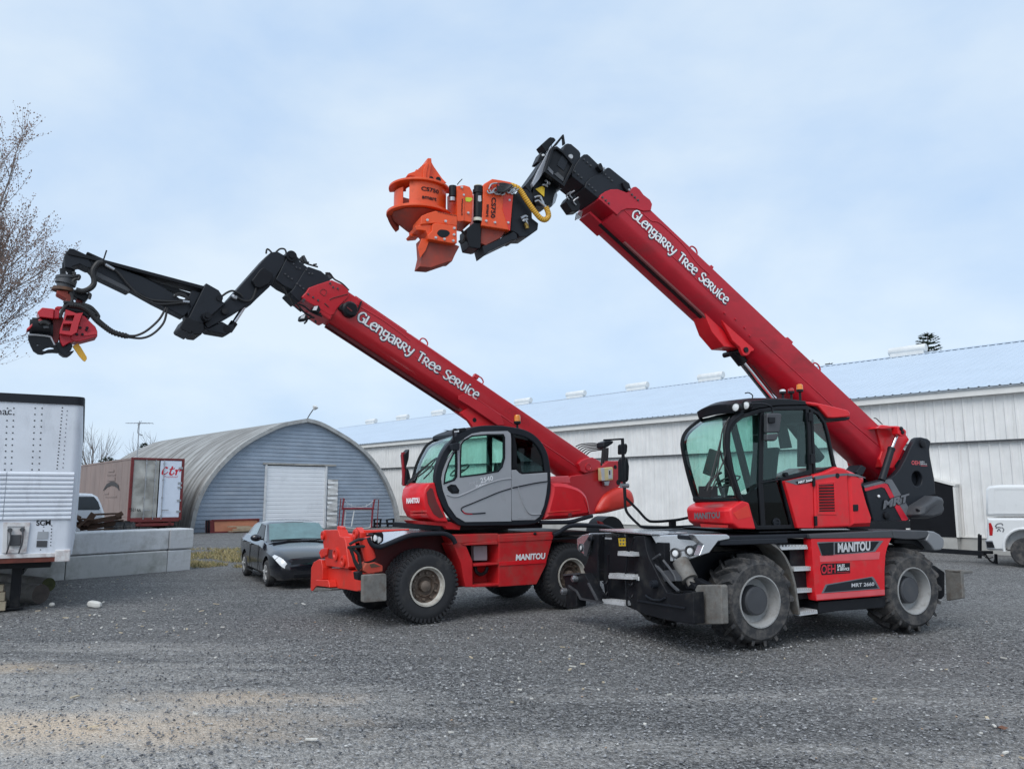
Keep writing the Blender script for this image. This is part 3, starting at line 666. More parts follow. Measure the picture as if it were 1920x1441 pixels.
# ---------------------------------------------------------------- white trailer nose at the left
WT = Frame((-7.36, 13.2), R(28.8))
wt = thing('white_trailer', 'white riveted trailer nose with ribbed lower panel at the left edge', 'trailer', WT)
M['wt_white'] = mat('white_trailer_skin', (0.66, 0.70, 0.76), 0.42, var=0.06, vs=1.5, dirt=((0.36, 0.38, 0.42), 0.28, 2.0), streak=(1.5, 1, 0.6))
M['chipped'] = mat('chipped_white_paint', (0.66, 0.66, 0.66), 0.6, var=0.08, dirt=((0.20, 0.06, 0.04), 0.42, 5.0))
cz = lambda y, x=60: WT.sv((x, y), 0)[1]
zT, zR, zM, zL, zB = cz(741, 100), cz(757, 100), cz(884, 60), cz(975, 60), cz(1053, 60)
rr = 0.13
def plan(off=0.0):
    q = [(-2.6, 0.0-off)]
    for k in range(9): a = -pi/2 + pi/2*k/8; q.append((-rr + (rr+off)*math.cos(a), rr + (rr+off)*math.sin(a)))
    return q + [(0.0+off, 11.0), (-2.6, 11.0)]
b = MB(); b.pz(plan(), zB+0.10, zR); b.mi = 1
def rivets(x0, y0, x1, y1, n, r=0.011):
    for i in range(n):
        a = WT.P((x0+(x1-x0)*i/(n-1), y0+(y1-y0)*i/(n-1)), 0); b.lathe([(0.0, r), (-0.008, r*0.5)], a, (0, 1, 0), 6)
for xa, xb in ((14, 9), (26, 21), (-40, -46), (-52, -58), (66, 60), (79, 73)): rivets(xa, 765, xb, 880, 11, 0.014)
rivets(117, 764, 107, 878, 19, 0.013); rivets(126, 770, 118, 876, 14, 0.010)
rivets(83, 980, 76, 1030, 8); rivets(97, 985, 95, 1022, 7)
body_t = b.build('body', [M['wt_white'], M['dark_grey']], wt)
b = MB(); b.pz(plan(0.02), zR, zT-0.02); b.pz(plan(0.012), zT-0.02, zT); b.build('top_rail', M['charcoal'], wt)
u1 = WT.sv((136, 930), 0)[0]; u0 = WT.sv((10, 930), 0)[0]
b = MB(); b.smooth = False; n = 11; hh = (zM-zL)/n
for (ua, ub) in ((-2.6, u0-0.01), (u0, u1)):
    for k in range(n):
        z = zL + hh*k
        b.add([(ua, -0.004, z), (ub, -0.004, z), (ub, -0.030, z+hh*0.28), (ua, -0.030, z+hh*0.28), (ub, -0.030, z+hh*0.62), (ua, -0.030, z+hh*0.62), (ub, -0.004, z+hh), (ua, -0.004, z+hh)], [(0, 1, 2, 3), (3, 2, 4, 5), (5, 4, 6, 7), (0, 3, 5, 7), (1, 2, 4, 6)])
b.build('ribbed_panel', M['wt_white'], wt)
b = MB(); z2 = cz(1037, 60); b.box(-2.6, WT.sv((104, 1045), 0)[0], -0.03, 0.1, zB+0.07, z2); b.build('bottom_rail', M['chipped'], wt, bevel=0.008)
b = MB(); b.box(-2.6, WT.sv((104, 1045), 0)[0], -0.02, 0.12, zB-0.005, zB+0.068); b.build('coupler_plate', mat('rusty_rail', (0.13, 0.035, 0.025), 0.8, var=0.3, vs=8), wt)
a_ = WT.sv((104, 1030), 0); c_ = WT.sv((131, 1052), 0); b = MB(); b.box(a_[0], c_[0], -0.05, 0.12, c_[1], a_[1]); b.build('corner_casting', M['chipped'], wt, bevel=0.02)
q = WT.V([(9, 981), (54, 981), (47, 1034), (7, 1034)], 0)
b = MB(); b.pv(q, -0.015, 0.02); b.ring(inset(q, -0.02), inset(q, 0.045), -0.035, 0.0); cb = b.build('connector_box', M['chipped'], wt, bevel=0.005)
b = MB()
for (x0, y0) in ((19, 993), (42, 992)):
    p = WT.P((x0, y0), -0.03); b.cyl(p + Vector((0, -0.05, 0)), p, 0.035, n=10); b.tube(crv([p + Vector((0, -0.05, 0)), p + Vector((0.02, -0.07, -0.15)), p + Vector((-0.02, -0.04, -0.38))], 5), 0.014, 6)
p = WT.P((29, 1012), -0.03); b.obox(p, (0.075, 0, 0), (0, 0.04, 0), (0, 0, 0.085)); b.build('air_couplings', M['dark_grey'], cb, bevel=0.01)
q = WT.V([(71, 996), (91, 996), (90, 1010), (69, 1010)], -0.003); b = MB(); b.pv(q, -0.01, 0.0); b.build('plate', M['steel'], wt)
q = WT.V([(69, 1013), (89, 1013), (88, 1025), (68, 1025)], -0.003); b = MB(); b.pv(q, -0.01, 0.0); b.build('plate', M['dark_grey'], wt)
for body, pts, bo in (('SCM', ((68, 985), (95, 984), (68, 975)), 0.03), ('manac', ((-32, 778), (22, 777), (-32, 769)), 0.0)):
    p3 = [WT.P(p_, -0.002) for p_ in pts]; letter(body, *p3, M['black'], body_t, (0, -0.003, 0), bo)
b = MB(); gz = WT.sv((30, 1140), 0.5)
ua = WT.sv((20, 1100), 0.5)[0]; ub = WT.sv((39, 1100), 0.5)[0]; b.box(ua, ub, 0.45, 0.62, 0.03, zB+0.02); b.box(ua-0.06, ub+0.06, 0.40, 0.68, 0, 0.04); b.box(ua+0.03, ub+0.02, 0.6, 2.2, 0.55, 0.62)
b.build('landing_leg', M['black_dusty'], wt, bevel=0.01)
b = MB(); b.box(-2.5, -0.3, 0.3, 10.5, zB-0.12, zB-0.01); b.build('underframe', M['black_dusty'], wt)
p = WT.W(ua-0.42, 0.35); crib = thing('timber_cribbing', 'stacked weathered timbers beneath the white trailer', 'timber', loc=(p.x, p.y, 0), rz=WT.a)
M['timber'] = mat('weathered_timber', (0.40, 0.34, 0.24), 0.85, var=0.2, vs=4, streak=(1, 6, 6), dirt=((0.16, 0.13, 0.10), 0.3, 3))
for k, (x0, x1, z0, z1) in enumerate(((-0.7, 0.38, 0.0, 0.15), (-0.6, 0.36, 0.155, 0.30), (-0.75, 0.33, 0.305, 0.42))):
    b = MB(); b.box(x0, x1, 0, 0.2, z0, z1); b.build('timber', M['timber'], crib, bevel=0.012)

# logs
M['bark_grey'] = mat('grey_weathered_log', (0.25, 0.235, 0.22), 0.9, var=0.2, vs=4, dirt=((0.08, 0.07, 0.06), 0.35, 5), bump=0.4, bs=20)
M['log_end'] = mat('dark_log_end', (0.075, 0.062, 0.055), 0.9, var=0.3, vs=8); M['moss'] = mat('mossy_log_end', (0.055, 0.062, 0.022), 0.95, var=0.4, vs=12)
def log(px, py, r, ang, ln, em, lab):
    p = gp(px, py); o = Vector((p.x, p.y, 0)); b = MB(); n = 22; rg = random.Random(int(px))
    d = Vector((math.cos(ang), math.sin(ang), 0.0)); s = Vector((-d.y, d.x, 0)); loops = []
    for k in range(7):
        c = d*(ln*k/6); loops.append([c + (s*math.cos(2*pi*i/n) + Vector((0, 0, 1))*math.sin(2*pi*i/n))*r*(1+0.05*noise.noise(Vector((i*0.6, k*0.8, px)))) + Vector((0, 0, r)) for i in range(n)])
    b.loft(loops, cap=False); b.mi = 1; b.add(loops[0], [tuple(range(n))]); b.add(loops[-1], [tuple(range(n))])
    t = b.build('log', [M['bark_grey'], em], None); t.location = o; tag(t, lab, 'log', 'logs under the white trailer')
log(75, 1131, 0.165, R(158), 1.8, M['log_end'], 'thick grey log with dark sawn end under the white trailer')
log(90, 1109, 0.135, R(150), 2.2, M['moss'], 'thinner log with green mossy end beside the block wall')
p = gp(177, 1137); b = MB(); b.loft([[(x*k*0.14, y*k*0.06, z) for x, y in ((-1, -.6), (-.6, -1), (.5, -.9), (1, -.2), (.85, .8), (-.3, 1), (-1, .5))] for k, z in ((0.85, 0), (1.0, 0.03), (0.9, 0.075), (0.6, 0.095))])
o = b.build('stone', mat('white_stone', (0.62, 0.61, 0.57), 0.8, var=0.1), None, bevel=0.008); o.location = p; o.rotation_euler = (0.05, 0.1, -0.35); tag(o, 'pale oblong stone lying on the gravel near the logs', 'stone')
p = gp(97, 1136); b = MB(); b.ball((0, 0, 0.03), 0.05, 0.04, 0.035, 8, 6); o = b.build('stone', M['chip_white'], None); o.location = p; tag(o, 'small round pale stone beside the grey log end', 'stone')
p = gp(1880, 1368); b = MB(); b.add([(-0.05, -0.02, 0.03), (0.0, -0.03, 0.012), (0.05, 0.0, 0.02), (0.01, 0.03, 0.03), (-0.04, 0.02, 0.012)], [(0, 1, 2, 3, 4)]); o = b.build('leaf', mat('brown_leaf', (0.16, 0.07, 0.04), 0.8), None); o.location = p; tag(o, 'curled brown leaf on the gravel in the right foreground', 'leaf')

# white vehicle and rusty scrap behind the block wall
VF = Frame((-12.66, 23.6), R(30)); car2 = thing('parked_suv', 'white vehicle with dark side window half hidden behind the white trailer', 'car', VF)
q = VF.V([(40, 929), (110, 925), (150, 924), (172, 925), (183, 931), (190, 945), (196, 962)], 0); qq = q + [(q[-1][0]+0.03, 0.45), (q[0][0]-1.2, 0.45), (q[0][0]-1.2, 1.35), (q[0][0]-0.3, 1.45)]
b = MB(); b.loft([[(u, v, z) for u, z in (inset(qq, i_) if i_ else qq)] for v, i_ in ((0.0, 0.06), (0.07, 0.0), (1.6, 0.0), (1.7, 0.06))]); b.build('body', mat('white_car_paint', (0.72, 0.75, 0.79), 0.25, coat=0.6, var=0.02), car2, bevel=0.02)
q = VF.V([(50, 931), (176, 930.5), (184, 940), (188, 952), (186, 955.5), (50, 956)], -0.004); b = MB(); b.pv(q, -0.006, 0.004); b.build('window', mat('dark_car_glass', (0.02, 0.03, 0.04), 0.08), car2, bevel=0.004)
for u in (-0.7, -3.1): wheel_simple(car2, (u, 0.12, 0.36), 0.36, 0.22, (0, 1, 0))
SF = Frame((-11.2, 21.4), R(18)); sc = thing('scrap_steel', 'pile of rusty twisted steel beams behind the concrete blocks', 'scrap metal', SF)
b = MB(); sp = lambda x, y, v=0: SF.P((x, y), v)
for (a, c, wd, ht, v) in (((140, 983), (228, 968), .10, .13, 0), ((150, 990), (232, 978), .10, .14, 0.1), ((141, 966), (160, 985), .07, .08, -.1), ((160, 984), (176, 962), .05, .16, -.12), ((142, 972), (185, 974), .05, .05, -.2), ((176, 964), (228, 962), .3, .05, .35), ((145, 988), (165, 972), .08, .07, -.2), ((138, 964), (152, 970), .06, .06, .1), ((218, 968), (230, 961), .06, .12, -.1), ((140, 978), (152, 990), .09, .07, .0), ((165, 993), (240, 989), .2, .04, -.2)):
    b.bar(sp(*a, v), sp(*c, v), wd, ht)
b.box(-2.8, 1.2, -0.1, 1.2, 0.0, 0.85); b.build('beams', M['rust'], sc, bevel=0.01)
for k, (px, lab) in enumerate(((226, 'worn tyre lying on the scrap, left of two beside the brown trailer'), (243, 'worn tyre lying on the scrap, right of two beside the brown trailer'))):
    p = SF.P((px, 988), -0.35); wp = SF.W(p.x, p.y); b = MB(); b.lathe([(-.11, .10), (-.11, .2), (-.09, .235), (.09, .235), (.11, .2), (.11, .10)], (0, 0, 0), (1, 0.15, 0), 24)
    for i in range(24): a = 2*pi*i/24; b.box(-0.10, 0.10, -0.006 + 0.235*math.cos(a), 0.012 + 0.235*math.cos(a), 0.235*math.sin(a)-0.012, 0.235*math.sin(a)+0.012)
    t = b.build('tyre', M['rubber'], None); t.location = (wp.x, wp.y, p.z-0.10); t.rotation_euler = (0, 0, 0.1); tag(t, lab, 'tyre', 'tyres on the scrap pile')

# ---------------------------------------------------------------- black saloon car
p = gp(496, 1098); CA = Frame((p.x, p.y), R(119))
car = thing('parked_car', 'black saloon car with frosted windscreen and flat front tyre', 'car', CA)
M['car_black'] = mat('black_car_paint', (0.006, 0.007, 0.011), 0.16, coat=0.8, var=0.1, dirt=((0.05, 0.05, 0.05), 0.10, 4))
S = 0.93; Wc = 1.66
# stations: u, half width low, belt height, top height, half width top, bottom
st = [(-0.90, .55, .42, .50, .50, .24), (-0.84, .70, .50, .60, .62, .18), (-0.68, .80, .58, .68, .70, .16), (-0.2, .83, .66, .76, .72, .17), (0.30, .83, .72, .82, .73, .18),
      (0.62, .83, .76, .88, .74, .18), (0.9, .83, .78, .92, .72, .18), (1.9, .83, .80, .95, .72, .18), (2.7, .83, .82, .97, .71, .18), (3.0, .82, .84, .98, .70, .20), (3.35, .76, .82, .96, .66, .22), (3.5, .66, .72, .88, .58, .26)]
loops = []
for u, w0, zb, zt, w1, z0 in st:
    hs_ = [(0, z0), (w0*0.86, z0), (w0*0.97, z0+0.08), (w0, (z0+zb)/2), (w0*0.985, zb), (w1+0.04*(w0-w1), zt-0.03), (w1*0.8, zt+0.0), (w1*0.4, zt+0.025)]
    loop = hs_ + [(0, zt+0.032)] + [(-a, z) for a, z in hs_[:0:-1]]
    loops.append([(u, -Wc/2 + a, z) for a, z in loop])
loops_body = loops
b = MB(); b.loft(loops); body = b.build('body', M['car_black'], car, angle=62)
cb_ = MB()
for u in (0.0, 2.42):
    cb_.cyl((u, 0.2, 0.27), (u, -0.24, 0.27), 0.345, n=28); cb_.cyl((u, -Wc-0.2, 0.27), (u, -Wc+0.24, 0.27), 0.345, n=28)
cut(body, cb_)
# greenhouse
gh = [(0.42, .70, .86), (0.55, .70, .875), (1.12, .60, 1.215), (1.35, .575, 1.265), (1.85, .57, 1.285), (2.25, .58, 1.265), (2.55, .60, 1.20), (3.02, .66, .985)]
loops = []
for u, wt_, z in gh:
    base = 0.80; wb = 0.735 if u < 2.6 else 0.72
    wt2 = min(wb, wt_); loops.append([(u, -Wc/2 + a, zz) for a, zz in ((wb, base), (wt2, max(z-0.035, base+0.01)), (wt2*0.85, z), (0, z+0.02), (-wt2*0.85, z), (-wt2, max(z-0.035, base+0.01)), (-wb, base))])
b = MB(); b.loft(loops); cabn = b.build('roof', M['car_black'], car, angle=40)
M['frost'] = mat('misted_windscreen', (0.10, 0.19, 0.20), 0.2, var=0.2, vs=4, coat=0.4); M['car_glass'] = mat('misted_side_glass', (0.13, 0.20, 0.205), 0.12, var=0.15, coat=0.5)
def quad3(pts, n, mm_, par, lift):
    b = MB(); P_ = [Vector(p_) for p_ in pts]; nn_ = (P_[1]-P_[0]).cross(P_[-1]-P_[0]).normalized()
    P_ = [p_ + nn_*lift for p_ in P_]; b.smooth = False; b.ex(P_, [p_ - nn_*0.012 for p_ in P_]); return b.build(n, mm_, par)
cy_ = -Wc/2
wsb, wst = (0.50, 0.872), (1.14, 1.228)
b = MB(); rows = []
for f in (0.04, 0.35, 0.65, 0.95):
    u = wsb[0]+(wst[0]-wsb[0])*f; z = wsb[1]+(wst[1]-wsb[1])*f + 0.022; hw = 0.665 + (0.555-0.665)*f
    rows.append([(u - 0.05*(1-(a)**2), cy_ + hw*a, z + 0.02*(1-a*a)) for a in (-1, -.75, -.5, -.25, 0, .25, .5, .75, 1)])
vs_ = [p_ for r_ in rows for p_ in r_]; b.add(vs_, [(j*9+i, j*9+i+1, (j+1)*9+i+1, (j+1)*9+i) for j in range(3) for i in range(8)]); b.build('windscreen', M['frost'], car)
b = MB(); b.obox((1.10, cy_, 1.235), (0.035, 0, 0.02), (0, 0.2, 0), (0, 0, 0.008)); b.build('sun_strip', M['dark_grey'], car)
sg = lambda u, z: (u, cy_ + 0.74 + (0.575-0.74)*(z-0.80)/(1.23-0.80) + 0.004, z)
w1_ = [sg(0.90, 0.885), sg(1.72, 0.90), sg(1.72, 1.215), sg(1.30, 1.195)]; w2_ = [sg(1.79, 0.90), sg(2.55, 0.93), sg(2.42, 1.13), sg(2.2, 1.20), sg(1.79, 1.215)]
quad3(w1_[::-1], 'side_window', mat('dark_open_window', (0.012, 0.013, 0.015), 0.3), car, 0.006); quad3(w2_[::-1], 'side_window', M['car_glass'], car, 0.006)
for du in (0.0, 2.42):
    for vv_, sgn in ((-0.09, 1), (-Wc+0.09, -1)):
        r_ = 0.265; b = MB(); b.lathe([(-0.085, r_*0.62), (-0.085, r_*0.9), (-0.06, r_), (0.06, r_), (0.085, r_*0.9), (0.085, r_*0.62)], (du, vv_, 0.262), (0, 1, 0), 28); ty = b.build('wheel', M['rubber'], car)
        b = MB(); b.lathe([(0.02*sgn, 0.165), (0.085*sgn, 0.17), (0.088*sgn, 0.155), (0.03*sgn, 0.14)], (du, vv_, 0.262), (0, 1, 0), 24, cap=False); b.cyl((du, vv_+0.04*sgn, 0.262), (du, vv_+0.088*sgn, 0.262), 0.035, n=12); b.cyl((du, vv_, 0.262), (du, vv_+0.012*sgn, 0.262), 0.15, n=18)
        for k in range(5):
            a = 2*pi*k/5 + 0.3; d_ = Vector((math.cos(a), 0, math.sin(a))); c0 = Vector((du, vv_+0.078*sgn, 0.262)); b.bar(c0 + d_*0.02, c0 + d_*0.155, 0.03, 0.06, (0, 1, 0))
        b.build('rim', M['alloy'], ty)
CL = loops_body
def SF_(fi, fk, off):                              # point on the car's body surface, lifted outwards
    i0 = min(int(fi), len(CL)-2); t = fi - i0; k0 = int(fk) % 16; k1 = (k0+1) % 16; s_ = fk - int(fk)
    p = (Vector(CL[i0][k0])*(1-s_) + Vector(CL[i0][k1])*s_)*(1-t) + (Vector(CL[i0+1][k0])*(1-s_) + Vector(CL[i0+1][k1])*s_)*t
    d_ = (p - Vector((1.0, cy_, 0.4))); d_.z *= 0.3; return p + d_.normalized()*off
for sgn in (0, 1):
    g = []; nf = 7
    for a in range(nf):
        f = a/(nf-1); fi = 0.55 + 1.95*f; lo_ = 3.62 + 0.55*f; hi_ = 4.75 + 0.28*math.sin(f*pi) - 0.1*f
        g.append([SF_(fi, (lo_ + (hi_-lo_)*c/3) if not sgn else (16 - (lo_ + (hi_-lo_)*c/3)), 0.016) for c in range(4)])
    b = MB(); b.add([p for r_ in g for p in r_], [(a*4+c, a*4+c+1, (a+1)*4+c+1, (a+1)*4+c) for a in range(nf-1) for c in range(3)]); b.build('headlight', M['lens'], car)
b = MB(); b.box(-0.915, -0.86, cy_-0.46, cy_+0.46, .22, .31); b.build('grille', M['black'], car, bevel=0.02)
b = MB(); gp_ = [SF_(f_, k_, 0.012) for f_, k_ in ((0.75, 6.0), (0.75, 8.0), (0.75, 10.0), (0.15, 11.0), (0.0, 8.0), (0.15, 5.0))]; b.add(gp_, [tuple(range(6))]); b.build('grille', M['black'], car)
b = MB(); b.cyl((-0.84, cy_+0.62, .30), (-0.80, cy_+0.60, .30), 0.05, n=14); b.build('fog_lamp', M['lens'], car)
b = MB(); b.lathe([(0, .04), (.02, .085), (.03, .09)], (-0.83, cy_+0.62, .30), (1, 0, 0), 16); b.build('fog_lamp_bezel', M['black'], car)
b = MB(); b.ball((0.80, 0.06, .95), 0.09, 0.12, 0.08); b.box(0.76, 0.82, -0.09, 0.0, .90, .93); b.build('wing_mirror', M['car_black'], car)
b = MB()
for u, z in ((1.55, .76), (2.45, .78)): b.box(u, u+0.16, -0.005, 0.025, z, z+0.03)
b.build('door_handle', M['car_black'], car, bevel=0.008)
b = MB(); b.box(1.74, 1.746, -0.004, 0.006, .22, .82); b.box(0.80, 0.806, -0.004, 0.006, .25, .80); b.box(0.5, 2.0, -0.03, 0.012, .185, .20); b.build('door_gap', M['rubber_clean'], car)
b = MB(); b.box(3.26, 3.38, -0.24, -0.09, .62, .80); b.build('tail_light', M['redlens'], car, bevel=0.02)
b = MB()
for y0 in (cy_+0.3, cy_-0.35): b.bar((0.46, y0, .90), (0.56, y0-0.55, .93), 0.025, 0.02)
b.box(0.40, 0.47, cy_-0.62, cy_+0.62, .878, .892); b.build('wiper', M['rubber_clean'], car)

# ---------------------------------------------------------------- white pickup at the right edge and a drawbar behind it
PF = Frame(((1848-960)/1450*21.0, 21.0), R(-41)); pu = thing('pickup_truck', 'white pickup truck with a box cap cut off by the right edge', 'pickup truck', PF)
M['pu_white'] = mat('white_truck_paint', (0.70, 0.71, 0.71), 0.28, coat=0.5, var=0.03, dirt=((0.4, 0.38, 0.34), 0.14, 3))
def slab(pts, v0, v1, n, mm_, par, F, rd=0.03, bevel=0.02):
    q = F.V(pts, v0); b = MB(); b.loft([[(u, v, z) for u, z in (inset(q, i_) if i_ else q)] for v, i_ in ((v0, rd), (v0+rd, 0), (v1-rd, 0), (v1, rd))]); return b.build(n, mm_, par, bevel=bevel)
cap_ = slab([(1848, 917), (1853, 911), (1872, 908.5), (2100, 908), (2100, 968), (1850, 967.5), (1848, 964)], 0.04, 1.85, 'cap', M['pu_white'], pu, PF, 0.06)
b = MB(); q = PF.V([(1864, 916), (2100, 916), (2100, 963), (1864, 962)], 0.0395); b.ring(q, inset(q, 0.012), 0.03, 0.05); b.build('cap_panel', M['pu_white'], cap_)
bed = slab([(1850, 970.5), (2110, 970.5), (2110, 1035), (1853, 1031), (1849, 1010)], 0.0, 1.9, 'bed', M['pu_white'], pu, PF, 0.05)
wc = PF.sv((1924, 1027), 0); cb_ = MB(); cb_.cyl((wc[0], -0.3, wc[1]), (wc[0], 0.35, wc[1]), 0.47, n=30); cut(bed, cb_)
b = MB(); b.lathe([(0, 0.475), (-0.05, 0.50), (-0.05, 0.56), (0.02, 0.60)], (wc[0], 0.0, wc[1]), (0, 1, 0), 26, cap=False, a0=0, a1=2*pi); 
b = MB(); arc = [(wc[0]+0.50*math.cos(t*pi/14), wc[1]+0.50*math.sin(t*pi/14)) for t in range(-1, 16)]; b.tube([(x, -0.0, z) for x, z in arc], 0.035, 8); b.build('wheel_arch', M['pu_white'], pu)
wheel_simple(pu, (wc[0], 0.16, 0.38), 0.38, 0.26, (0, 1, 0)); wheel_simple(pu, (wc[0]+3.6, 0.16, 0.38), 0.38, 0.26, (0, 1, 0))
b = MB(); q = PF.V([(1853.5, 980), (1858, 979.5), (1862, 990), (1861, 1003.5), (1855, 1003.5)], -0.01); b.pv(q, -0.012, 0.1); b.build('tail_light', M['redlens'], pu, bevel=0.01)
b = MB(); q = PF.V([(1847, 1012), (1861, 1012), (1867, 1030), (1850, 1029)], 0.0); b.pv(q, -0.01, 1.9); b.build('bumper', M['steel'], pu, bevel=0.015)
b = MB(); q = PF.V([(1849, 1015), (1861, 1015), (1865, 1026), (1851, 1026)], -0.012); b.pv(q, -0.02, 0.0); b.build('bumper_pad', M['black'], pu)
b = MB(); b.smooth = False
for s in (((1866, 987), (1870, 982), (1878, 981), (1880, 985)), ((1867, 990), (1872, 988), (1877, 989)), ((1870, 996), (1873, 991), (1876, 996)), ((1878, 988), (1882, 992), (1880, 997)), ((1866, 985), (1869, 989))): stroke(s, 0.028, PF, -0.004, b)
b.build('decal', M['decal_grey'], bed)
cab_ = slab([(2110, 915), (2135, 905), (2220, 905), (2260, 968), (2330, 975), (2335, 1035), (2110, 1035)], 0.02, 1.88, 'cab', M['pu_white'], pu, PF, 0.05)
b = MB(); b.box(0.2, 6, 0.5, 1.5, 0.38, 0.55); b.build('chassis', M['black_dusty'], pu)
db = thing('trailer_drawbar', 'black trailer drawbar with a jack post hitched behind the white pickup', 'trailer hitch', PF)
b = MB(); b.bar(PF.P((1690, 1027), .9), PF.P((1846, 1037), .9), 0.12, 0.13); b.bar(PF.P((1780, 1034), .9), PF.P((1862, 1035), .9), 0.08, 0.09); b.build('beam', M['black'], db, bevel=0.01)
b = MB(); b.tube([PF.P((1837, 1046), .9), PF.P((1837, 1002), .9)], 0.05, 10); b.tube([PF.P((1836, 1006), .9), PF.P((1835.5, 1000), .9)], 0.02); b.build('jack', M['black'], db)
b = MB(); b.tube(crv([PF.P((1846, 1036), .9), PF.P((1856, 1050), .9), PF.P((1864, 1053), .9), PF.P((1868, 1040), .9)], 6), 0.025); b.tube([PF.P((1867, 1038), .9), PF.P((1868, 1056), .9)], 0.04); b.tube(crv([PF.P((1842, 1038), .85), PF.P((1851, 1046), .8), PF.P((1862, 1044), .9)], 6), 0.012); b.build('coupling', M['black_dusty'], db)

# ---------------------------------------------------------------- odds and ends by the quonset shed
def qthing(name, lab, cat, px, v):
    return thing(name, lab, cat, QF)
bx = qthing('flatbed_box', 'rust red steel tray leaning on its side by the grey-blue shed wall', 'tray', 0, 0); vq = -0.9
q = QF.V([(399, 975), (485, 972.5), (484, 996), (400, 998)], vq); b = MB(); b.pv(q, vq, vq+0.10); b.build('panel', mat('faded_orange_panel', (0.56, 0.23, 0.13), 0.7, var=0.15, vs=3, dirt=((0.3, 0.1, 0.06), 0.3, 3)), bx)
b = MB(); b.ring(inset(q, -0.03), inset(q, 0.05), vq-0.05, vq+0.12); q2 = QF.V([(392, 976), (400, 975), (400, 998), (392, 1000)], vq); b.pv(q2, vq-0.05, vq+0.5); b.build('rim', M['rust_red'], bx, bevel=0.01)
b = MB(); q3 = QF.V([(386, 975), (392, 975), (392, 1002), (386, 1002)], vq); b.ring(q3, inset(q3, 0.04), vq-0.1, vq); b.bar(QF.P((387, 1000), vq), QF.P((470, 999), vq), 0.08, 0.07); b.build('frame', M['black'], bx)
lp = QF.W(QF.sv((458, 997), -1.3)[0], -1.3); lum = thing('lumber_pile', 'small heap of weathered boards in front of the rust red tray', 'lumber', loc=(lp.x, lp.y, 0), rz=QF.a)
for k in range(6):
    b = MB(); a = rnd.uniform(-.12, .12); b.obox((rnd.uniform(-.25, .25), rnd.uniform(-.2, .2), 0.03+0.05*k), (0.6*math.cos(a), 0.75*math.sin(a), rnd.uniform(-.03, .03)), (-0.07*math.sin(a), 0.07*math.cos(a), 0), (0, 0, 0.02)); b.build('board', M['timber'], lum)
rk = qthing('rack_frame', 'tall dark red tube rack with looped posts near the shed corner', 'rack', 0, 0); vq = -1.2; T = lambda *a: [QF.P(p_, vq) for p_ in a]
b = MB(); gz_ = 0.0
def down(p_): return Vector((p_.x, p_.y, 0.0))
for pts in (((645, 951), (641.5, 985)), ((699, 952), (696.5, 985)), ((643, 953), (701, 953)), ((645, 934), (641.5, 955)), ((702, 936), (699, 955))):
    P_ = T(*pts); P_ = P_ + ([down(P_[-1])] if pts[-1][1] > 980 else []); b.tube(P_, 0.055, 8)
b.build('frame', mat('dark_red_tube', (0.19, 0.018, 0.03), 0.55, var=0.2), rk)
b = MB()
for pts in (((645, 934), (639, 934), (635, 985)), ((702, 936), (710, 936), (707, 985))):
    P_ = T(*pts); b.tube(P_ + [down(P_[-1])], 0.028, 6)
b.build('loop', M['rust_red'], rk)
b = MB(); q = [QF.sv(p_, vq+0.05) for p_ in crv([(650, 956), (694, 956), (698, 962), (695, 983), (690, 989), (652, 989), (646, 983), (648, 962)], 3, True)]; b.tube([(u, vq+0.05, z) for u, z in q] + [(q[0][0], vq+0.05, q[0][1])], 0.03, 6); b.tube(T((664, 957), (659, 986)), 0.03, 6); b.tube(crv(T((645, 936), (660, 948), (684, 949), (701, 938)), 6), 0.012, 5)
for k in range(1, 8): b.tube([QF.P((645+7*k, 938+(9 if 2 < k < 6 else 6)), vq), QF.P((645+7*k, 953), vq)], 0.006, 4)
b.build('inner_hoop', M['vent'], rk)
bk = qthing('loader_carriage', 'pair of black steel carriage frames on the ground at the shed corner', 'attachment', 0, 0); vq = -1.0
b = MB()
for pts in (((702, 972), (716, 972), (714, 990), (702, 990)), ((725, 973), (740, 971), (740, 990), (728, 990))):
    q = QF.V(pts, vq); b.ring(q, inset(q, 0.07), vq, vq+0.12); mx_ = [(q[3][0], 0.0), (q[2][0], 0.0), (q[2][0], q[2][1]+0.12), (q[3][0], q[3][1]+0.12)]; b.pv(mx_, vq+0.02, vq+0.3); q4 = QF.V([(pts[0][0]+1, 979), (pts[1][0]-1, 979), (pts[1][0]-1, 984), (pts[0][0]+1, 984)], vq); b.pv(q4, vq+0.02, vq+0.1)
b.bar(QF.P((714, 981), vq), QF.P((728, 981), vq), 0.08, 0.08); b.build('frame', M['black'], bk, bevel=0.008)

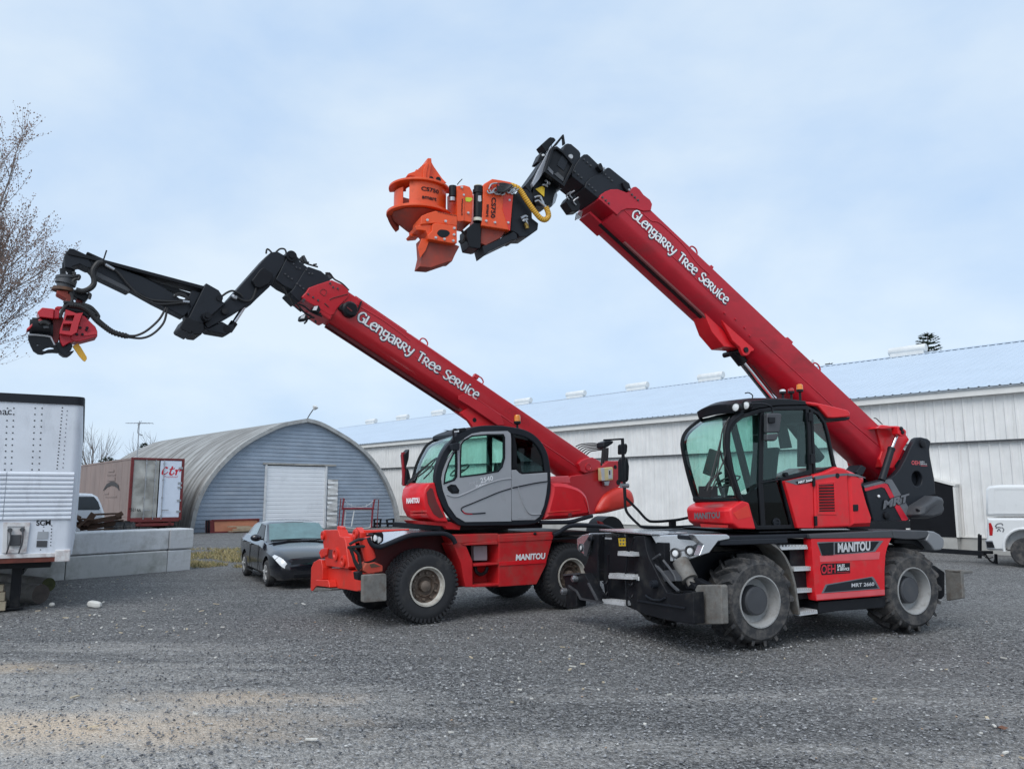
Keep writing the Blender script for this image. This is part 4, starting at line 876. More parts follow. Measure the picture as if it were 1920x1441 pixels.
# ---------------------------------------------------------------- trees
M['bark'] = mat('twig_bark', (0.15, 0.125, 0.112), 0.9, var=0.25, vs=3); M['bud'] = mat('brown_bud', (0.21, 0.135, 0.105), 0.85, var=0.3)
def bare_tree(name, lab, base, H, spread, seed, levels=5, buds=True, r0=0.2, lean=(0, 0), nb=7, group=None, up=0.35, ang=(0.35, 0.85), fmin=0.25):
    r = random.Random(seed); tk = MB(); cw = MB(); bd = MB(); bd.smooth = False
    def grow(p, d, ln, rad, lv):
        pts = [p]; n = 5; q = p.copy(); dd = d.copy(); kids = []
        for i in range(n):
            dd = (dd + Vector((r.uniform(-1, 1), r.uniform(-1, 1), r.uniform(-.5, .9)))*0.10 + Vector((0, 0, up*0.12))).normalized(); q = q + dd*ln/n; pts.append(q.copy()); kids.append((q.copy(), dd.copy(), (i+1)/n))
        (tk if lv >= levels-1 else cw).tube(pts, rad, 7 if lv >= levels-1 else 4, rad*0.5 if lv else rad*0.3)
        if lv <= 1 and buds:
            for c_, d_, f in kids:
                for _ in range(3):
                    if r.random() < 0.9:
                        s = r.uniform(0.02, 0.042); o = Vector((r.uniform(-1, 1), r.uniform(-1, 1), r.uniform(-.3, 1)))*0.09; e = (d_ + o*6).normalized(); t = e.orthogonal().normalized()*s*0.55; c2 = c_ + o
                        bd.add([c2 - t, c2 + e*s*0.9 + e.cross(t)*0.5, c2 + t, c2 - e*s*0.9 - e.cross(t)*0.5], [(0, 1, 2, 3)]); 
        if lv == 0: return
        k = nb if lv == levels else 5 if lv > 1 else 4
        for j in range(k):
            f = r.uniform(0.2, 1.0) if lv < levels else r.uniform(fmin, 1.0); c_, d_, _ = kids[min(n-1, int(f*n))]
            ax_ = d_.orthogonal(); ax_.rotate(Matrix.Rotation(r.uniform(0, 6.28), 3, d_)); nd = d_.copy(); nd.rotate(Matrix.Rotation(r.uniform(*ang), 3, ax_))
            grow(c_, nd, ln*r.uniform(0.45, 0.72), rad*0.40, lv-1)
        if lv > 0: grow(q, dd, ln*0.6, rad*0.48, lv-1)
    root = thing(name, lab, 'tree', loc=base, group=group)
    grow(Vector((0, 0, 0)), Vector((lean[0], lean[1], 1)).normalized(), H*0.48, r0, levels)
    tk.build('trunk', M['bark'], root); c_ = cw.build('crown', M['bark'], root)
    if buds: bd.build('buds', M['bud'], c_)
    return root
bare_tree('budding_tree', 'tall leafless tree with brown buds behind the white trailer', (-17.7, 22.5, 0), 12.4, 4, 33, 4, True, 0.16, (0.06, 0), 12, ang=(0.25, 0.68), fmin=0.3)
bare_tree('bare_tree', 'wide leafless tree left of the aerial beyond the brown trailer', (-40.5, 76, 0), 8.6, 3, 4, 3, False, 0.13, (0, 0), 8, 'leafless trees on the skyline', up=0.7)
bare_tree('bare_tree', 'leafless tree nearest the aerial beyond the brown trailer', (-37.0, 78, 0), 8.0, 3, 9, 3, False, 0.13, (0.05, 0), 8, 'leafless trees on the skyline', up=0.7)
bare_tree('bare_tree', 'small leafless tree right of the aerial above the shed roof', (-37.0, 86, 0), 7.4, 3, 12, 3, False, 0.12, (0, 0), 6, 'leafless trees on the skyline', up=0.7)
bare_tree('bare_tree', 'leafless treetop showing above the barn ridge beside the red boom', (20.4, 47, 0), 8.3, 3, 15, 3, False, 0.10, (0, 0), 6, 'leafless trees on the skyline', up=0.8)
M['needle'] = mat('dark_needles', (0.022, 0.040, 0.022), 0.85, var=0.4, vs=4)
def conifer(lab, base, H, rad, seed, group='dark conifers on the skyline', z0=0.1):
    r = random.Random(seed); root = thing('conifer_tree', lab, 'tree', loc=base, group=group); b = MB(); b.tube([(0, 0, 0), (0, 0, H)], 0.14, 7, 0.02); b.build('trunk', M['bark'], root); c = MB(); c.smooth = False
    z = H*z0
    while z < H*0.985:
        f = 1 - z/H; rr_ = rad*(f**0.6)*r.uniform(0.75, 1.15) + 0.06
        for k in range(9):
            a = r.random()*6.28; d = Vector((math.cos(a), math.sin(a), r.uniform(-.25, .30))).normalized(); n_ = max(4, int(rr_*9))
            for i in range(n_):
                p_ = Vector((0, 0, z)) + d*rr_*(i+1)/n_ + Vector((0, 0, 0.16*((i+1)/n_)**2*rr_))
                for s_ in (-1, 1, 0):
                    e = (d + Vector((-d.y, d.x, 0))*s_*0.9 + Vector((0, 0, r.uniform(-.2, .35)))).normalized(); l = r.uniform(.10, .24); t = e.orthogonal().normalized()*0.045; t.rotate(Matrix.Rotation(r.random()*3.1, 3, e)); c.add([p_ - t, p_ + t, p_ + e*l], [(0, 1, 2)])
        z += 0.16
    c.build('crown', M['needle'], root)
conifer('dark spruce top rising above the barn ridge at the far right', (24.9, 45.5, 0), 11.5, 2.5, 1, z0=0.6)
conifer('tiny conifer tip above the barn ridge right of the red boom', (20.8, 50, 0), 10.4, 1.5, 2, z0=0.6)
conifer('dark conifer beside the white trailer edge on the skyline', (-33.0, 58, 0), 5.6, 1.5, 3, z0=0.15)
conifer('low rounded conifer under the leafless trees on the skyline', (-37.5, 72, 0), 5.3, 2.2, 4, z0=0.15)
conifer('dark conifer tip left of the aerial above the shed roof', (-34.2, 72, 0), 6.6, 1.2, 5, z0=0.2)

# ================================================================ MACHINE KIT
def part(F, pts, v0, v1, name, m, parent, bevel=0.012, extra=None):
    """Solid plate: outline measured on the plane v = v0, thickened across to v1."""
    b = MB(); b.pv(F.V(pts, v0), v0, v1)
    if extra: extra(b)
    return b.build(name, m, parent, bevel=bevel)
def partu(F, pts, u0, u1, name, m, parent, bevel=0.012):
    b = MB(); b.pu(F.U(pts, u0), u0, u1); return b.build(name, m, parent, bevel=bevel)
def bolts(F, pts, v, r, name, m, parent, h=0.018):
    for p in pts:
        b = MB(); q = F.P(p, v); b.cyl(q, q + Vector((0, -h, 0)), r, r*0.8, 8); b.build(name, m, parent)
def rope(F, pts, v, r, name, m, parent, n=6, seg=7):
    b = MB(); b.tube(crv([F.P(p[:2], p[2] if len(p) > 2 else v) for p in pts], n), r, seg); return b.build(name, m, parent)
def tyre_ag(parent, u, z, v0, wd, r, flip=1):
    """Tractor tyre with chevron lugs, deep grey rim and hub; v0 = outer side, flip = -1 on the far side."""
    c = Vector((u, v0, z)); s = flip; ri = r*0.545
    prof = [(0.02, ri), (0.0, ri*1.04), (-0.012, r*0.78), (0.02, r*0.855), (0.055, r*0.885), (wd/2, r*0.905), (wd-0.055, r*0.885), (wd-0.02, r*0.855), (wd+0.012, r*0.78), (wd, ri*1.04), (wd-0.02, ri)]
    b = MB(); b.lathe([(t*s, q) for t, q in prof], c, (0, 1, 0), 48, cap=False)
    nl = 17
    for side in (0, 1):
        for k in range(nl):
            a0 = 2*pi*(k + 0.5*side)/nl; loops = []
            for j in range(6):
                f = j/5; t = (0.0 + f*wd*0.56) if side == 0 else (wd - f*wd*0.56); a = a0 + f*0.30; rr_ = r*(0.885 + 0.115*min(1, f*3.2)) if j else r*0.93
                rl = r*0.82 if j == 0 else r*0.87; hw = 0.075/ (1 + 0.5*f)
                q = []
                for (aa, rad) in ((a-hw*0.5-0.02, rl), (a-hw*0.42, rr_), (a+hw*0.42, rr_), (a+hw*0.5+0.02, rl)): q.append(c + Vector((math.cos(aa)*rad, t*s, math.sin(aa)*rad)))
                loops.append(q)
            b.loft(loops)
    ty = b.build('tyre', M['rubber'], parent, angle=28)
    b = MB(); b.lathe([(t*s, q) for t, q in ((0.015, ri*1.02), (-0.005, ri*1.01), (-0.005, ri*0.96), (0.05, ri*0.91), (0.16, ri*0.86), (0.17, ri*0.5), (0.17, 0))], c, (0, 1, 0), 40, cap=False)
    rim = b.build('rim', M['rim'], ty)
    b = MB(); b.lathe([(t*s, q) for t, q in ((0.17, ri*0.60), (0.075, ri*0.56), (0.06, ri*0.49), (0.055, 0.0))], c, (0, 1, 0), 30, cap=False); b.build('hub', M['dark_grey'], ty)
    return ty
def tyre_road(parent, u, z, v0, wd, r, flip=1):
    """Wide flotation tyre with a shallow block tread and a rusty pressed wheel."""
    c = Vector((u, v0, z)); s = flip; ri = r*0.525
    prof = [(0.03, ri), (0.0, ri*1.06), (-0.015, r*0.74), (-0.005, r*0.86), (0.03, r*0.95), (0.07, r*0.978), (wd-0.07, r*0.978), (wd-0.03, r*0.95), (wd+0.005, r*0.86), (wd+0.015, r*0.74), (wd, ri*1.06), (wd-0.03, ri)]
    b = MB(); b.lathe([(t*s, q) for t, q in prof], c, (0, 1, 0), 56, cap=False)
    for row in range(7):
        n = 46; t0 = 0.025 + row*(wd-0.05)/7; t1 = t0 + (wd-0.05)/7*0.80
        for k in range(n):
            a = 2*pi*(k + 0.5*(row % 2))/n; h = 2*pi/n*0.38; ra, rb = (r*0.955, r*0.985) if row in (0, 6) else (r*0.97, r)
            q = [[c + Vector((math.cos(a+d*h)*rad, t*s, math.sin(a+d*h)*rad)) for d, rad in ((-1, ra), (-0.9, rb), (0.9, rb), (1, ra))] for t in (t0, t1)]
            b.loft(q)
    for k in range(46):
        a = 2*pi*k/46; q = c + Vector((math.cos(a)*r*0.915, 0.004*s, math.sin(a)*r*0.915)); t = Vector((-math.sin(a), 0, math.cos(a))); b.obox(q, t*0.018, Vector((0, 0.012, 0)), Vector((math.cos(a), 0, math.sin(a)))*0.03)
    ty = b.build('tyre', M['rubber_road'], parent, angle=28)
    b = MB(); b.lathe([(t*s, q) for t, q in ((0.02, ri*1.02), (-0.012, ri*1.03), (-0.012, ri*0.96), (0.04, ri*0.93), (0.06, ri*0.86))], c, (0, 1, 0), 40, cap=False); rim = b.build('rim', M['rim_pale'], ty)
    b = MB(); b.lathe([(t*s, q) for t, q in ((0.06, ri*0.87), (0.12, ri*0.80), (0.10, ri*0.60), (0.07, ri*0.52), (0.13, ri*0.46), (0.14, ri*0.3), (0.05, ri*0.28), (0.035, ri*0.2), (0.03, 0.0))], c, (0, 1, 0), 36, cap=False)
    for k in range(10):
        a = 2*pi*k/10 + 0.2; q = c + Vector((math.cos(a)*ri*0.68, 0.10*s, math.sin(a)*ri*0.68)); b.cyl(q, q + Vector((0, -0.045*s, 0)), 0.02, 0.016, 6)
    b.build('hub', M['rim_rust'], ty)
    return ty
# broad-nib uncial alphabet: strokes in units of the x-height, and the advance
GL = {
 'G': (1.12, (((.98, 1.12), (.72, 1.33), (.35, 1.22), (.07, .70), (.28, .12), (.65, .0), (.98, .20)), ((.98, .02), (.97, .35), (.95, .62)), ((.66, .60), (1.06, .63)))),
 'L': (0.80, (((.16, 1.32), (.14, .70), (.12, .06)), ((.10, .08), (.45, .06), (.78, .10)))),
 'e': (0.92, (((.14, .50), (.48, .58), (.83, .62)), ((.83, .62), (.74, .95), (.42, 1.0), (.10, .60), (.16, .18), (.48, .0), (.86, .16)))),
 'n': (0.98, (((.02, .96), (.16, 1.0), (.16, .5), (.14, .0)), ((.16, .72), (.42, 1.0), (.72, .86), (.76, .35), (.74, .04), (.90, .0)))),
 'g': (0.96, (((.06, .98), (.45, .93), (.92, 1.0)), ((.66, .93), (.26, .90), (.10, .58), (.26, .26), (.60, .32), (.78, .60)), ((.82, .95), (.80, .30), (.70, -.18), (.40, -.42), (.08, -.28), (.20, -.05)))),
 'a': (0.96, (((.16, .92), (.50, 1.02), (.76, .82), (.76, .35), (.76, .04), (.92, .0)), ((.76, .60), (.36, .62), (.08, .34), (.28, .0), (.58, .06), (.76, .28)))),
 'R': (0.98, (((.16, 1.02), (.15, .5), (.14, -.02)), ((.04, .98), (.46, 1.04), (.76, .82), (.56, .52), (.22, .46)), ((.40, .50), (.62, .22), (.96, -.03)))),
 'y': (0.98, (((.04, .98), (.20, .92), (.22, .50), (.46, .30), (.72, .46)), ((.92, 1.05), (.78, .45), (.58, -.15), (.30, -.42), (.06, -.26)))),
 'T': (0.92, (((.02, 1.24), (.45, 1.30), (.94, 1.26)), ((.48, 1.28), (.46, .6), (.44, .0)))),
 'S': (0.92, (((.84, 1.10), (.56, 1.32), (.20, 1.14), (.22, .82), (.56, .64), (.82, .38), (.64, .06), (.30, .0), (.04, .20)),)),
 'v': (0.96, (((.02, 1.0), (.16, .94), (.14, .35), (.40, .0), (.72, .22), (.80, .70), (.70, 1.02)))),
 'i': (0.44, (((.08, .98), (.20, .95), (.18, .40), (.20, .02), (.34, .0)), ((.22, 1.22), (.42, 1.42)))),
 'c': (0.86, (((.82, .82), (.58, 1.0), (.22, .88), (.08, .45), (.34, .02), (.80, .16)),)),
 ' ': (0.72, ())}
GL['v'] = (0.96, (GL['v'][1],))
def uncial(text, org, du, dn, xh, width, v, parent, m, m2):
    """Lay the words along du from org (u, z); dn = up direction; xh = x-height; fit to width; dark edge behind, white in front."""
    adv = sum(GL[c][0] for c in text); k = width/adv
    for pen, mm_, off in ((0.36, m2, 0.004), (0.215, m, 0.008)):
        b = MB(); b.smooth = False; x = 0.0; q = 0
        for ch in text:
            w_, strokes = GL[ch]
            for s in strokes:
                c = crv(s, 6); n = len(c); A = []; B = []
                for i in range(n):
                    e = (Vector(c[min(i+1, n-1)]) - Vector(c[max(i-1, 0)])).normalized(); nn_ = Vector((-e.y, e.x)); ang = math.atan2(e.y, e.x)
                    h = pen/2*(0.62 + 0.55*abs(math.sin(ang - 0.35))) if mm_ is m else pen/2
                    p = Vector(c[i])
                    if mm_ is m2 and i == 0: p = p - e*0.08
                    if mm_ is m2 and i == n-1: p = p + e*0.08
                    if mm_ is m2: p = p + Vector((0.03, -0.03))
                    A.append(p + nn_*h); B.append(p - nn_*h)
                def w(p): t = Vector(org) + Vector(du)*((x + p.x)*k) + Vector(dn)*(p.y*xh); return (t.x, v - off - 0.0003*(q % 3), t.y)
                b.add([w(p) for p in A] + [w(p) for p in B], [(i, i+1, n+i+1, n+i) for i in range(n-1)]); q += 1
            x += w_
        b.build('lettering', mm_, parent)
def shrink(q, k):
    cx = sum(p[0] for p in q)/len(q); cy_ = sum(p[1] for p in q)/len(q); return [(cx + (a-cx)*k, cy_ + (c-cy_)*k) for a, c in q]
class Boom:
    """Main boom axis in a machine frame: top edge measured at two photo points on the near face v."""
    def __init__(s, F, v, top0, top1, crease):
        s.F, s.v = F, v; a, b = Vector(F.sv(top0, v)), Vector(F.sv(top1, v)); s.o = a; s.e = (b-a).normalized(); s.n = Vector((s.e.y, -s.e.x))
        if s.n.y > 0: s.n = -s.n
        s.h = sum((Vector(F.sv(p, v)) - a).dot(s.n) for p in crease)/len(crease); s.L = (b-a).length
    def sn(s, p, v=None): q = Vector(s.F.sv(p, s.v if v is None else v)) - s.o; return (q.dot(s.e), q.dot(s.n))
    def at(s, a, n, v): q = s.o + s.e*a + s.n*n; return Vector((q.x, v, q.y))
    def prof(s, b, sec, a0, a1):                     # sec: (v, n) loop
        b.loft([[s.at(a, n, v) for v, n in sec] for a in (a0, a1)]); return b
    def box(s, b, a0, a1, n0, n1, v0, v1): return s.prof(b, [(v0, n0), (v1, n0), (v1, n1), (v0, n1)], a0, a1)

# ================================================================ THE NEARER (RIGHT) TELEHANDLER
pf, pr = gp(1414, 1219), gp(1700, 1190); e_ = pr - pf
RF = Frame((pf.x, pf.y), math.atan2(e_.y, e_.x))
rc = thing('telehandler_crane', 'red and black rotating telehandler with black dark-glass cab and orange saw head on its boom', 'telehandler', RF, group=None)
A = K(1050, 720, 4.8); B2 = K(1440, 720, 4.8); C3 = K(1050, 970, 4.8); D4 = K(1440, 970, 4.8); R4 = K(1000, 250, 9.6); R5 = K(1270, 740, 9.6); R6 = K(1370, 760, 9.6)
# wheels
for u in (0.13, 2.82):
    tyre_ag(rc, u, 0.575, 0.0, 0.46, 0.58); tyre_ag(rc, u, 0.575, 2.2, 0.46, 0.58, -1)
# chassis
b = MB(); b.box(-0.75, 3.3, 0.55, 1.65, 0.50, 1.15); b.box(-0.15, 0.4, 0.3, 1.9, 0.45, 0.70); b.box(2.55, 3.1, 0.3, 1.9, 0.45, 0.70); b.box(0.75, 2.2, 0.12, 2.08, 0.55, 1.2)
b.cyl((0.13, 0.2, 0.575), (0.13, 2.0, 0.575), 0.13); b.cyl((2.82, 0.2, 0.575), (2.82, 2.0, 0.575), 0.13); b.build('chassis', M['black_dusty'], rc, bevel=0.01)
b = MB(); b.box(-0.72, 3.15, 0.02, 2.18, 1.33, 1.385); b.box(-0.45, 0.62, 0.0, 0.5, 1.27, 1.34); b.box(-0.45, 0.62, 1.7, 2.2, 1.27, 1.34); b.build('deck', M['charcoal'], rc, bevel=0.015)
b = MB(); b.box(-0.97, -0.40, 0.72, 2.05, 1.372, 1.396); b.build('front_deck', M['silver'], rc, bevel=0.006)
b = MB(); b.cyl((1.45, 1.1, 1.38), (1.45, 1.1, 1.47), 0.62, n=32); b.build('slew_ring', M['black_dusty'], rc)
# front wheel arch liner
def arch(u0, z0, r, v0, v1, a0, a1, th, name, m, n=14):
    b = MB(); L0 = []; 
    for i in range(n+1):
        a = R(a0 + (a1-a0)*i/n); L0.append([(u0 + math.cos(a)*q, v, z0 + math.sin(a)*q) for q, v in ((r, v0), (r, v1), (r+th, v1), (r+th, v0))])
    b.loft(L0); return b.build(name, m, rc)
md_ = crv(D4((20, 235), (110, 300), (180, 420), (225, 560), (250, 700), (276, 872)), 4); mo_ = crv(D4((62, 235), (150, 330), (207, 440), (245, 570), (268, 700), (290, 868)), 4)
b = MB(); q = RF.V(md_ + mo_[::-1], 0.02); b.pv(q, 0.02, 0.40); b.build('mudguard', M['pad'], rc)
# side panel with its lettering
sp_ = part(RF, D4((388, 192), (400, 186), (1108, 178), (1112, 184), (1075, 265), (1058, 340), (1050, 480), (1052, 700), (438, 748), (425, 700), (410, 480)), -0.02, 0.12, 'side_panel', M['red'], rc, 0.015)
part(RF, D4((442, 225), (450, 218), (1038, 207), (965, 305), (600, 342), (484, 345)), -0.024, -0.0195, 'decal', M['decal_grey'], sp_, 0)
part(RF, D4((456, 232), (590, 222), (590, 335), (492, 338)), -0.030, -0.0242, 'decal', M['black'], sp_, 0); part(RF, D4((605, 226), (1000, 214), (942, 296), (605, 328)), -0.028, -0.0242, 'decal', M['black'], sp_, 0)
def let(F, body, pts, v, m, par, bold=0.02): a, c, d = pts; return letter(body, F.P(a, v), F.P(c, v), F.P(d, v), m, par, (0, 0, 0), bold)
M['decal_light'] = mat('light_grey_decal', (0.50, 0.51, 0.53), 0.45)
let(RF, 'MANITOU', D4((628, 315), (922, 296), (628, 226)), -0.031, M['decal_light'], sp_, 0.045)
part(RF, D4((465, 340), (1010, 308), (1000, 372), (470, 398)), -0.024, -0.0195, 'rib', M['pale_red'], sp_, 0)
part(RF, D4((472, 460), (480, 420), (500, 412), (738, 405), (740, 496), (485, 515)), -0.024, -0.0195, 'decal', M['black'], sp_, 0)
let(RF, 'OEH', D4((480, 506), (608, 498), (480, 424)), -0.027, M['red_vinyl'], sp_, 0.02)
let(RF, 'SALES', D4((624, 448), (690, 444), (624, 420)), -0.027, M['white'], sp_, 0.02); let(RF, '& SERVICE', D4((624, 477), (732, 472), (624, 452)), -0.027, M['white'], sp_, 0.02)
part(RF, D4((624, 490), (734, 484), (734, 488), (624, 494)), -0.027, -0.0245, 'decal', M['red_vinyl'], sp_, 0)
part(RF, D4((482, 680), (520, 600), (940, 528), (958, 545), (1010, 640)), -0.024, -0.0195, 'decal', M['decal_grey'], sp_, 0); part(RF, D4((505, 670), (535, 608), (930, 538), (990, 632)), -0.027, -0.0245, 'decal', M['charcoal'], sp_, 0)
let(RF, 'MRT 2660', D4((752, 625), (957, 612), (752, 590)), -0.030, M['decal_light'], sp_, 0.03)
part(RF, D4((436, 690), (1050, 645), (1052, 690), (440, 738)), -0.024, -0.0195, 'rib', M['pale_red'], sp_, 0)
part(RF, D4((455, 758), (1060, 708), (1062, 790), (1040, 812), (640, 838), (458, 865)), 0.02, 0.35, 'sill', M['black_dusty'], rc)
# steps
part(RF, D4((70, 190), (392, 190), (455, 762), (452, 868), (285, 872), (250, 560), (170, 330)), 0.30, 0.42, 'step_housing', M['black_dusty'], rc)
for s in (((102, 262), (358, 260), (358, 282), (125, 290)), ((234, 458), (388, 454), (390, 474), (237, 482)), ((258, 654), (413, 648), (413, 668), (262, 678)), ((276, 862), (445, 842), (446, 862), (282, 884))):
    q = RF.V(D4(*s), 0.03); b = MB(); b.pv(q, 0.03, 0.30); n = 9
    for i in range(n):
        u = q[0][0] + (q[1][0]-q[0][0])*(i+0.5)/n; z = q[0][1] + (q[1][1]-q[0][1])*(i+.5)/n; b.box(u-0.010, u+0.010, 0.025, 0.28, z, z+0.022)
    b.build('step', M['tread'], rc)
# rear wing and fender line
part(RF, D4((372, 148), (1115, 112), (1132, 184), (382, 190)), -0.03, 0.5, 'fender', M['dark_grey'], rc, 0.015)
part(RF, D4((1117, 112), (1440, 118), (1450, 145), (1420, 182), (1350, 196), (1240, 196), (1133, 186)), -0.03, 0.55, 'fender', M['dark_grey'], rc, 0.015)
part(RF, D4((1441, 118), (1500, 124), (1545, 148), (1588, 196), (1586, 260), (1560, 292), (1500, 296), (1468, 250), (1425, 205), (1450, 145)), -0.035, 0.55, 'fender_end', mat('light_grey_plastic', (0.20, 0.21, 0.225), 0.42, coat=0.2, var=0.06), rc, 0.02)
part(RF, D4((1140, 190), (1350, 200), (1420, 260), (1400, 290), (1300, 240), (1140, 230)), 0.10, 0.5, 'fender_liner', M['black_dusty'], rc)
# rear stabiliser
b = MB(); q = RF.V(D4((1465, 425), (1500, 428), (1592, 490), (1592, 700), (1560, 735), (1515, 730), (1520, 560), (1470, 470)), 0.15); b.pv(q, 0.15, 0.35); b.box(3.35, 3.6, 0.35, 1.9, 0.45, 0.75); b.build('stabiliser', M['black_dusty'], rc, bevel=0.01)
up = RF.sv((1771, 1100), 0.12)[0]; partu(RF, D4((1592, 478), (1735, 470), (1752, 725), (1605, 748)), up, up+0.06, 'stabiliser_pad', M['pad'], rc)
b = MB(); q = RF.U(D4((1590, 478), (1735, 470)), up); b.box(up-0.0, up+0.25, q[1][0], q[0][0], q[0][1]-0.02, q[0][1]+0.02); b.build('pad_bracket', M['pad'], rc, bevel=0.01)
# ---- front end
uF = -0.98
part_l = lambda *pts: RF.U(C3(*pts), uF)
fr = MB()
fr.pu(part_l((268, 152), (345, 152), (335, 570), (255, 560), (208, 465), (288, 285)), uF, uF+0.12)
fr.pu(part_l((662, 165), (758, 165), (775, 290), (800, 365), (850, 462), (905, 575), (960, 672), (1060, 690), (1195, 668), (1205, 955), (1120, 950), (930, 915), (760, 870), (690, 838), (600, 800), (600, 640), (670, 620)), uF+0.002, uF+0.16)
fr.pu(part_l((345, 172), (660, 175), (655, 620), (640, 800), (360, 770), (330, 560)), uF+0.10, uF+0.18)
fr.box(uF+0.12, -0.6, 0.6, 1.7, 0.55, 1.28)
front = fr.build('front_frame', M['black_dusty'], rc, bevel=0.01)
la = MB(); PU = lambda p, k=0.0: RF.PU(C3(p)[0], uF - k)
for pts in (((388, 165), (362, 240), (345, 330), (350, 460), (352, 620)), ((668, 178), (640, 250), (612, 330), (592, 500), (596, 640), (603, 790))): la.tube(crv([PU(p, 0.07) for p in pts], 4), 0.013, 6)
for p0, p1 in (((352, 468), (430, 466)), ((590, 492), (680, 490)), ((437, 330), (434, 720)), ((600, 160), (604, 300))): la.bar(PU(p0, 0.05), PU(p1, 0.05), 0.02, 0.02)
for (x, y) in ((410, 590), (410, 690), (640, 605), (640, 715)): la.tube(crv([PU((x-25, y-10), 0.06), PU((x, y+5), 0.09), PU((x+18, y-22), 0.06)], 4), 0.012, 6)
la.build('ladder', M['black'], rc)
for s in (((518, 318), (655, 330), (655, 348), (518, 340)), ((436, 516), (652, 530), (652, 556), (438, 546)), ((374, 748), (578, 768), (577, 792), (372, 768))):
    q = RF.U(C3(*s), uF-0.10); b = MB(); b.pu(q, uF-0.10, uF+0.06); n = 9
    for i in range(n):
        v = q[0][0] + (q[1][0]-q[0][0])*(i+.5)/n; z = q[0][1] + (q[1][1]-q[0][1])*(i+.5)/n; b.box(uF-0.10, uF+0.05, v-0.012, v+0.012, z, z+0.026)
    b.build('step', M['tread'], rc)
partu(RF, C3((524, 184), (604, 182), (608, 254), (532, 256)), uF+0.092, uF+0.098, 'warning_sticker', M['sticker'], front, 0)
b = MB(); b.smooth = False
for i in range(3):
    for j in range(2): q = RF.U(C3((534+26*i, 192+32*j), (552+26*i, 191+32*j), (553+26*i, 214+32*j), (536+26*i, 216+32*j)), uF+0.089); b.pu(inset(q, 0.006), uF+0.089, uF+0.0915)
b.build('pictogram', M['decal_grey'], front)
partu(RF, C3((404, 176), (464, 180), (464, 196), (404, 192)), uF+0.092, uF+0.098, 'plate', M['decal_light'], front, 0)
partu(RF, C3((686, 530), (712, 532), (712, 566), (688, 564)), uF-0.004, uF-0.001, 'reflector', M['white'], front, 0)
for (x, y, r_) in ((865, 598, 0.055), (298, 190, 0.035)):
    p = PU((x, y)); b = MB(); b.cyl(p + Vector((0.05, 0, 0)), p - Vector((0.07, 0, 0)), r_, r_*0.9, 20); b.cyl(p - Vector((0.07, 0, 0)), p - Vector((0.085, 0, 0)), r_*0.55, n=14); b.build('pivot_pin', M['charcoal'], front)
b = MB(); 
for pts in (((770, 700), (830, 735), (900, 742), (945, 720)),): b.tube(crv([PU(p, 0.02) for p in pts], 5), 0.013, 6)
b.bar(PU((700, 745), 0.01), PU((1125, 812), 0.01), 0.02, 0.02); b.build('weld_bead', M['charcoal'], front)
# far and near front stabilisers
uS = -1.12
b = MB(); b.pu(RF.U(C3((32, 512), (172, 500), (215, 500), (250, 560), (300, 660), (372, 765), (200, 738), (150, 700), (150, 800), (58, 818), (48, 640)), uS), uS, uS+0.16); b.build('stabiliser', M['black_dusty'], rc, bevel=0.01)
b = MB()
for pts in (((35, 515), (172, 502)), ((80, 612), (150, 660), (185, 728)), ((185, 728), (372, 765)), ((255, 590), (340, 750))):
    for p, q in zip(pts, pts[1:]): b.bar(RF.PU(C3(p)[0], uS-0.01), RF.PU(C3(q)[0], uS-0.01), 0.03, 0.025)
b.build('stabiliser_rib', M['dark_grey'], rc)
for p in ((150, 548), (52, 660)):
    q = RF.PU(C3(p)[0], uS); b = MB(); b.cyl(q, q - Vector((0.07, 0, 0)), 0.05, 0.045, 16); b.cyl(q - Vector((0.07, 0, 0)), q - Vector((0.085, 0, 0)), 0.024, n=10); b.build('pivot_pin', M['steel'], rc)
uP = -0.78
b = MB(); b.pu(RF.U(C3((1212, 648), (1232, 605), (1440, 603), (1450, 620), (1458, 958), (1218, 962)), uP), uP, uP+0.10); b.build('stabiliser_pad', M['pad'], rc, bevel=0.015)
b = MB(); b.pu(RF.U(C3((1112, 548), (1145, 552), (1215, 610), (1215, 650), (1130, 640)), uP), uP, uP+0.12); b.pu(RF.U(C3((1190, 545), (1225, 545), (1330, 600), (1228, 606)), uP+0.05), uP+0.05, uP+0.14); b.pu(RF.U(C3((1060, 655), (1205, 655), (1215, 960), (1140, 952), (1130, 690)), uP-0.03), uP-0.03, uP+0.20); b.build('stabiliser_arm', M['black_dusty'], rc, bevel=0.012)
b = MB(); b.cyl(RF.PU(C3((1085, 395))[0], uP+0.05), RF.PU(C3((1170, 560))[0], uP+0.05), 0.105, n=20); b.cyl(RF.PU(C3((1155, 530))[0], uP+0.05), RF.PU(C3((1195, 610))[0], uP+0.05), 0.06, n=16); b.build('stabiliser_cylinder', M['pad'], rc)
for s in (((850, 420), (930, 510), (990, 590), (1060, 660)), ((830, 380), (900, 330)), ((880, 440), (950, 520), (1010, 600), (1075, 660)), ((930, 385), (990, 460), (1030, 520), (1045, 570))): b = MB(); b.tube(crv([PU(p, -0.05) for p in s], 4), 0.016, 6); b.build('hose', M['dark_grey'], rc)
b = MB()
b.pu(RF.U(C3((900, 480), (985, 470), (1040, 530), (1050, 570), (920, 575)), uF+0.06), uF+0.06, uF+0.16); b.build('hose_guard', M['dark_grey'], rc)
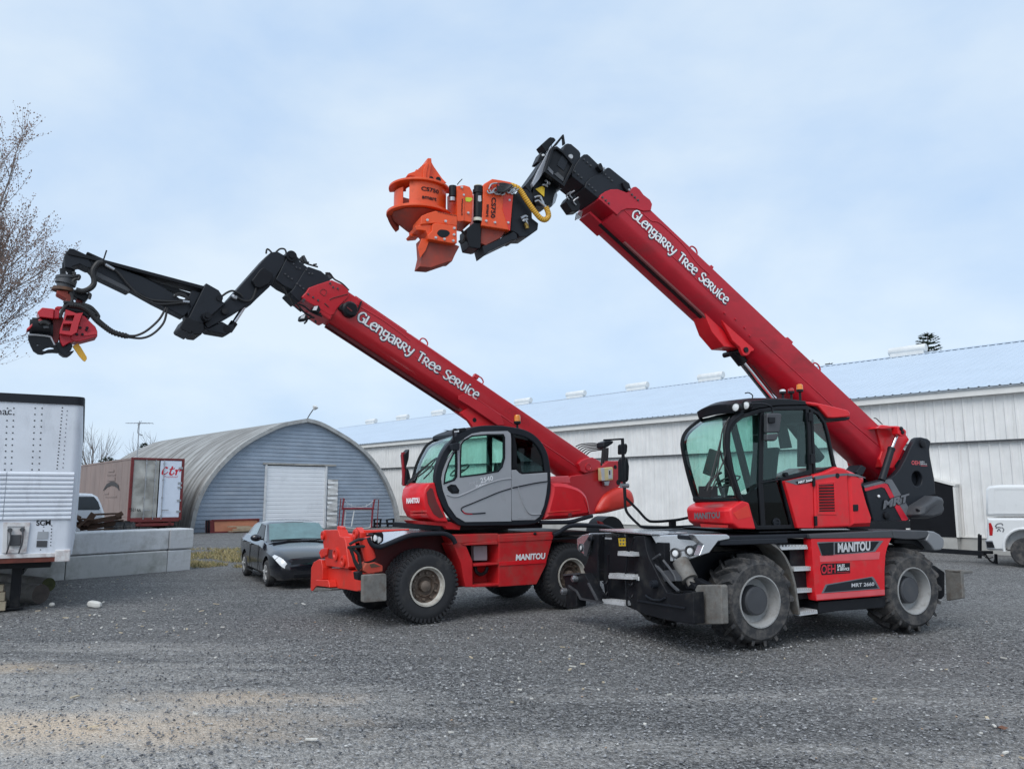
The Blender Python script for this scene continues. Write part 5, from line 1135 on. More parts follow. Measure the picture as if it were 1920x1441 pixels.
# silver corner fairings
def fair(pts, p0, n_, th, name, m, par):
    nw = RF.u*n_[0] + RF.v*n_[1]; k = p0[0]*n_[0] + p0[1]*n_[1]; P_ = []
    for p in pts:
        h = RF.hit(p[0], p[1], nw, k); P_.append(Vector((h.dot(RF.u), h.dot(RF.v), h.z)))
    dv = Vector((-n_[0], -n_[1], 0))*th; b = MB(); b.ex(P_, [q + dv for q in P_]); return b.build(name, m, par, bevel=0.012), P_
nA = Vector((-0.75, -0.40)).normalized()
f1, _ = fair(C3((818, 160), (1195, 150), (1240, 205), (1292, 246), (1252, 345), (1150, 383), (962, 398), (925, 340)), (-0.85, 0.75), nA, 0.14, 'corner_fairing', M['silver'], rc)
f2, _ = fair(C3((1200, 150), (1500, 148), (1530, 168), (1530, 192), (1425, 212), (1345, 318), (1252, 345), (1292, 246), (1240, 205)), (0.0, -0.02), Vector((0, -1)), 0.12, 'corner_fairing', M['silver'], rc)
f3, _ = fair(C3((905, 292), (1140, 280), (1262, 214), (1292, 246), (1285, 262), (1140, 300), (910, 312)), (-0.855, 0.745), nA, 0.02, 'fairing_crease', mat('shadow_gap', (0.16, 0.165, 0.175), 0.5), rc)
def headlamp(px, p0, n_, r_, par):
    nw = RF.u*n_[0] + RF.v*n_[1]; h = RF.hit(px[0], px[1], nw, p0[0]*n_[0] + p0[1]*n_[1]); c = Vector((h.dot(RF.u), h.dot(RF.v), h.z)); ax_ = Vector((n_[0], n_[1], 0.1)).normalized()
    b = MB(); b.lathe([(-0.05, r_), (0.012, r_*1.08), (0.02, r_*1.0), (0.012, r_*0.85), (-0.02, r_*0.8)], c, ax_, 22, cap=False); o = b.build('headlamp', M['dark_grey'], par)
    b = MB(); b.lathe([(-0.02, r_*0.82), (0.004, r_*0.6), (0.01, 0.0)], c, ax_, 20, cap=False); b.build('lens', M['lens'], o)
headlamp(C3((1036, 320))[0], (-0.87, 0.74), nA, 0.062, rc); headlamp(C3((1168, 300))[0], (-0.87, 0.74), nA, 0.062, rc)
f4 = partu(RF, C3((150, 185), (200, 152), (265, 138), (232, 348), (155, 292)), -1.02, -0.5, 'corner_fairing', M['silver'], rc, 0.02)
headlamp(C3((189, 270))[0], (-1.025, 2.0), Vector((-1, 0)), 0.055, rc)
partu(RF, C3((215, 230), (270, 150), (290, 160), (240, 345), (215, 340)), -1.035, -1.022, 'fairing_edge', M['dark_grey'], rc, 0)
# ---- cab
v0, v1 = 0.08, 0.96
side = [(1418, 993), (1402, 964), (1385, 930), (1371, 885), (1363, 840), (1364, 808), (1374, 789), (1391, 776), (1424, 766), (1460, 761), (1516, 760), (1521, 800), (1524, 888), (1471, 901), (1492, 991)]
sd_o = RF.V(side, v0); sd_i = inset(sd_o, 0.055)
b = MB(); b.ring(sd_o, sd_i, v0, v0+0.07)
b.pv(RF.V([(1427, 768), (1434, 767), (1431, 905), (1437, 992), (1428, 992), (1423, 905)], v0+0.005), v0+0.005, v0+0.06)
b.pv(RF.V(R6((545, 1375), (1470, 1205), (1470, 1235), (548, 1408)), v0-0.002), v0-0.002, v0+0.06)
doorf = b.build('door_frame', M['black'], rc, bevel=0.014)
pane = [(1428, 903), (1402, 925), (1380, 900), (1367, 850), (1367, 812), (1378, 793), (1394, 781), (1426, 772)]
q = inset(RF.V([(1371, 885), (1363, 840), (1364, 808), (1374, 789), (1391, 776), (1424, 766), (1460, 761), (1516, 760), (1521, 800), (1524, 888), (1430, 905), (1385, 930)], v0), 0.03); b = MB(); b.pv(q, v0+0.03, v0+0.036); b.build('side_window', M['glass_shade'], rc)
q = inset(RF.V([(1418, 993), (1385, 932), (1430, 906), (1471, 898), (1492, 991)], v0), 0.02); b = MB(); b.pv(q, v0+0.03, v0+0.036); b.build('door_glass', M['glass_dark'], rc)
b = MB(); b.pv(RF.V([(1436, 992), (1434, 908), (1471, 900), (1492, 991)], v0+0.045), v0+0.045, v0+0.08); b.build('door_panel', M['black'], rc)
q = RF.P((1456, 979), v0+0.02); b = MB(); b.lathe([(-0.03, 0.06), (0.012, 0.055), (0.012, 0.035), (0.0, 0.03), (0.0, 0.0)], q, (0, -1, 0), 20, cap=False); b.box(q.x-0.05, q.x+0.05, q.y-0.016, q.y, q.z-0.008, q.z+0.008); b.build('door_handle', M['charcoal'], rc)
b = MB(); q = RF.P(R6((1010, 1240))[0], v0-0.01); b.cyl(q, q + Vector((0, 0.05, 0)), 0.03, n=14); b.build('door_lock', M['black'], rc)
for (x, y0, y1) in ((1445, 120, 280), (1482, 870, 1050)): part(RF, R6((x-28, y0), (x+28, y0), (x+28, y1), (x-28, y1)), v0-0.03, v0+0.02, 'hinge', M['black'], rc, 0.008)
# rear quarter
q = RF.V([(1520, 764), (1536, 772), (1549, 790), (1556, 815), (1567, 868), (1571, 878), (1526, 889)], v0+0.01); b = MB(); b.ring(q, inset(q, 0.045), v0+0.01, v0+0.06); b.build('rear_pillar', M['black'], rc, bevel=0.01)
b = MB(); b.pv(inset(q, 0.02), v0+0.03, v0+0.036); b.build('rear_window', M['glass_shade'], rc)
# windscreen: near edge and far edge are measured separately
ne = crv([RF.sv(p, v0+0.02) for p in ((1388, 934), (1371, 887), (1363, 840), (1364, 808), (1374, 789), (1393, 775))], 4)
fe = crv([RF.sv(p, v1-0.02) for p in R5((325, 1870), (200, 1440), (120, 1080), (90, 840), (150, 680), (260, 550), (440, 430), (580, 362))[:1] + R5((200, 1440), (110, 1040), (92, 830), (180, 640), (440, 430))], 4)
n = min(len(ne), len(fe)); ne, fe = ne[:n], fe[:n]
rows = []
for t in range(7):
    f = t/6; bl = 0.07*4*f*(1-f); rows.append([(ne[i][0]*(1-f) + fe[i][0]*f - bl, v0+0.02 + (v1-v0-0.04)*f, ne[i][1]*(1-f) + fe[i][1]*f) for i in range(n)])
b = MB(); b.add([p for r_ in rows for p in r_], [(t*n+i, t*n+i+1, (t+1)*n+i+1, (t+1)*n+i) for t in range(6) for i in range(n-1)]); b.build('windscreen', M['glass'], rc)
b = MB(); b.tube([Vector((u, v0+0.035, z)) for u, z in ne], 0.042, 8); b.tube([Vector((u, v1-0.02, z)) for u, z in fe], 0.028, 8); b.tube([RF.P((1393, 940), v0+0.03), Vector((fe[0][0], v1-0.02, fe[0][1]+0.0))], 0.05, 8); b.build('windscreen_pillar', M['black'], rc)
# far side, back, floor and roof
far_o = [(u - 0.0, z) for u, z in sd_o]; fe_side = fe[::-1]
fo = list(fe) + [(a, z) for a, z in RF.V([(1424, 766), (1460, 761), (1516, 760), (1521, 800), (1524, 888)], v0)]
fo = [fe[0]] + fe[1:] + [(a + 0.0, z) for a, z in RF.V([(1460, 761), (1516, 760), (1524, 888)], v0)] + [(fe[0][0]+0.9, fe[0][1])]
b = MB(); b.ring(fo, inset(fo, 0.05), v1-0.05, v1); b.box(0.42, 0.50, v1-0.05, v1-0.005, 2.0, 3.0); b.bar((0.55, v1-0.03, 3.0), (0.85, v1-0.03, 1.9), 0.05, 0.10, (0, 1, 0)); b.build('far_frame', M['black'], rc)
for k_, pts in enumerate((((425, 130), (585, 130), (600, 860), (440, 880)), ((850, 300), (1000, 300), (1110, 760), (930, 775)), ((586, 130), (1400, 120), (1400, 330), (588, 290)), ((1245, 331), (1400, 331), (1400, 1100), (1245, 1100)))): part(RF, R6(*pts), v1-0.10-0.003*k_, v1-0.055, 'far_dark_panel', M['interior'], rc, 0)  # added dark panels painting in the dim interior and reflection behind the side glass
b = MB(); b.pv(inset(fo, 0.03), v1-0.03, v1-0.025); b.build('far_window', M['glass'], rc)
zc = RF.sv((1470, 992), v0)[1]; b = MB(); b.box(sd_o[0][0], 1.75, v0+0.08, v1, zc, zc+0.12); b.box(0.55, 1.3, v0+0.15, v1-0.05, zc+0.12, zc+0.45); b.build('cab_floor', M['interior'], rc)
rp = RF.V([(1391, 776), (1424, 766), (1460, 761), (1516, 760), (1534, 770), (1516, 768), (1460, 769), (1424, 774)], v0)
b = MB(); b.pv(rp, v0+0.01, v1); b.build('roof_rail', M['charcoal'], rc, bevel=0.015)
vp = RF.V([(1388, 774), (1384, 760), (1398, 753), (1440, 748), (1480, 748), (1512, 752), (1514, 759), (1460, 760), (1424, 765)], v0+0.01)
b = MB(); LL = []
for t in range(9):
    f = t/8; up_ = 0.05*4*f*(1-f); LL.append([(u - 0.05*4*f*(1-f), v0+0.0 + (v1-v0)*f, z + (up_ if i in (1, 2, 3, 4) else up_*0.3)) for i, (u, z) in enumerate(vp)])
b.loft(LL); b.build('visor', M['black'], rc, bevel=0.012)
for (x, y) in ((1060, 222), (1245, 188)):
    p = RF.P(R5((x, y))[0], v0-0.02); ax_ = Vector((-0.93, -0.30, 0.05)).normalized(); b = MB(); b.lathe([(-0.07, 0.03), (-0.05, 0.06), (0.02, 0.062), (0.025, 0.055), (0.01, 0.052)], p, ax_, 20, cap=False); o = b.build('work_lamp', M['black'], rc); b = MB(); b.lathe([(0.005, 0.055), (0.016, 0.035), (0.02, 0)], p, ax_, 20, cap=False); b.build('lens', M['lens'], o)
spo = part(RF, B2((335, 155), (430, 164), (560, 192), (722, 232), (745, 262), (738, 292), (600, 304), (545, 302), (490, 240), (450, 200), (350, 182)), v0-0.01, v1, 'roof_spoiler', M['red'], rc, 0.02)
part(RF, B2((395, 190), (450, 204), (545, 304), (700, 298), (742, 292), (735, 316), (700, 326), (530, 322), (505, 310), (440, 230)), v0+0.03, v1-0.03, 'spoiler_duct', M['black'], rc, 0.01)
def beacon(px, py, lens_m, r_, h):
    p = RF.P((px, py), 0.45); b = MB(); b.cyl(p - Vector((0, 0, 0.22)), p, 0.018, n=10); b.lathe([(-0.01, r_*0.6), (0.0, r_*1.05), (0.03, r_*1.05)], p, (0, 0, 1), 18); o = b.build('beacon', M['black'], rc); b = MB(); b.lathe([(0.03, r_), (0.03+h, r_*0.95), (0.04+h, r_*0.6), (0.04+h, 0)], p, (0, 0, 1), 18); b.build('lens', lens_m, o)
beacon(1467.7, 738, M['lens'], 0.042, 0.02); beacon(1483.6, 737, M['redlens'], 0.042, 0.03); beacon(1499.8, 734, M['amber'], 0.045, 0.065)
b = MB(); b.box(0.35, 1.2, 0.2, 0.85, 3.06, 3.10); b.build('roof_plate', M['black'], rc); rope(RF, ((1410, 748), (1411, 741), (1404, 736), (1397, 737)), 0.5, 0.008, 'antenna', M['black'], rc)
# mirror on its stalk
rope(RF, R5((1330, 165), (1480, 160), (1620, 180), (1700, 230), (1712, 330), (1712, 420)), -0.02, 0.013, 'mirror_stalk', M['black'], rc)
mr = part(RF, R5((1622, 340), (1640, 325), (1840, 325), (1890, 350), (1845, 680), (1625, 685)), -0.06, 0.02, 'mirror', M['dark_grey'], rc, 0.02); part(RF, R5((1622, 700), (1845, 690), (1800, 800), (1770, 828), (1618, 825)), -0.06, 0.02, 'mirror', M['dark_grey'], rc, 0.02)
part(RF, R5((1655, 395), (1775, 395), (1770, 505), (1660, 505)), -0.10, -0.06, 'mirror_clamp', M['black'], mr, 0.012)
# cab interior
b = MB(); b.loft([[(0.62+a, 0.32, z), (0.62+a, 0.76, z), (0.74+a, 0.74, z), (0.74+a, 0.34, z)] for a, z in ((0, 1.75), (0.06, 2.1), (0.12, 2.42), (0.16, 2.52))]); b.box(0.25, 0.75, 0.32, 0.78, 1.62, 1.78); b.box(0.3, 0.6, 0.18, 0.28, 1.78, 1.86); b.build('seat', M['seat'], rc, bevel=0.03)
b = MB(); b.tube([(-0.05, 0.5, 1.6), (0.08, 0.5, 2.02)], 0.04, 8); b.lathe([(-0.012, 0.17), (0.0, 0.185), (0.012, 0.17), (0.0, 0.155), (-0.012, 0.17)], (0.1, 0.5, 2.06), (-0.45, 0, 0.9), 24, cap=False); b.bar((0.1, 0.34, 2.06), (0.1, 0.66, 2.06), 0.03, 0.02); b.build('steering_wheel', M['interior'], rc)
b = MB(); p = RF.P(R5((620, 1220))[0], 0.72); b.obox(p, (0.02, 0, 0.0), (0, 0.11, 0.03), (0.05, -0.02, 0.17)); b.bar(p + Vector((0.05, -0.02, -0.15)), p + Vector((0.12, -0.05, -0.42)), 0.05, 0.05); b.build('display', M['interior'], rc, bevel=0.015)
b = MB(); b.bar((-0.06, 0.2, 1.58), (-0.06, 0.85, 1.58), 0.2, 0.22); b.build('dashboard', M['interior'], rc, bevel=0.03)
# wiper
b = MB(); W = lambda p, k: RF.P(R5(p)[0], k)
w_ = K(1050, 720, 4.8)
for pts in (((1360, 950), (1400, 880), (1450, 780), (1470, 600), (1500, 400), (1560, 300)), ((1400, 950), (1450, 820), (1520, 640), (1510, 480), (1540, 330)), ((1360, 960), (1440, 660), (1480, 500)), ((1480, 600), (1500, 690), (1560, 820), (1610, 1000))): b.tube(crv([RF.P(w_(p)[0], 0.10) + Vector((-0.06, 0, 0)) for p in pts], 4), 0.010, 5)
b.tube(crv([RF.P(w_(p)[0], 0.30) + Vector((-0.05, 0, 0)) for p in ((1330, 950), (1360, 900), (1420, 830), (1480, 795))], 4), 0.016, 6); p = RF.P(w_((1360, 945))[0], 0.30); b.obox(p + Vector((-0.05, 0, -0.03)), (0.05, 0, 0), (0, 0.13, 0), (0, 0, 0.07)); b.build('wiper', M['rubber_clean'], rc)
# nose
nz = RF.V([(1405, 942), (1392, 938), (1367, 951), (1364, 958), (1368, 981), (1381, 991), (1418, 992)], v0-0.01); b = MB(); LL = []
for f, k in ((0.0, 0.05), (0.08, 0.0), (0.5, -0.035), (0.92, 0.0), (1.0, 0.04)): LL.append([(u + (k if i in (2, 3, 4, 5) else 0), v0-0.01 + (v1-v0+0.02)*f, z) for i, (u, z) in enumerate(nz)])
b.loft(LL); nose = b.build('nose', M['red'], rc, bevel=0.02)
un = nz[3][0] - 0.055; a_, c_, d_ = w_((1210, 1213), (1440, 1205), (1208, 1156)); letter('MANITOU', RF.PU(a_, un), RF.PU(c_, un), RF.PU(d_, un), M['decal_grey'], nose, (0, 0, 0), 0.045)
part(RF, w_((1560, 1160), (1690, 1085), (1720, 1190), (1600, 1215)), v0-0.014, v0-0.009, 'nose_facet', M['orange_red'], nose, 0)
partu(RF, w_((1260, 1255), (1400, 1262), (1500, 1268), (1500, 1290), (1270, 1285)), un-0.002, un+0.02, 'vent', M['red_dusty'], nose, 0)
# ---- engine-side body behind the cab
part(RF, B2((150, 872), (400, 820), (404, 830), (418, 1296), (268, 1296)), 0.03, 0.10, 'door_skin', M['red'], rc, 0.012)
part(RF, B2((150, 872), (400, 820), (402, 868), (255, 905), (190, 885)), 0.026, 0.029, 'decal', M['decal_grey'], rc, 0); part(RF, B2((248, 878), (402, 848), (402, 880), (272, 902)), 0.022, 0.0255, 'decal', M['black'], rc, 0)
let(RF, 'MRT 2660', B2((272, 894), (398, 870), (274, 872)), 0.018, M['white'], rc, 0.04)
hb = part(RF, B2((412, 815), (520, 785), (620, 741), (700, 758), (716, 770), (746, 1284), (428, 1297)), 0.02, 0.95, 'hood', M['red'], rc, 0.03)
q = RF.V(B2((720, 766), (780, 790), (880, 842), (884, 880), (862, 905), (905, 1060), (952, 1198), (942, 1278), (750, 1286)), 0.03); b = MB(); b.loft([[(u, v, z) for u, z in (inset(q, k) if k else q)] for v, k in ((0.03, 0.05), (0.08, 0.0), (0.9, 0.0), (0.95, 0.04))]); b.build('hood', M['red'], rc, bevel=0.02)
part(RF, B2((413, 828), (600, 806), (716, 800), (716, 820), (600, 828), (415, 862)), 0.016, 0.0195, 'decal', M['decal_grey'], hb, 0); part(RF, B2((724, 800), (800, 808), (876, 838), (878, 846), (800, 828), (724, 822)), 0.022, 0.045, 'decal', M['decal_grey'], hb, 0)
q = RF.V(B2((440, 885), (608, 868), (620, 1176), (448, 1172)), 0.012); b = MB(); b.ring(q, inset(q, 0.03), 0.012, 0.03)
for i in range(9):
    y = 915 + 26*i; p = RF.V(B2((462+i*0.3, y+3), (596+i, y), (597+i, y+13), (463+i*0.3, y+15)), 0.004); b.ex([(u, 0.004 if j < 2 else 0.016, z) for j, (u, z) in enumerate(p)], [(u, 0.03, z) for u, z in p])
gr = b.build('louvre', M['red'], hb, bevel=0.004)
part(RF, B2((460, 908), (600, 900), (604, 1142), (464, 1146)), 0.0165, 0.0192, 'louvre_back', M['black'], hb, 0)
part(RF, B2((770, 1082), (815, 1080), (816, 1140), (772, 1142)), 0.018, 0.04, 'latch', M['black'], hb, 0.008); q = RF.P(B2((626, 822))[0], 0.015); b = MB(); b.cyl(q, q + Vector((0, 0.05, 0)), 0.036, n=16); b.build('camera_pod', M['black'], hb)
part(RF, B2((408, 842), (428, 838), (430, 915), (412, 920)), 0.0, 0.03, 'hinge', M['black'], hb, 0.006); part(RF, B2((424, 1185), (446, 1185), (448, 1270), (428, 1275)), 0.0, 0.03, 'hinge', M['black'], hb, 0.006)
b = MB(); b.box(0.25, 2.15, 0.10, 2.0, 1.40, RF.sv((1500, 994), 0.1)[1]); b.build('turret_base', M['black_dusty'], rc, bevel=0.01)
part(RF, B2((300, 1300), (700, 1298), (740, 1308), (300, 1312)), 0.06, 0.10, 'chain_guard', M['tread'], rc, 0)
# ---- turret plates
vt = 0.86
tp = B2((866, 906), (884, 890), (1110, 836), (1150, 808), (1190, 760), (1240, 670), (1290, 560), (1330, 490), (1352, 477), (1385, 476), (1440, 490), (1468, 515), (1456, 585), (1462, 650), (1500, 850), (1512, 992), (1440, 1012), (1335, 1150), (1312, 1192), (1250, 1250), (1200, 1262), (960, 1272), (905, 1060))
plate = part(RF, tp, vt, vt+0.10, 'turret_plate', M['charcoal'], rc, 0.02)
cb_ = MB(); hc = RF.P(B2((1343, 850))[0], vt); cb_.cyl(hc - Vector((0, 0.2, 0)), hc + Vector((0, 0.25, 0)), 0.115, n=28); cut(plate, cb_)
b = MB(); b.pv([(u, z) for u, z in RF.V(tp, vt)], 1.62, 1.72); b.box(2.3, 3.4, vt+0.1, 1.62, 1.40, 2.0); b.box(hc.x-0.3, hc.x+0.25, vt+0.12, 1.6, hc.z-0.35, hc.z+0.3); b.build('far_turret_plate', M['charcoal'], rc, bevel=0.015)
for (x, y, r_) in ((1385, 536, 0.06), (1058, 1180, 0.055)):
    q = RF.P(B2((x, y))[0], vt); b = MB(); b.lathe([(0.0, r_*1.1), (0.03, r_), (0.035, r_*0.7), (0.03, 0.0)], q, (0, -1, 0), 24); b.build('pivot_pin', M['black'], plate)
q = RF.P(B2((992, 1008))[0], vt); b = MB(); b.ball(q - Vector((0, 0.01, 0)), 0.025, 0.02, 0.025); b.build('marker_lamp', M['lens'], plate)
def flat(pts, off, m, nm='decal'): return part(RF, B2(*pts), vt-off, vt-off+0.0032, nm, m, plate, 0)
flat(((862, 912), (1090, 852), (1115, 856), (1130, 880), (1312, 1185), (1262, 1212), (1130, 1000), (1085, 900), (1060, 888), (870, 932)), 0.0036, M['decal_grey'])
flat(((868, 936), (1050, 890), (1075, 900), (1135, 1010), (1262, 1214), (1214, 1240), (1080, 990), (1050, 935), (1020, 925), (876, 962)), 0.0072, M['red_vinyl'])
let(RF, 'MRT', B2((1030, 1130), (1262, 1060), (1042, 1042)), vt-0.014, M['black'], plate, 0.09); let(RF, 'MRT', B2((1034, 1124), (1262, 1056), (1046, 1046)), vt-0.018, M['decal_grey'], plate, 0.05)
let(RF, 'OEH', B2((1292, 724), (1364, 726), (1292, 686)), vt-0.004, M['pale_red'], plate, 0.02)
for bd_, pts in (('SALES &', ((1370, 708), (1408, 708), (1370, 690))), ('SERVICE', ((1370, 724), (1430, 726), (1370, 711)))): let(RF, bd_, B2(*pts), vt-0.004, M['decal_light'], plate, 0.03)
flat(((1376, 730), (1432, 732), (1432, 736), (1376, 734)), 0.0036, M['pale_red'])
cwp = B2((1322, 1178), (1345, 1095), (1430, 1042), (1490, 1002), (1545, 1008), (1566, 1040), (1560, 1085), (1572, 1130), (1545, 1178), (1440, 1212), (1345, 1205)); q = RF.V(cwp, 0.7); b = MB()
b.loft([[(u, v, z) for u, z in shrink(q, k)] for v, k in ((0.62, 0.72), (0.65, 0.88), (0.72, 0.98), (0.8, 1.0), (1.8, 1.0), (1.95, 0.8))]); b.build('counterweight', M['dark_grey'], rc, bevel=0.02)
q = RF.V(B2((1345, 1120), (1430, 1170), (1560, 1080), (1562, 1088), (1432, 1180), (1345, 1132)), 0.665); b = MB(); b.pv(q, 0.66, 0.7); b.build('counterweight_seam', M['black'], rc)
b = MB(); b.box(2.25, 3.5, 0.55, 1.7, 1.39, 1.50); b.build('turret_base', M['black'], rc)
# ---- main boom
vb = 1.0
BM = Boom(RF, vb, (1221, 392), (1643, 791), ((1148, 400), (1306, 543), (1406, 637), (1466, 692), (1534, 752), (1576, 789), (1648, 856)))
h = BM.h; wb = 0.60
s0 = BM.sn((1150, 400))[0]; s1 = BM.sn((1690, 860))[0]
sec = [(vb, 0.0), (vb+wb, 0.0), (vb+wb, h), (vb+wb-0.10, h+0.13), (vb+0.10, h+0.13), (vb, h)]
sec_r = [(vb, 0.02), (vb+0.03, 0.0), (vb+wb-0.03, 0.0), (vb+wb, 0.02), (vb+wb, h-0.03), (vb+wb-0.02, h+0.02), (vb+wb-0.12, h+0.12), (vb+wb-0.16, h+0.14), (vb+0.16, h+0.14), (vb+0.12, h+0.12), (vb+0.02, h+0.02), (vb, h-0.03)]
b = MB(); BM.prof(b, sec_r, s0, s1); boom = b.build('boom', M['boom_red'], rc)
b = MB(); sa, sb = BM.sn((1128, 424))[0], BM.sn((1326, 640))[0]; BM.box(b, s0-0.02, sb, h+0.13, h+0.150, vb+0.20, vb+0.27); b.build('boom_slot', M['black'], boom)
b = MB(); BM.box(b, s0+0.4, sb-0.05, h+0.12, h+0.158, vb+0.135, vb+0.175); b.build('boom_strip', mat('dull_red_strip', (0.22, 0.06, 0.06), 0.6), boom)
b = MB(); BM.box(b, s0-0.24, s0+0.12, h+0.105, h+0.145, vb+0.20, vb+wb-0.10); b.build('boom_lip', M['boom_red'], boom, bevel=0.008)
col_ = R4((1200, 1195), (1180, 1185), (1225, 1095), (1300, 1045), (1400, 1005), (1520, 1002), (1620, 1040), (1690, 1065), (1750, 1020), (1800, 965), (1850, 955), (1920, 1010)) + K(1040, 340, 4.8)((800, 118), (860, 165), (880, 205), (868, 262), (800, 268), (740, 248), (650, 246), (600, 266), (565, 302))
cl = part(RF, col_, vb-0.018, vb+wb+0.018, 'boom_collar', M['boom_red'], boom, 0.010)
bolts(RF, R4((1240, 1155), (1300, 1210), (1355, 1262), (1770, 1105), (1825, 1155), (1880, 1205)), vb-0.018, 0.016, 'bolt', M['dark_grey'], cl)
b = MB(); c7 = K(1190, 370, 9.6); cc_ = crv([RF.sv(p, vb) for p in c7((150, 290), (290, 418), (400, 440), (500, 505), (680, 670), (900, 890), (1120, 1180), (1340, 1385))], 4); b.tube([Vector((u, vb-0.001, z)) for u, z in cc_], 0.010, 5); cc_ = [RF.sv(p, vb) for p in ((1168, 392), (1354, 570))]; b.tube([Vector((u, vb-0.001, z)) for u, z in cc_], 0.008, 5); cc_ = [RF.sv(p, vb) for p in ((1425, 636), (1560, 760), (1650, 838))]; b.tube([Vector((u, vb-0.001, z)) for u, z in cc_], 0.009, 5); b.build('weld_seam', M['boom_red'], boom)
for (x0, y0, x1, y1, dz_) in ((1298, 464, 1306, 470, 12), (1531, 683, 1539, 690, 12)):
    a, c = BM.sn((x0, y0))[0], BM.sn((x1, y1))[0]; b = MB(); b.tube(crv([BM.at(a, 0.01, vb+0.08), BM.at(a+0.01, -0.07, vb+0.08), BM.at((a+c)/2+0.04, -0.09, vb+0.08), BM.at(c+0.06, -0.05, vb+0.08), BM.at(c+0.06, 0.01, vb+0.08)], 4), 0.012, 6); b.build('lifting_eye', M['boom_red'], boom)
b = MB(); a = BM.sn((1477, 632))[0]; BM.box(b, a, a+0.12, -0.018, 0.02, vb, vb+0.2); a = BM.sn((1333, 498))[0]; BM.box(b, a, a+0.05, -0.015, 0.02, vb, vb+0.15); b.build('boom_block', M['boom_red'], boom)
bolts(RF, K(1280, 540, 9.6)((750, 445), (945, 560), (1112, 712), (1205, 855)), vb, 0.018, 'bolt', M['boom_red'], boom)
# lettering on the boom
G0, Gb, G1 = BM.sn((1183, 404)), BM.sn((1272, 488.5)), BM.sn((1366, 562)); tp_ = BM.sn((1279.5, 474.5)); capn = Gb[1] - tp_[1]
org = BM.o + BM.e*G0[0] + BM.n*Gb[1]; uncial('GLengaRRy TRee SeRvice', (org.x, org.y), BM.e, -BM.n, capn/1.29, G1[0]-G0[0], vb, boom, M['white'], M['navy'])
# cylinder bracket under the boom
K3 = K(1280, 540, 9.6)
part(RF, K3((705, 572), (780, 640), (1295, 1098), (1275, 1135), (1235, 1140), (1200, 1195), (1150, 1218), (1100, 1205), (1065, 1150), (1030, 1060), (900, 945)), vb+0.04, vb+0.10, 'cylinder_bracket', M['red'], boom, 0.01)
part(RF, K3((705, 572), (780, 640), (1295, 1098), (1275, 1135), (1200, 1195), (1100, 1205), (1030, 1060), (900, 945)), vb+wb-0.16, vb+wb-0.10, 'cylinder_bracket', M['red'], boom, 0.01)
q = RF.sv(K3((1132, 1112))[0], vb+0.04); pin = Vector((q[0], 0, q[1])); b = MB(); b.cyl(pin + Vector((0, vb+0.02, 0)), pin + Vector((0, vb+wb-0.08, 0)), 0.04, n=16); b.build('pivot_pin', M['black'], boom)
b = MB(); bq = [BM.at(BM.sn(K3((560, 640))[0])[0], h+0.11, 0), BM.at(BM.sn(K3((1000, 1000))[0])[0], h+0.11, 0)]; a0 = BM.sn(K3((430, 520))[0])[0]; a1 = BM.sn(K3((860, 1000))[0])[0]
b.loft([[BM.at(a, n_, v) for v, n_ in ((vb+0.12, h+0.12), (vb+0.12, h+0.12+d_), (vb+wb-0.18, h+0.12+d_), (vb+wb-0.18, h+0.12))] for a, d_ in ((a0, 0.0), (a0+0.25, 0.16), (a1, 0.20), (a1+0.25, 0.02))]); b.build('bracket_web', M['red'], boom, bevel=0.01)
# lift cylinder
b = MB(); pt = pin + Vector((0, vb+0.28, 0)); p2 = RF.sv((1452, 754), vb+0.28); d_ = (Vector((p2[0], vb+0.28, p2[1])) - pt); en = pt + d_*1.0; dn_ = d_.normalized(); b.cyl(pt - dn_*0.02, pt + dn_*0.20, 0.085, 0.085, 20); o = b.build('cylinder_eye', M['black'], rc)
b = MB(); b.cyl(pt + dn_*0.15, pt + dn_*2.0, 0.055, n=20); b.build('lift_cylinder_rod', M['chrome'], rc)
b = MB(); b.cyl(pt + dn_*1.0, pt + dn_*2.2, 0.085, n=20); b.build('lift_cylinder', M['black'], rc)
rope(RF, R5((0, 0), (0, 0))[:0] + [(1412, 686), (1432, 712), (1458, 746)], vb+0.2, 0.008, 'hose', M['rubber_clean'], rc)
# boom foot: gusset, ear and compensation cylinder
K2 = K(1560, 760, 9.6)
part(RF, K2((800, 405), (860, 370), (905, 345), (1050, 365), (1190, 366), (1250, 385), (1330, 440), (1345, 480), (1335, 520), (1395, 610), (1300, 760), (1200, 980), (1100, 1130), (900, 1110), (860, 960), (905, 820), (840, 560)), vb-0.03, vb+wb+0.03, 'boom_foot', M['red'], boom, 0.012)
q = RF.V(K2((800, 412), (860, 375), (1050, 375), (1190, 366), (1195, 376), (1120, 400), (930, 420)), vb-0.16); b = MB(); b.pv(q, vb-0.16, vb); b.build('boom_flange', M['red'], boom, bevel=0.01)
ear = part(RF, K2((1175, 375), (1250, 385), (1330, 440), (1340, 520), (1300, 545), (1240, 545), (1190, 510)), vb-0.22, vb-0.10, 'boom_ear', M['red'], boom, 0.012)
bolts(RF, K2((1265, 480), (1240, 415)), vb-0.22, 0.035, 'bolt', M['black'], ear, 0.02)
vcy = vb-0.13; cp = lambda p: RF.P(K2(p)[0], vcy)
b = MB(); b.cyl(cp((895, 1340)), cp((1072, 770)), 0.052, n=20); b.cyl(cp((1062, 800)), cp((1074, 765)), 0.058, n=20); b.build('compensation_cylinder', M['charcoal'], rc)
b = MB(); b.cyl(cp((1060, 800)), cp((1168, 530)), 0.026, n=16); b.build('compensation_rod', M['chrome'], rc)
part(RF, K2((430, 1195), (540, 1065), (625, 1120), (560, 1250), (480, 1260)), vb-0.05, vb+0.2, 'cylinder_foot', M['charcoal'], rc)
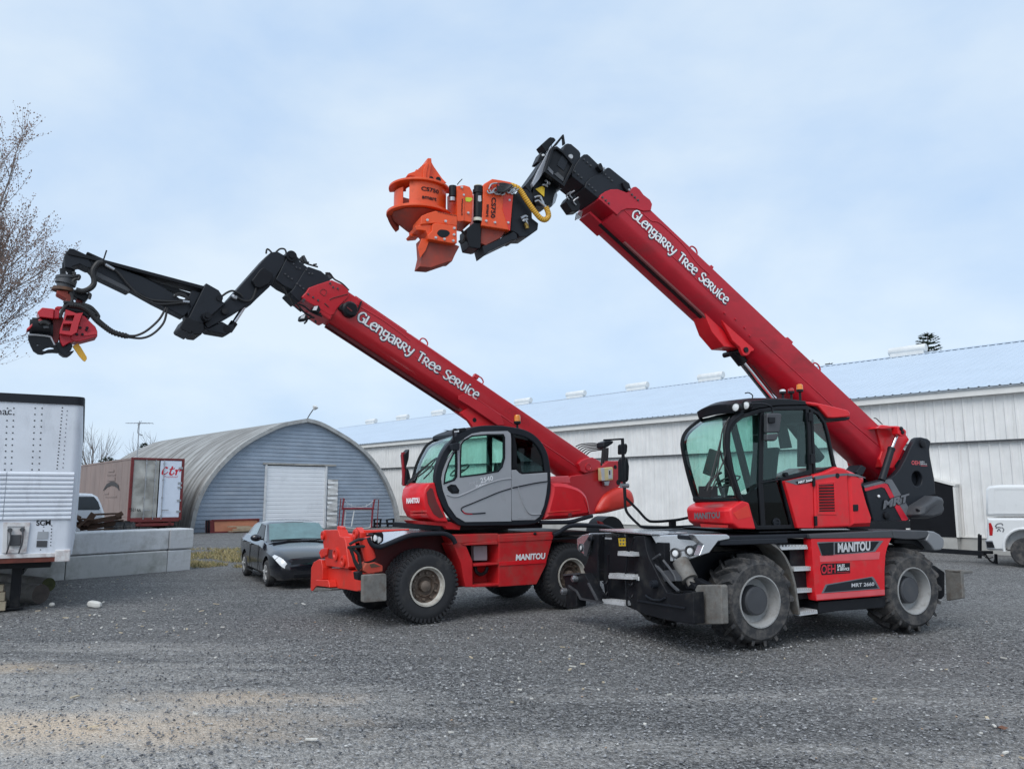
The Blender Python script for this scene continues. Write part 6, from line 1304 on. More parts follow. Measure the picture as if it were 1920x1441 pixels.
rope(RF, K2((755, 225), (800, 235), (850, 285), (905, 335)), vb+0.3, 0.008, 'hose', M['rubber_clean'], rc)
# telescoped black sections
s3 = part(RF, R4((1200, 1200), (1170, 1172), (925, 975), (950, 885), (1030, 805), (1140, 742), (1235, 728), (1285, 665), (1320, 625), (1350, 610), (1390, 625), (1650, 835), (1735, 900), (1765, 1000), (1900, 1150), (1500, 1250)), vb+0.03, vb+wb-0.05, 'boom_section', M['charcoal'], boom, 0.012)
s2 = part(RF, R4((980, 1010), (912, 945), (690, 772), (700, 690), (760, 560), (850, 432), (915, 375), (975, 372), (1020, 408), (1165, 550), (1255, 650), (1300, 720), (1200, 900)), vb+0.06, vb+wb-0.08, 'boom_section', M['charcoal'], boom, 0.012)
s1_ = part(RF, R4((720, 800), (560, 640), (540, 300), (575, 195), (625, 178), (685, 190), (820, 305), (855, 355), (850, 440), (900, 600)), vb+0.09, vb+wb-0.11, 'boom_section', M['charcoal'], boom, 0.012)
bolts(RF, R4((905, 475), (965, 530), (1025, 585), (740, 695), (800, 750), (860, 805)), vb+0.06, 0.015, 'bolt', M['dark_grey'], s2); bolts(RF, R4((1290, 745), (1352, 805), (1410, 858), (995, 930), (1055, 985), (1112, 1040)), vb+0.03, 0.015, 'bolt', M['dark_grey'], s3)
for pts, par in ((((1160, 590), (1190, 535), (1225, 530), (1275, 640), (1255, 680), (1210, 660)), s2), (((1605, 880), (1640, 860), (1690, 880), (1755, 985), (1745, 1040), (1690, 1050), (1630, 960)), s3)):
    o = part(RF, R4(*pts), vb-0.02, vb+0.08, 'wear_pad_holder', M['black'], par, 0.01); bolts(RF, [R4(((pts[-2][0]+pts[-3][0])/2, (pts[-2][1]+pts[-3][1])/2 - 25))[0]], vb-0.02, 0.02, 'bolt', M['steel'], o)
q = RF.P(R4((668, 425))[0], vb+0.09); b = MB(); b.lathe([(0, 0.035), (0.02, 0.03), (0.02, 0)], q, (0, -1, 0), 14); b.build('bolt', M['decal_light'], s1_)
part(RF, R4((580, 1230), (640, 1130), (760, 1110), (850, 1280), (830, 1390), (700, 1400)), vb+0.1, vb+0.28, 'sensor_block', M['black'], boom, 0.01)
for (x, y) in ((640, 1190), (700, 1170), (770, 1290)): b = MB(); p = RF.P(R4((x, y))[0], vb+0.09); b.tube(crv([p, p + Vector((-.05, -.02, .04)), p + Vector((.02, -.03, .10))], 4), 0.010, 5); b.build('hose', M['steel'], boom)
b = MB(); x_ = K(1040, 340, 4.8)
for i in range(5): p = RF.P(x_((185+13*i, 350-6*i))[0], vb+0.3); b.tube([p, p + Vector((0.02, 0, 0.10))], 0.008, 5)
b.build('hose_end', M['steel'], boom)
# boom head: mesh-fronted carriage, arm, lamps
q = RF.V(R4((200, 690), (330, 262), (425, 228), (560, 330), (752, 562), (558, 962)), vb-0.06); b = MB(); b.ring(q, inset(q, 0.035), vb-0.06, vb+0.02); head = b.build('carriage_frame', M['black'], boom, bevel=0.006)
b = MB(); b.pv(inset(q, 0.03), vb-0.02, vb+0.44); b.build('carriage', M['black'], boom, bevel=0.01)
part(RF, R4((470, 470), (520, 395), (635, 480), (545, 670), (430, 570)), vb-0.03, vb-0.0205, 'plate', M['charcoal'], head, 0); part(RF, R4((240, 640), (265, 580), (360, 690), (355, 750)), vb-0.03, vb-0.0205, 'plate', M['decal_grey'], head, 0); part(RF, R4((370, 730), (440, 700), (550, 800), (540, 870)), vb-0.03, vb-0.0205, 'plate', M['dark_grey'], head, 0)
part(RF, R4((330, 262), (535, 15), (552, 25), (578, 190), (540, 210), (530, 75), (420, 215)), vb-0.05, vb-0.01, 'guard', M['black'], head, 0.004)
arm = part(RF, R4((320, 300), (330, 250), (200, 690), (0, 950), (-55, 1060), (-150, 940), (-20, 780)), vb+0.10, vb+0.42, 'tool_arm', M['charcoal'], rc, 0.01)
part(RF, R4((395, 205), (330, 300), (205, 700), (155, 745), (105, 830), (0, 960), (-20, 900), (140, 560), (300, 260)), vb+0.03, vb+0.10, 'arm_cover', mat('pale_metal_cover', (0.33, 0.345, 0.38), 0.4, metal=0.3), rc, 0.006)
part(RF, R4((0, 950), (200, 690), (560, 960), (470, 1000), (430, 1010), (350, 1180), (280, 1300), (200, 1300), (60, 1300), (-30, 1150)), vb+0.12, vb+0.40, 'tool_arm', M['black'], rc, 0.012)
for pts in (((140, 205), (280, 80), (310, 65), (375, 75), (410, 120), (300, 250), (235, 340)), ((60, 520), (140, 335), (250, 375), (120, 530))):
    q = RF.V(R4(*pts), vb+0.05); b = MB(); b.pv(q, vb+0.05, vb+0.22); o = b.build('work_lamp', M['black'], rc, bevel=0.01)
part(RF, R4((150, 380), (180, 370), (215, 395), (165, 410)), vb+0.04, vb+0.0495, 'lens', M['lens'], o, 0)
part(RF, R4((40, 1000), (160, 950), (205, 985), (195, 1140)), vb+0.105, vb+0.115, 'warning_sticker', M['sticker'], rc, 0)
part(RF, R4((375, 1075), (420, 1050), (440, 1110), (400, 1240), (330, 1320), (350, 1200)), vb+0.2, vb+0.35, 'coupler', mat('pale_casting', (0.5, 0.52, 0.55), 0.4, metal=0.5), rc, 0.01)
for s in (((205, 860), (240, 850), (260, 900), (230, 920)), ((270, 870), (300, 900), (270, 920)), ((160, 930), (210, 930), (260, 960)), ((20, 1160), (60, 1135), (130, 1140), (170, 1250), (220, 1330)), ((25, 1230), (90, 1210), (160, 1270), (230, 1310)), ((120, 1160), (175, 1230), (190, 1300))): rope(RF, R4(*s), vb+0.06, 0.013, 'hydraulic_fitting', M['steel'], rc)
# ---- far-side mirror stalk
a1_ = K(1050, 720, 4.8); vm = 1.75
b = MB(); T_ = lambda *pts: crv([RF.P(p_, vm) for p_ in a1_(*pts)], 5)
b.tube(T_((1300, 1180), (1180, 1195), (1050, 1220), (850, 1235), (780, 1215), (700, 1130), (592, 1022)), 0.020, 8); b.tube(T_((1300, 1270), (1000, 1285), (760, 1285), (700, 1255), (612, 1165), (588, 1100), (585, 1020)), 0.020, 8); b.tube([RF.P(p_, vm) for p_ in a1_((586, 1030), (578, 900), (562, 488))], 0.024, 8); b.tube([RF.P(p_, vm) for p_ in a1_((572, 492), (392, 503))], 0.013, 8); p = RF.P(a1_((1012, 1258))[0], vm); b.obox(p, (0.045, 0, 0), (0, 0.03, 0), (0, 0, 0.055)); b.build('mirror_stalk', M['black'], rc)
for pts in (((388, 560), (395, 520), (440, 505), (485, 510), (480, 530), (430, 565), (400, 575)), ((582, 545), (598, 530), (610, 550), (608, 600), (596, 632), (582, 625)), ((584, 690), (598, 658), (612, 665), (625, 740), (620, 860), (604, 882), (586, 870))): part(RF, a1_(*pts), vm-0.06, vm+0.14, 'mirror', M['black'], rc, 0.015)
p = RF.P(a1_((580, 912))[0], vm); b = MB(); b.cyl(p - Vector((0.06, 0, 0)), p + Vector((0.06, 0, 0)), 0.035, n=12); b.build('stalk_clamp', M['steel'], rc)

# ================================================================ ORANGE TREE SAW HEAD (carried by the near boom, still its own thing)
sawF = Frame((RF.o.x, RF.o.y), RF.a)
q0 = RF.sv((815, 400), 1.3)
saw = thing('saw_head', 'bright orange tree saw grapple hanging from the black tool arm of the near boom', 'saw head', RF)
F5 = K(725, 290, 9.6); F6 = K(860, 330, 9.6); F0 = K(720, 240, 3.84)
vs0 = 1.06
# drum: flanges, curved wall, inner wall
near_c = RF.P(F5((675, 470))[0], vs0 - 0.02); rD = (RF.sv(F5((1265, 640))[0], vs0+0.35)[0] - RF.sv(F5((90, 640))[0], vs0+0.35)[0])/2
cz_t = RF.P(F5((800, 480))[0], vs0)[2]; cz_b = RF.P(F5((760, 905))[0], vs0)[2]
rD *= 0.88
C = Vector((near_c.x + 0.055, vs0 + rD*0.95, 0))
def arcw(b, r0, r1, z0, z1, a0, a1, n=22):
    LL = []
    for i in range(n+1):
        a = R(a0 + (a1-a0)*i/n); ca, sa = math.cos(a), math.sin(a); LL.append([(C.x + ca*r, C.y + sa*r, z) for r, z in ((r0, z0), (r1, z0), (r1, z1), (r0, z1))])
    b.loft(LL); return b
b = MB(); arcw(b, rD*0.86, rD*0.90, cz_b, cz_t, 232, 338); wall = b.build('drum_wall', M['orange'], saw, bevel=0.006)
b = MB(); arcw(b, rD*0.80, rD*0.84, cz_b, cz_t-0.05, 158, 214, 8); b.build('inner_wall', M['orange'], saw, bevel=0.006)
b = MB(); arcw(b, rD*0.80, rD*0.84, cz_b, cz_t, 10, 156, 18); b.build('back_wall', M['orange_worn_shade'], saw)  # added wall, its colour darkened to give the drum a shaded interior
b = MB(); arcw(b, rD*0.45, rD*1.02, cz_t, cz_t+0.03, 150, 350, 36); b.build('upper_flange', M['orange'], saw, bevel=0.006)
b = MB(); arcw(b, rD*0.30, rD*1.08, cz_b-0.035, cz_b, 148, 345, 36); b.build('lower_flange', M['orange'], saw, bevel=0.006)
b = MB(); LL = []
for i in range(9):
    a = R(168 - i*4.5); r = rD*(1.06 - 0.02*i); LL.append([(C.x + math.cos(a)*q, C.y + math.sin(a)*q, z) for q, z in ((r-0.05, cz_b-0.04-0.015*i), (r, cz_b-0.045-0.018*i), (r, cz_b-0.0-0.006*i), (r-0.05, cz_b-0.0-0.006*i))])
b.loft(LL); b.build('hook', M['orange_worn_shade'], saw)
b = MB(); b.loft([[(C.x + math.cos(a)*r*k, C.y + math.sin(a)*r*k, z) for a in [2*pi*i/10 + 0.2 for i in range(10)]] for r, k, z in ((rD, 0.95, cz_b-0.04), (rD, 0.80, cz_b-0.10), (rD, 0.42, cz_b-0.22), (rD, 0.2, cz_b-0.26))]); b.smooth = False; b.build('drum_underside', M['orange_worn_shade'], saw, bevel=0.008)
# lettering wrapped round the drum
def wrap(body, px0, px1, ytop, ybot, m, bold):
    vs, fs = text_mesh(body, bold); xs = [v.x for v in vs]; ys = [v.y for v in vs]; x0, x1, y0, y1 = min(xs), max(xs), min(ys), max(ys)
    rr_ = rD*0.90 + 0.006
    def ang(px): u = RF.sv(F5((px, 640))[0], vs0+0.06)[0]; return math.acos(max(-1, min(1, (u - C.x)/rr_)))
    a0, a1 = ang(px0), ang(px1); zt, zb = RF.P(F5((770, ytop))[0], vs0)[2], RF.P(F5((770, ybot))[0], vs0)[2]
    b = MB(); b.smooth = False; b.add([(C.x + rr_*math.cos(a0 + (a1-a0)*(v.x-x0)/(x1-x0)), C.y - rr_*math.sin(a0 + (a1-a0)*(v.x-x0)/(x1-x0)), zb + (zt-zb)*(v.y-y0)/(y1-y0)) for v in vs], fs); b.build('lettering', m, wall)
wrap('CS750', 605, 935, 580, 655, M['black'], 0.03); wrap('smart', 620, 890, 735, 800, M['black'], 0.03)
# upright claw with teeth
vc = C.y - 0.05
part(RF, F5((735, 470), (725, 330), (735, 200), (780, 60), (805, 65), (812, 140), (850, 210), (920, 310), (1000, 425), (1080, 505), (1000, 520)), vc, vc+0.03, 'claw_plate', M['orange'], saw, 0.006)
part(RF, F5((550, 470), (545, 425), (500, 390), (440, 382), (385, 385), (375, 355), (400, 335), (520, 295), (530, 260), (575, 268), (580, 235), (625, 240), (612, 205), (655, 215), (640, 180), (690, 160), (720, 130), (728, 75), (745, 58), (805, 62), (812, 140), (790, 250), (760, 470)), vc-0.08, vc+0.10, 'claw', M['orange'], saw, 0.008)
part(RF, F5((655, 470), (652, 300), (690, 200), (735, 150), (760, 160), (735, 240), (715, 340), (715, 470)), vc-0.10, vc-0.075, 'claw_rib', M['orange'], saw, 0.006)
for (x, y, r_) in ((805, 432, 0.03), (930, 447, 0.035)): q = RF.P(F5((x, y))[0], vc-0.001); b = MB(); b.cyl(q - Vector((0, 0.004, 0)), q + Vector((0, 0.002, 0)), r_, n=16); b.build('hole', M['black'], saw)
# sensor pod in the drum's right opening
b = MB(); q = RF.P(F5((1190, 570))[0], vs0+0.02); q2 = RF.P(F5((1190, 760))[0], vs0+0.02); b.cyl(q, q2, 0.05, n=16); b.build('hydraulic_motor', M['black'], saw)
b = MB(); b.cyl(RF.P(F5((1180, 775))[0], vs0), RF.P(F5((1180, 840))[0], vs0), 0.042, n=16); b.build('fitting', M['steel'], saw)
rope(RF, F5((1270, 540), (1310, 490), (1360, 440)), vs0+0.2, 0.006, 'antenna', M['black'], saw)
# clamp box below with its chute
part(RF, F5((615, 1255), (622, 1105), (740, 1050), (880, 1010), (1268, 1082), (1272, 1280), (850, 1232)), vs0-0.12, vs0+0.25, 'clamp_box', M['orange'], saw, 0.010)
lo = part(RF, F0((350, 690), (372, 683), (525, 703), (527, 828), (500, 832), (320, 800), (312, 770), (345, 740)), vs0-0.14, vs0+0.22, 'clamp_box', M['orange'], saw, 0.010)
part(RF, F0((225, 705), (290, 692), (350, 695), (345, 745), (315, 770), (300, 740), (265, 735), (235, 735)), vs0-0.10, vs0+0.2, 'clamp_jaw', M['orange'], saw, 0.010)
q = RF.V(crv(F0((382, 757), (400, 733), (430, 732), (458, 738), (474, 757), (456, 780), (428, 788), (400, 780)), 3, True), vs0-0.143); b = MB(); b.pv(q, vs0-0.143, vs0-0.1402); b.build('slot', M['black'], lo)
bolts(RF, F0((312, 664), (443, 672), (505, 722), (503, 768), (434, 800), (498, 812), (372, 790)), vs0-0.14, 0.018, 'bolt', M['decal_light'], saw)
part(RF, F0((268, 792), (330, 800), (505, 835), (545, 850), (515, 905), (490, 960), (465, 962), (340, 1005), (256, 998), (276, 910)), vs0-0.05, vs0+0.18, 'chute', M['orange_worn_shade'], saw, 0.008)
part(RF, F0((246, 860), (272, 795), (330, 802), (300, 880), (262, 935)), vs0-0.07, vs0-0.05, 'chute_lip', M['orange'], saw, 0.004)
part(RF, F0((188, 765), (210, 745), (245, 745), (260, 775), (200, 780)), vs0+0.1, vs0+0.3, 'tooth', M['orange'], saw, 0.006)
let(RF, 'Westtech', F5((905, 1035), (1260, 1108), (910, 1012)), vs0-0.126, M['black'], saw, 0.02)
# junction box
jb = part(RF, F5((1262, 560), (1400, 545), (1500, 575), (1552, 680), (1555, 720), (1530, 1222), (1385, 1195), (1270, 1210)), vs0-0.04, vs0+0.35, 'junction_box', M['orange'], saw, 0.012)
part(RF, F5((1270, 620), (1405, 705), (1390, 1190), (1272, 1200)), vs0-0.055, vs0-0.038, 'box_face', M['orange'], saw, 0.004)
bolts(RF, F5((1350, 590), (1465, 1050), (1382, 728)), vs0-0.045, 0.018, 'bolt', M['decal_light'], jb)
a_, c_, d_ = F5((1352, 790), (1318, 1090), (1318, 780)); letter('Westtech', RF.P((d_[0]+3.2, d_[1]), vs0-0.06), RF.P((c_[0]+2.2, c_[1]), vs0-0.06), RF.P((a_[0]+3.0, a_[1]), vs0-0.06), M['black'], jb, (0, 0, 0), 0.02)
part(RF, F5((1412, 780), (1440, 765), (1530, 775), (1545, 805), (1500, 848), (1425, 840)), vs0-0.045, vs0-0.042, 'inspection_sticker', mat('green_sticker', (0.55, 0.60, 0.03), 0.5), jb, 0)
# rotator column
cc0, cc1 = RF.P(F5((1648, 575))[0], vs0), RF.P(F5((1630, 1440))[0], vs0)
b = MB(); b.cyl(cc0, RF.P(F5((1640, 1215))[0], vs0), 0.058, n=20); b.cyl(RF.P(F5((1640, 640))[0], vs0), RF.P(F5((1640, 700))[0], vs0), 0.066, n=20); b.build('rotator', M['black'], saw)
b = MB(); b.cyl(RF.P(F5((1648, 560))[0], vs0), RF.P(F5((1648, 610))[0], vs0), 0.055, n=20); b.cyl(RF.P(F5((1640, 1150))[0], vs0), RF.P(F5((1638, 1205))[0], vs0), 0.062, n=20); b.build('rotator_band', mat('pale_band', (0.58, 0.57, 0.47), 0.45), saw)
part(RF, F5((1570, 1220), (1700, 1220), (1695, 1680), (1640, 1690), (1485, 1660), (1440, 1480), (1440, 1330)), vs0-0.02, vs0+0.25, 'rotator_base', M['black'], saw, 0.01)
part(RF, F5((1650, 735), (1700, 735), (1705, 835), (1670, 845), (1645, 830)), vs0-0.063, vs0-0.05, 'plate', M['decal_light'], saw, 0)
rope(RF, F0((560, 740), (585, 770), (575, 810), (555, 825), (540, 810)), vs0+0.05, 0.018, 'hose', M['rubber_clean'], saw)
# motor housing
mh = part(RF, F6((440, 165), (470, 130), (610, 48), (760, 70), (940, 105), (975, 150), (990, 320), (930, 985), (905, 975), (410, 895), (430, 560)), vs0-0.05, vs0+0.42, 'motor_housing', M['orange'], saw, 0.014)
part(RF, F6((810, 360), (970, 345), (925, 980), (905, 975), (790, 600)), vs0-0.054, vs0-0.0505, 'housing_facet', M['orange_red'], mh, 0)
bolts(RF, F6((492, 810), (650, 838), (888, 842), (912, 438)), vs0-0.05, 0.018, 'bolt', M['decal_light'], mh)
def vlet(body, x0, x1, y0, y1, dx, bold): letter(body, RF.P(F6((x1, y0))[0], vs0-0.058), RF.P(F6((x1-dx, y1))[0], vs0-0.058), RF.P(F6((x0 + 2*(x1-x0), y0))[0], vs0-0.058), M['black'], mh, (0, 0, 0), bold)
letter('CS750', RF.P(F6((592, 385))[0], vs0-0.058), RF.P(F6((575, 755))[0], vs0-0.058), RF.P(F6((676, 385))[0], vs0-0.058), M['black'], mh, (0, 0, 0), 0.03)
letter('smart', RF.P(F6((506, 505))[0], vs0-0.058), RF.P(F6((490, 735))[0], vs0-0.058), RF.P(F6((555, 510))[0], vs0-0.058), M['black'], mh, (0, 0, 0), 0.03)
part(RF, F6((410, 900), (905, 978), (830, 1010), (765, 1110), (490, 1252), (392, 1205)), vs0+0.02, vs0+0.35, 'lower_cowl', M['orange_worn_shade'], saw, 0.01)
part(RF, F6((425, 1262), (560, 1220), (990, 1000), (1045, 1040), (1062, 1130), (1015, 1150), (980, 1145), (530, 1362), (520, 1390), (468, 1425)), vs0+0.0, vs0+0.30, 'support_bar', M['charcoal'], saw, 0.008)
part(RF, F6((975, 300), (1045, 320), (1150, 240), (1230, 230), (1320, 275), (1345, 420), (1320, 600), (1325, 760), (1440, 850), (1425, 965), (1240, 1090), (1095, 1092), (1060, 1040), (985, 1000), (935, 985)), vs0+0.05, vs0+0.38, 'mount_bracket', M['charcoal'], saw, 0.012)
for s in (((1120, 760), (1150, 745), (1200, 720), (1235, 740)), ((1160, 820), (1180, 790), (1240, 780)), ((1210, 800), (1230, 850), (1230, 940))): rope(RF, F6(*s), vs0, 0.018, 'valve', M['steel'], saw)
rope(RF, F6((1195, 850), (1225, 900), (1235, 945)), vs0, 0.026, 'brass_fitting', mat('brass', (0.32, 0.22, 0.06), 0.4, metal=0.7), saw)
# couplings and yellow hose
b = MB()
for i in range(7): y = 190 + 18*(i % 4); x = 560 + 62*i; b.tube(crv([RF.P(p_, vs0-0.07) for p_ in F6((x, y+60), (x+30, y+100), (x+90, y+40), (x+200, y-20))], 4), 0.012, 6)
for s in (((540, 240), (590, 150), (690, 130)), ((515, 260), (540, 310), (620, 300)), ((650, 320), (720, 330), (760, 300)), ((770, 345), (830, 320)), ((940, 295), (1000, 260))): b.tube(crv([RF.P(p_, vs0-0.08) for p_ in F6(*s)], 4), 0.012, 6)
b.build('hydraulic_fitting', M['steel'], saw)
b = MB()
for i in range(6): b.tube(crv([RF.P(p_, vs0-0.08 - 0.012*i) for p_ in F6((690, 150+24*i), (800, 140+28*i), (900, 160+14*i), (960, 170))], 4), 0.016, 6)
b.build('hose_bundle', M['rubber_clean'], saw)
b = MB(); 
for s in (((590, 180), (610, 210)), ((700, 150), (725, 200)), ((680, 230), (720, 240))): b.tube([RF.P(p_, vs0-0.09) for p_ in F6(*s)], 0.02, 6)
b.build('dust_cap', M['redlens'], saw)
yp = crv([RF.P(p_, vs0-0.05) for p_ in F6((935, 165), (1060, 215), (1130, 290), (1190, 385), (1260, 490), (1330, 590), (1400, 680), (1480, 765), (1560, 785), (1615, 725), (1605, 640), (1570, 560))], 6)
b = MB(); b.tube(yp, 0.036, 12); yh = b.build('yellow_hose', M['yellow'], saw)
b = MB(); m_ = len(yp)
for i in range(2, m_-2, 2):
    a, c = Vector(yp[i]), Vector(yp[i+1]); d_ = (c-a).normalized()
    if i % 1 == 0: b.cyl(a, a + d_*0.006, 0.0375, n=12)
b.build('hose_spiral', mat('dark_yellow_gap', (0.22, 0.12, 0.01), 0.6), yh)

# ================================================================ THE FARTHER (LEFT) TELEHANDLER
pf, pr = gp(797, 1169), gp(1066, 1141); e_ = pr - pf
LF = Frame((pf.x, pf.y), math.atan2(e_.y, e_.x))
lc = thing('telehandler_crane', 'red rotating telehandler with grey cab door, jointed black jib and red front stabilisers', 'telehandler', LF)
E1 = K(560, 760, 4.8); E2 = K(860, 760, 4.8); E3 = K(560, 940, 6.4); E4 = K(820, 970, 6.4); L1 = K(560, 520, 9.6); L2 = K(720, 600, 9.6); L3 = K(40, 450, 9.6); L4 = K(40, 560, 9.6); L5 = K(30, 440, 4.8); L6 = K(300, 440, 4.8); L8 = K(860, 700, 9.6)
for u in (0.03, 2.76):
    tyre_road(lc, u, 0.535, 0.0, 0.46, 0.54); tyre_road(lc, u, 0.535, 2.15, 0.46, 0.54, -1)
b = MB(); b.box(-0.7, 3.3, 0.52, 1.62, 0.42, 1.16); b.cyl((0.03, 0.2, 0.535), (0.03, 2.0, 0.535), 0.12); b.cyl((2.76, 0.2, 0.535), (2.76, 2.0, 0.535), 0.12); b.build('chassis', mat('grimy_red_paint', (0.16, 0.016, 0.018), 0.65, var=0.25, dirt=((0.06, 0.04, 0.035), 0.45, 2.5)), lc, bevel=0.012)
b = MB(); b.box(0.55, 3.2, 0.03, 2.1, 1.20, 1.262); b.box(-0.75, 0.55, 0.5, 1.7, 1.16, 1.25); b.build('deck', M['black_dusty'], lc, bevel=0.012)
b = MB(); b.cyl((1.45, 1.05, 1.24), (1.45, 1.05, 1.40), 0.60, n=36)
b.build('slew_ring', M['black_dusty'], lc)
b = MB(); b.box(0.35, 2.3, 0.2, 1.9, 1.33, 1.42); b.build('turret_base', M['black'], lc, bevel=0.01)
# side boxes and step recess
tb = part(LF, E4((738, 200), (1380, 170), (1392, 190), (1392, 215), (1382, 264), (1312, 520), (1308, 562), (1192, 800), (738, 830)), 0.0, 0.45, 'tool_box', M['red_dusty'], lc, 0.012)
part(LF, E4((738, 240), (1392, 208), (1384, 262), (738, 292)), -0.012, 0.0, 'rib', M['red_dusty'], tb, 0.004); part(LF, E4((742, 530), (1312, 500), (1308, 545), (748, 578)), -0.012, 0.0, 'rib', M['red'], tb, 0.004)
let(LF, 'MANITOU', E4((940, 515), (1292, 495), (946, 438)), -0.016, M['white'], tb, 0.045)
q = LF.P(E4((1172, 192))[0], -0.002); b = MB(); b.ball(q, 0.035, 0.02, 0.022); b.build('latch', M['black'], tb)
part(LF, E4((195, 205), (735, 190), (735, 290), (335, 302), (270, 312), (235, 300)), 0.02, 0.45, 'step_top', M['red_dusty'], lc, 0.01)
for k, s in enumerate((((285, 312), (725, 282), (728, 318), (330, 332)), ((438, 556), (738, 540), (738, 562), (440, 584)), ((426, 806), (740, 788), (742, 812), (430, 836)))): part(LF, E4(*s), 0.0, 0.35, 'step', M['red_dusty'], lc, 0.006)
part(LF, E4((235, 300), (320, 318), (350, 345), (424, 520), (426, 832), (340, 832), (310, 700), (290, 560), (240, 440), (190, 320)), 0.015, 0.40, 'mudguard', M['red_dusty'], lc, 0.01)
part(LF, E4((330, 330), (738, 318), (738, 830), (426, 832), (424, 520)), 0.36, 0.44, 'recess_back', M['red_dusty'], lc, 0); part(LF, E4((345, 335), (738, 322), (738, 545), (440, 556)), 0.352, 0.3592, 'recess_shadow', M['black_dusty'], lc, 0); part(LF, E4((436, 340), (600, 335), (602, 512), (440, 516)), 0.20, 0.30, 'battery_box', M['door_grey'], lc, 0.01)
rope(LF, E4((450, 585), (470, 650), (525, 680), (580, 650), (600, 590)), 0.20, 0.03, 'hose', M['rubber_clean'], lc)
# front wing: silver sheet, black tube edge
ne_ = [LF.P(p, -0.02) for p in E3((895, 530), (1010, 520), (1290, 412), (1450, 388), (1700, 376), (1790, 395))]; fe_ = [LF.P(p, 0.52) for p in E3((930, 368), (1010, 352), (1290, 330), (1450, 330), (1700, 345), (1790, 352))]
b = MB(); n = len(ne_); b.add(ne_ + fe_, [(i, i+1, n+i+1, n+i) for i in range(n-1)]); b.build('front_wing', M['silver'], lc, angle=20)
b = MB(); b.tube(crv([LF.P(p, -0.02) for p in E3((835, 430), (850, 480), (890, 525), (950, 540), (1020, 528), (1290, 418), (1450, 392), (1700, 380), (1790, 398), (1850, 440), (1880, 500))], 6), 0.036, 10); b.build('wing_tube', M['charcoal'], lc)
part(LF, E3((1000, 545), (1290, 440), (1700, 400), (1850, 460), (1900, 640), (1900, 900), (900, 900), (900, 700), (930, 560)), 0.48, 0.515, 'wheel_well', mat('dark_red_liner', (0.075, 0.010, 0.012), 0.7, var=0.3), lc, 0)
b = MB(); b.box(2.2, 3.35, 0.0, 0.5, 1.14, 1.17); b.build('rear_wing', M['black_dusty'], lc); b = MB(); b.tube(crv([LF.P(p, -0.02) for p in E2((850, 1165), (900, 1140), (990, 1085), (1100, 1078), (1290, 1085), (1370, 1110), (1440, 1150))], 5), 0.038, 10); b.build('wing_tube', M['charcoal'], lc)
# twin headlamps
hl = part(LF, E3((880, 385), (920, 366), (1010, 362), (1024, 400), (1022, 470), (1000, 500), (935, 505), (890, 480)), -0.02, 0.14, 'headlamp', M['black'], lc, 0.02)
for x, y in ((905, 436), (952, 456)):
    p = LF.P(E3((x, y))[0], 0.0); ax_ = Vector((-0.72, -0.66, 0.0)).normalized(); b = MB(); b.lathe([(-0.02, 0.05), (0.012, 0.05), (0.018, 0.045), (0.024, 0.025), (0.026, 0)], p, ax_, 22, cap=False); b.build('lens', M['lens'], hl)
# front stabiliser in orange-red, measured on the front plane
uF = -0.92; OR = M['orange_red']
def FU(pts, du0, du1, nm, m=OR, par=lc, bv=0.012): return partu(LF, E3(*pts), uF+du0, uF+du1, nm, m, par, bv)
bm_ = FU(((283, 795), (590, 802), (600, 812), (690, 842), (772, 882), (772, 1060), (690, 1076), (560, 1052), (370, 1030), (280, 1000)), 0.0, 0.22, 'stabiliser_beam')
FU(((283, 352), (298, 340), (468, 335), (492, 416), (542, 428), (562, 475), (602, 785), (585, 806), (540, 800), (325, 768), (312, 690), (290, 480)), -0.06, 0.10, 'stabiliser_head')
FU(((148, 792), (178, 722), (240, 688), (268, 700), (285, 795), (280, 935), (215, 950), (200, 1020), (162, 1075), (140, 1062)), -0.10, 0.06, 'stabiliser_foot'); FU(((205, 938), (345, 938), (358, 960), (368, 1030), (215, 1010), (196, 1030)), -0.13, 0.0, 'foot_rib'); FU(((165, 1076), (205, 1025), (392, 1042), (388, 1066), (180, 1078)), -0.12, 0.15, 'foot_pad', M['pad'])
for p, r_ in (((295, 622), 0.07), ((455, 628), 0.10), ((545, 712), 0.08), ((302, 405), 0.07), ((690, 390), 0.07)):
    q = LF.PU(E3(p)[0], uF-0.06); b = MB(); b.lathe([(0, r_), (0.03, r_), (0.034, r_*0.6), (0.015, r_*0.5), (0.015, 0)], q, (-1, 0, 0), 20); b.build('pivot_pin', OR, lc)
FU(((240, 610), (262, 570), (300, 558), (345, 560), (335, 640), (300, 660), (255, 655)), -0.09, -0.061, 'lug')
FU(((365, 572), (440, 582), (420, 685), (352, 672)), -0.066, -0.0605, 'grille', M['rust_red'], lc, 0)
FU(((455, 296), (480, 290), (510, 306), (512, 400), (470, 400)), 0.0, 0.08, 'lug'); FU(((660, 330), (690, 306), (715, 335), (742, 370), (742, 480), (680, 470)), -0.02, 0.08, 'lug')
b = MB(); b.cyl(LF.PU(E3((500, 425))[0], uF+0.12), LF.PU(E3((700, 440))[0], uF+0.12), 0.07, n=18); b.cyl(LF.PU(E3((300, 405))[0], uF+0.02), LF.PU(E3((480, 380))[0], uF+0.02), 0.05, n=16); b.build('cross_tube', OR, lc)
FU(((712, 340), (900, 336), (1290, 326), (1290, 345), (900, 372), (742, 385)), 0.05, 0.10, 'front_plate'); FU(((740, 385), (890, 385), (880, 470), (760, 620), (745, 800), (600, 790), (580, 640), (700, 640)), 0.22, 0.32, 'front_plate', OR)
FU(((750, 395), (870, 390), (860, 470), (780, 450)), 0.20, 0.2195, 'recess', M['black'], lc, 0); FU(((500, 350), (660, 355), (660, 405), (510, 400)), 0.28, 0.34, 'crossmember', M['dark_grey'])
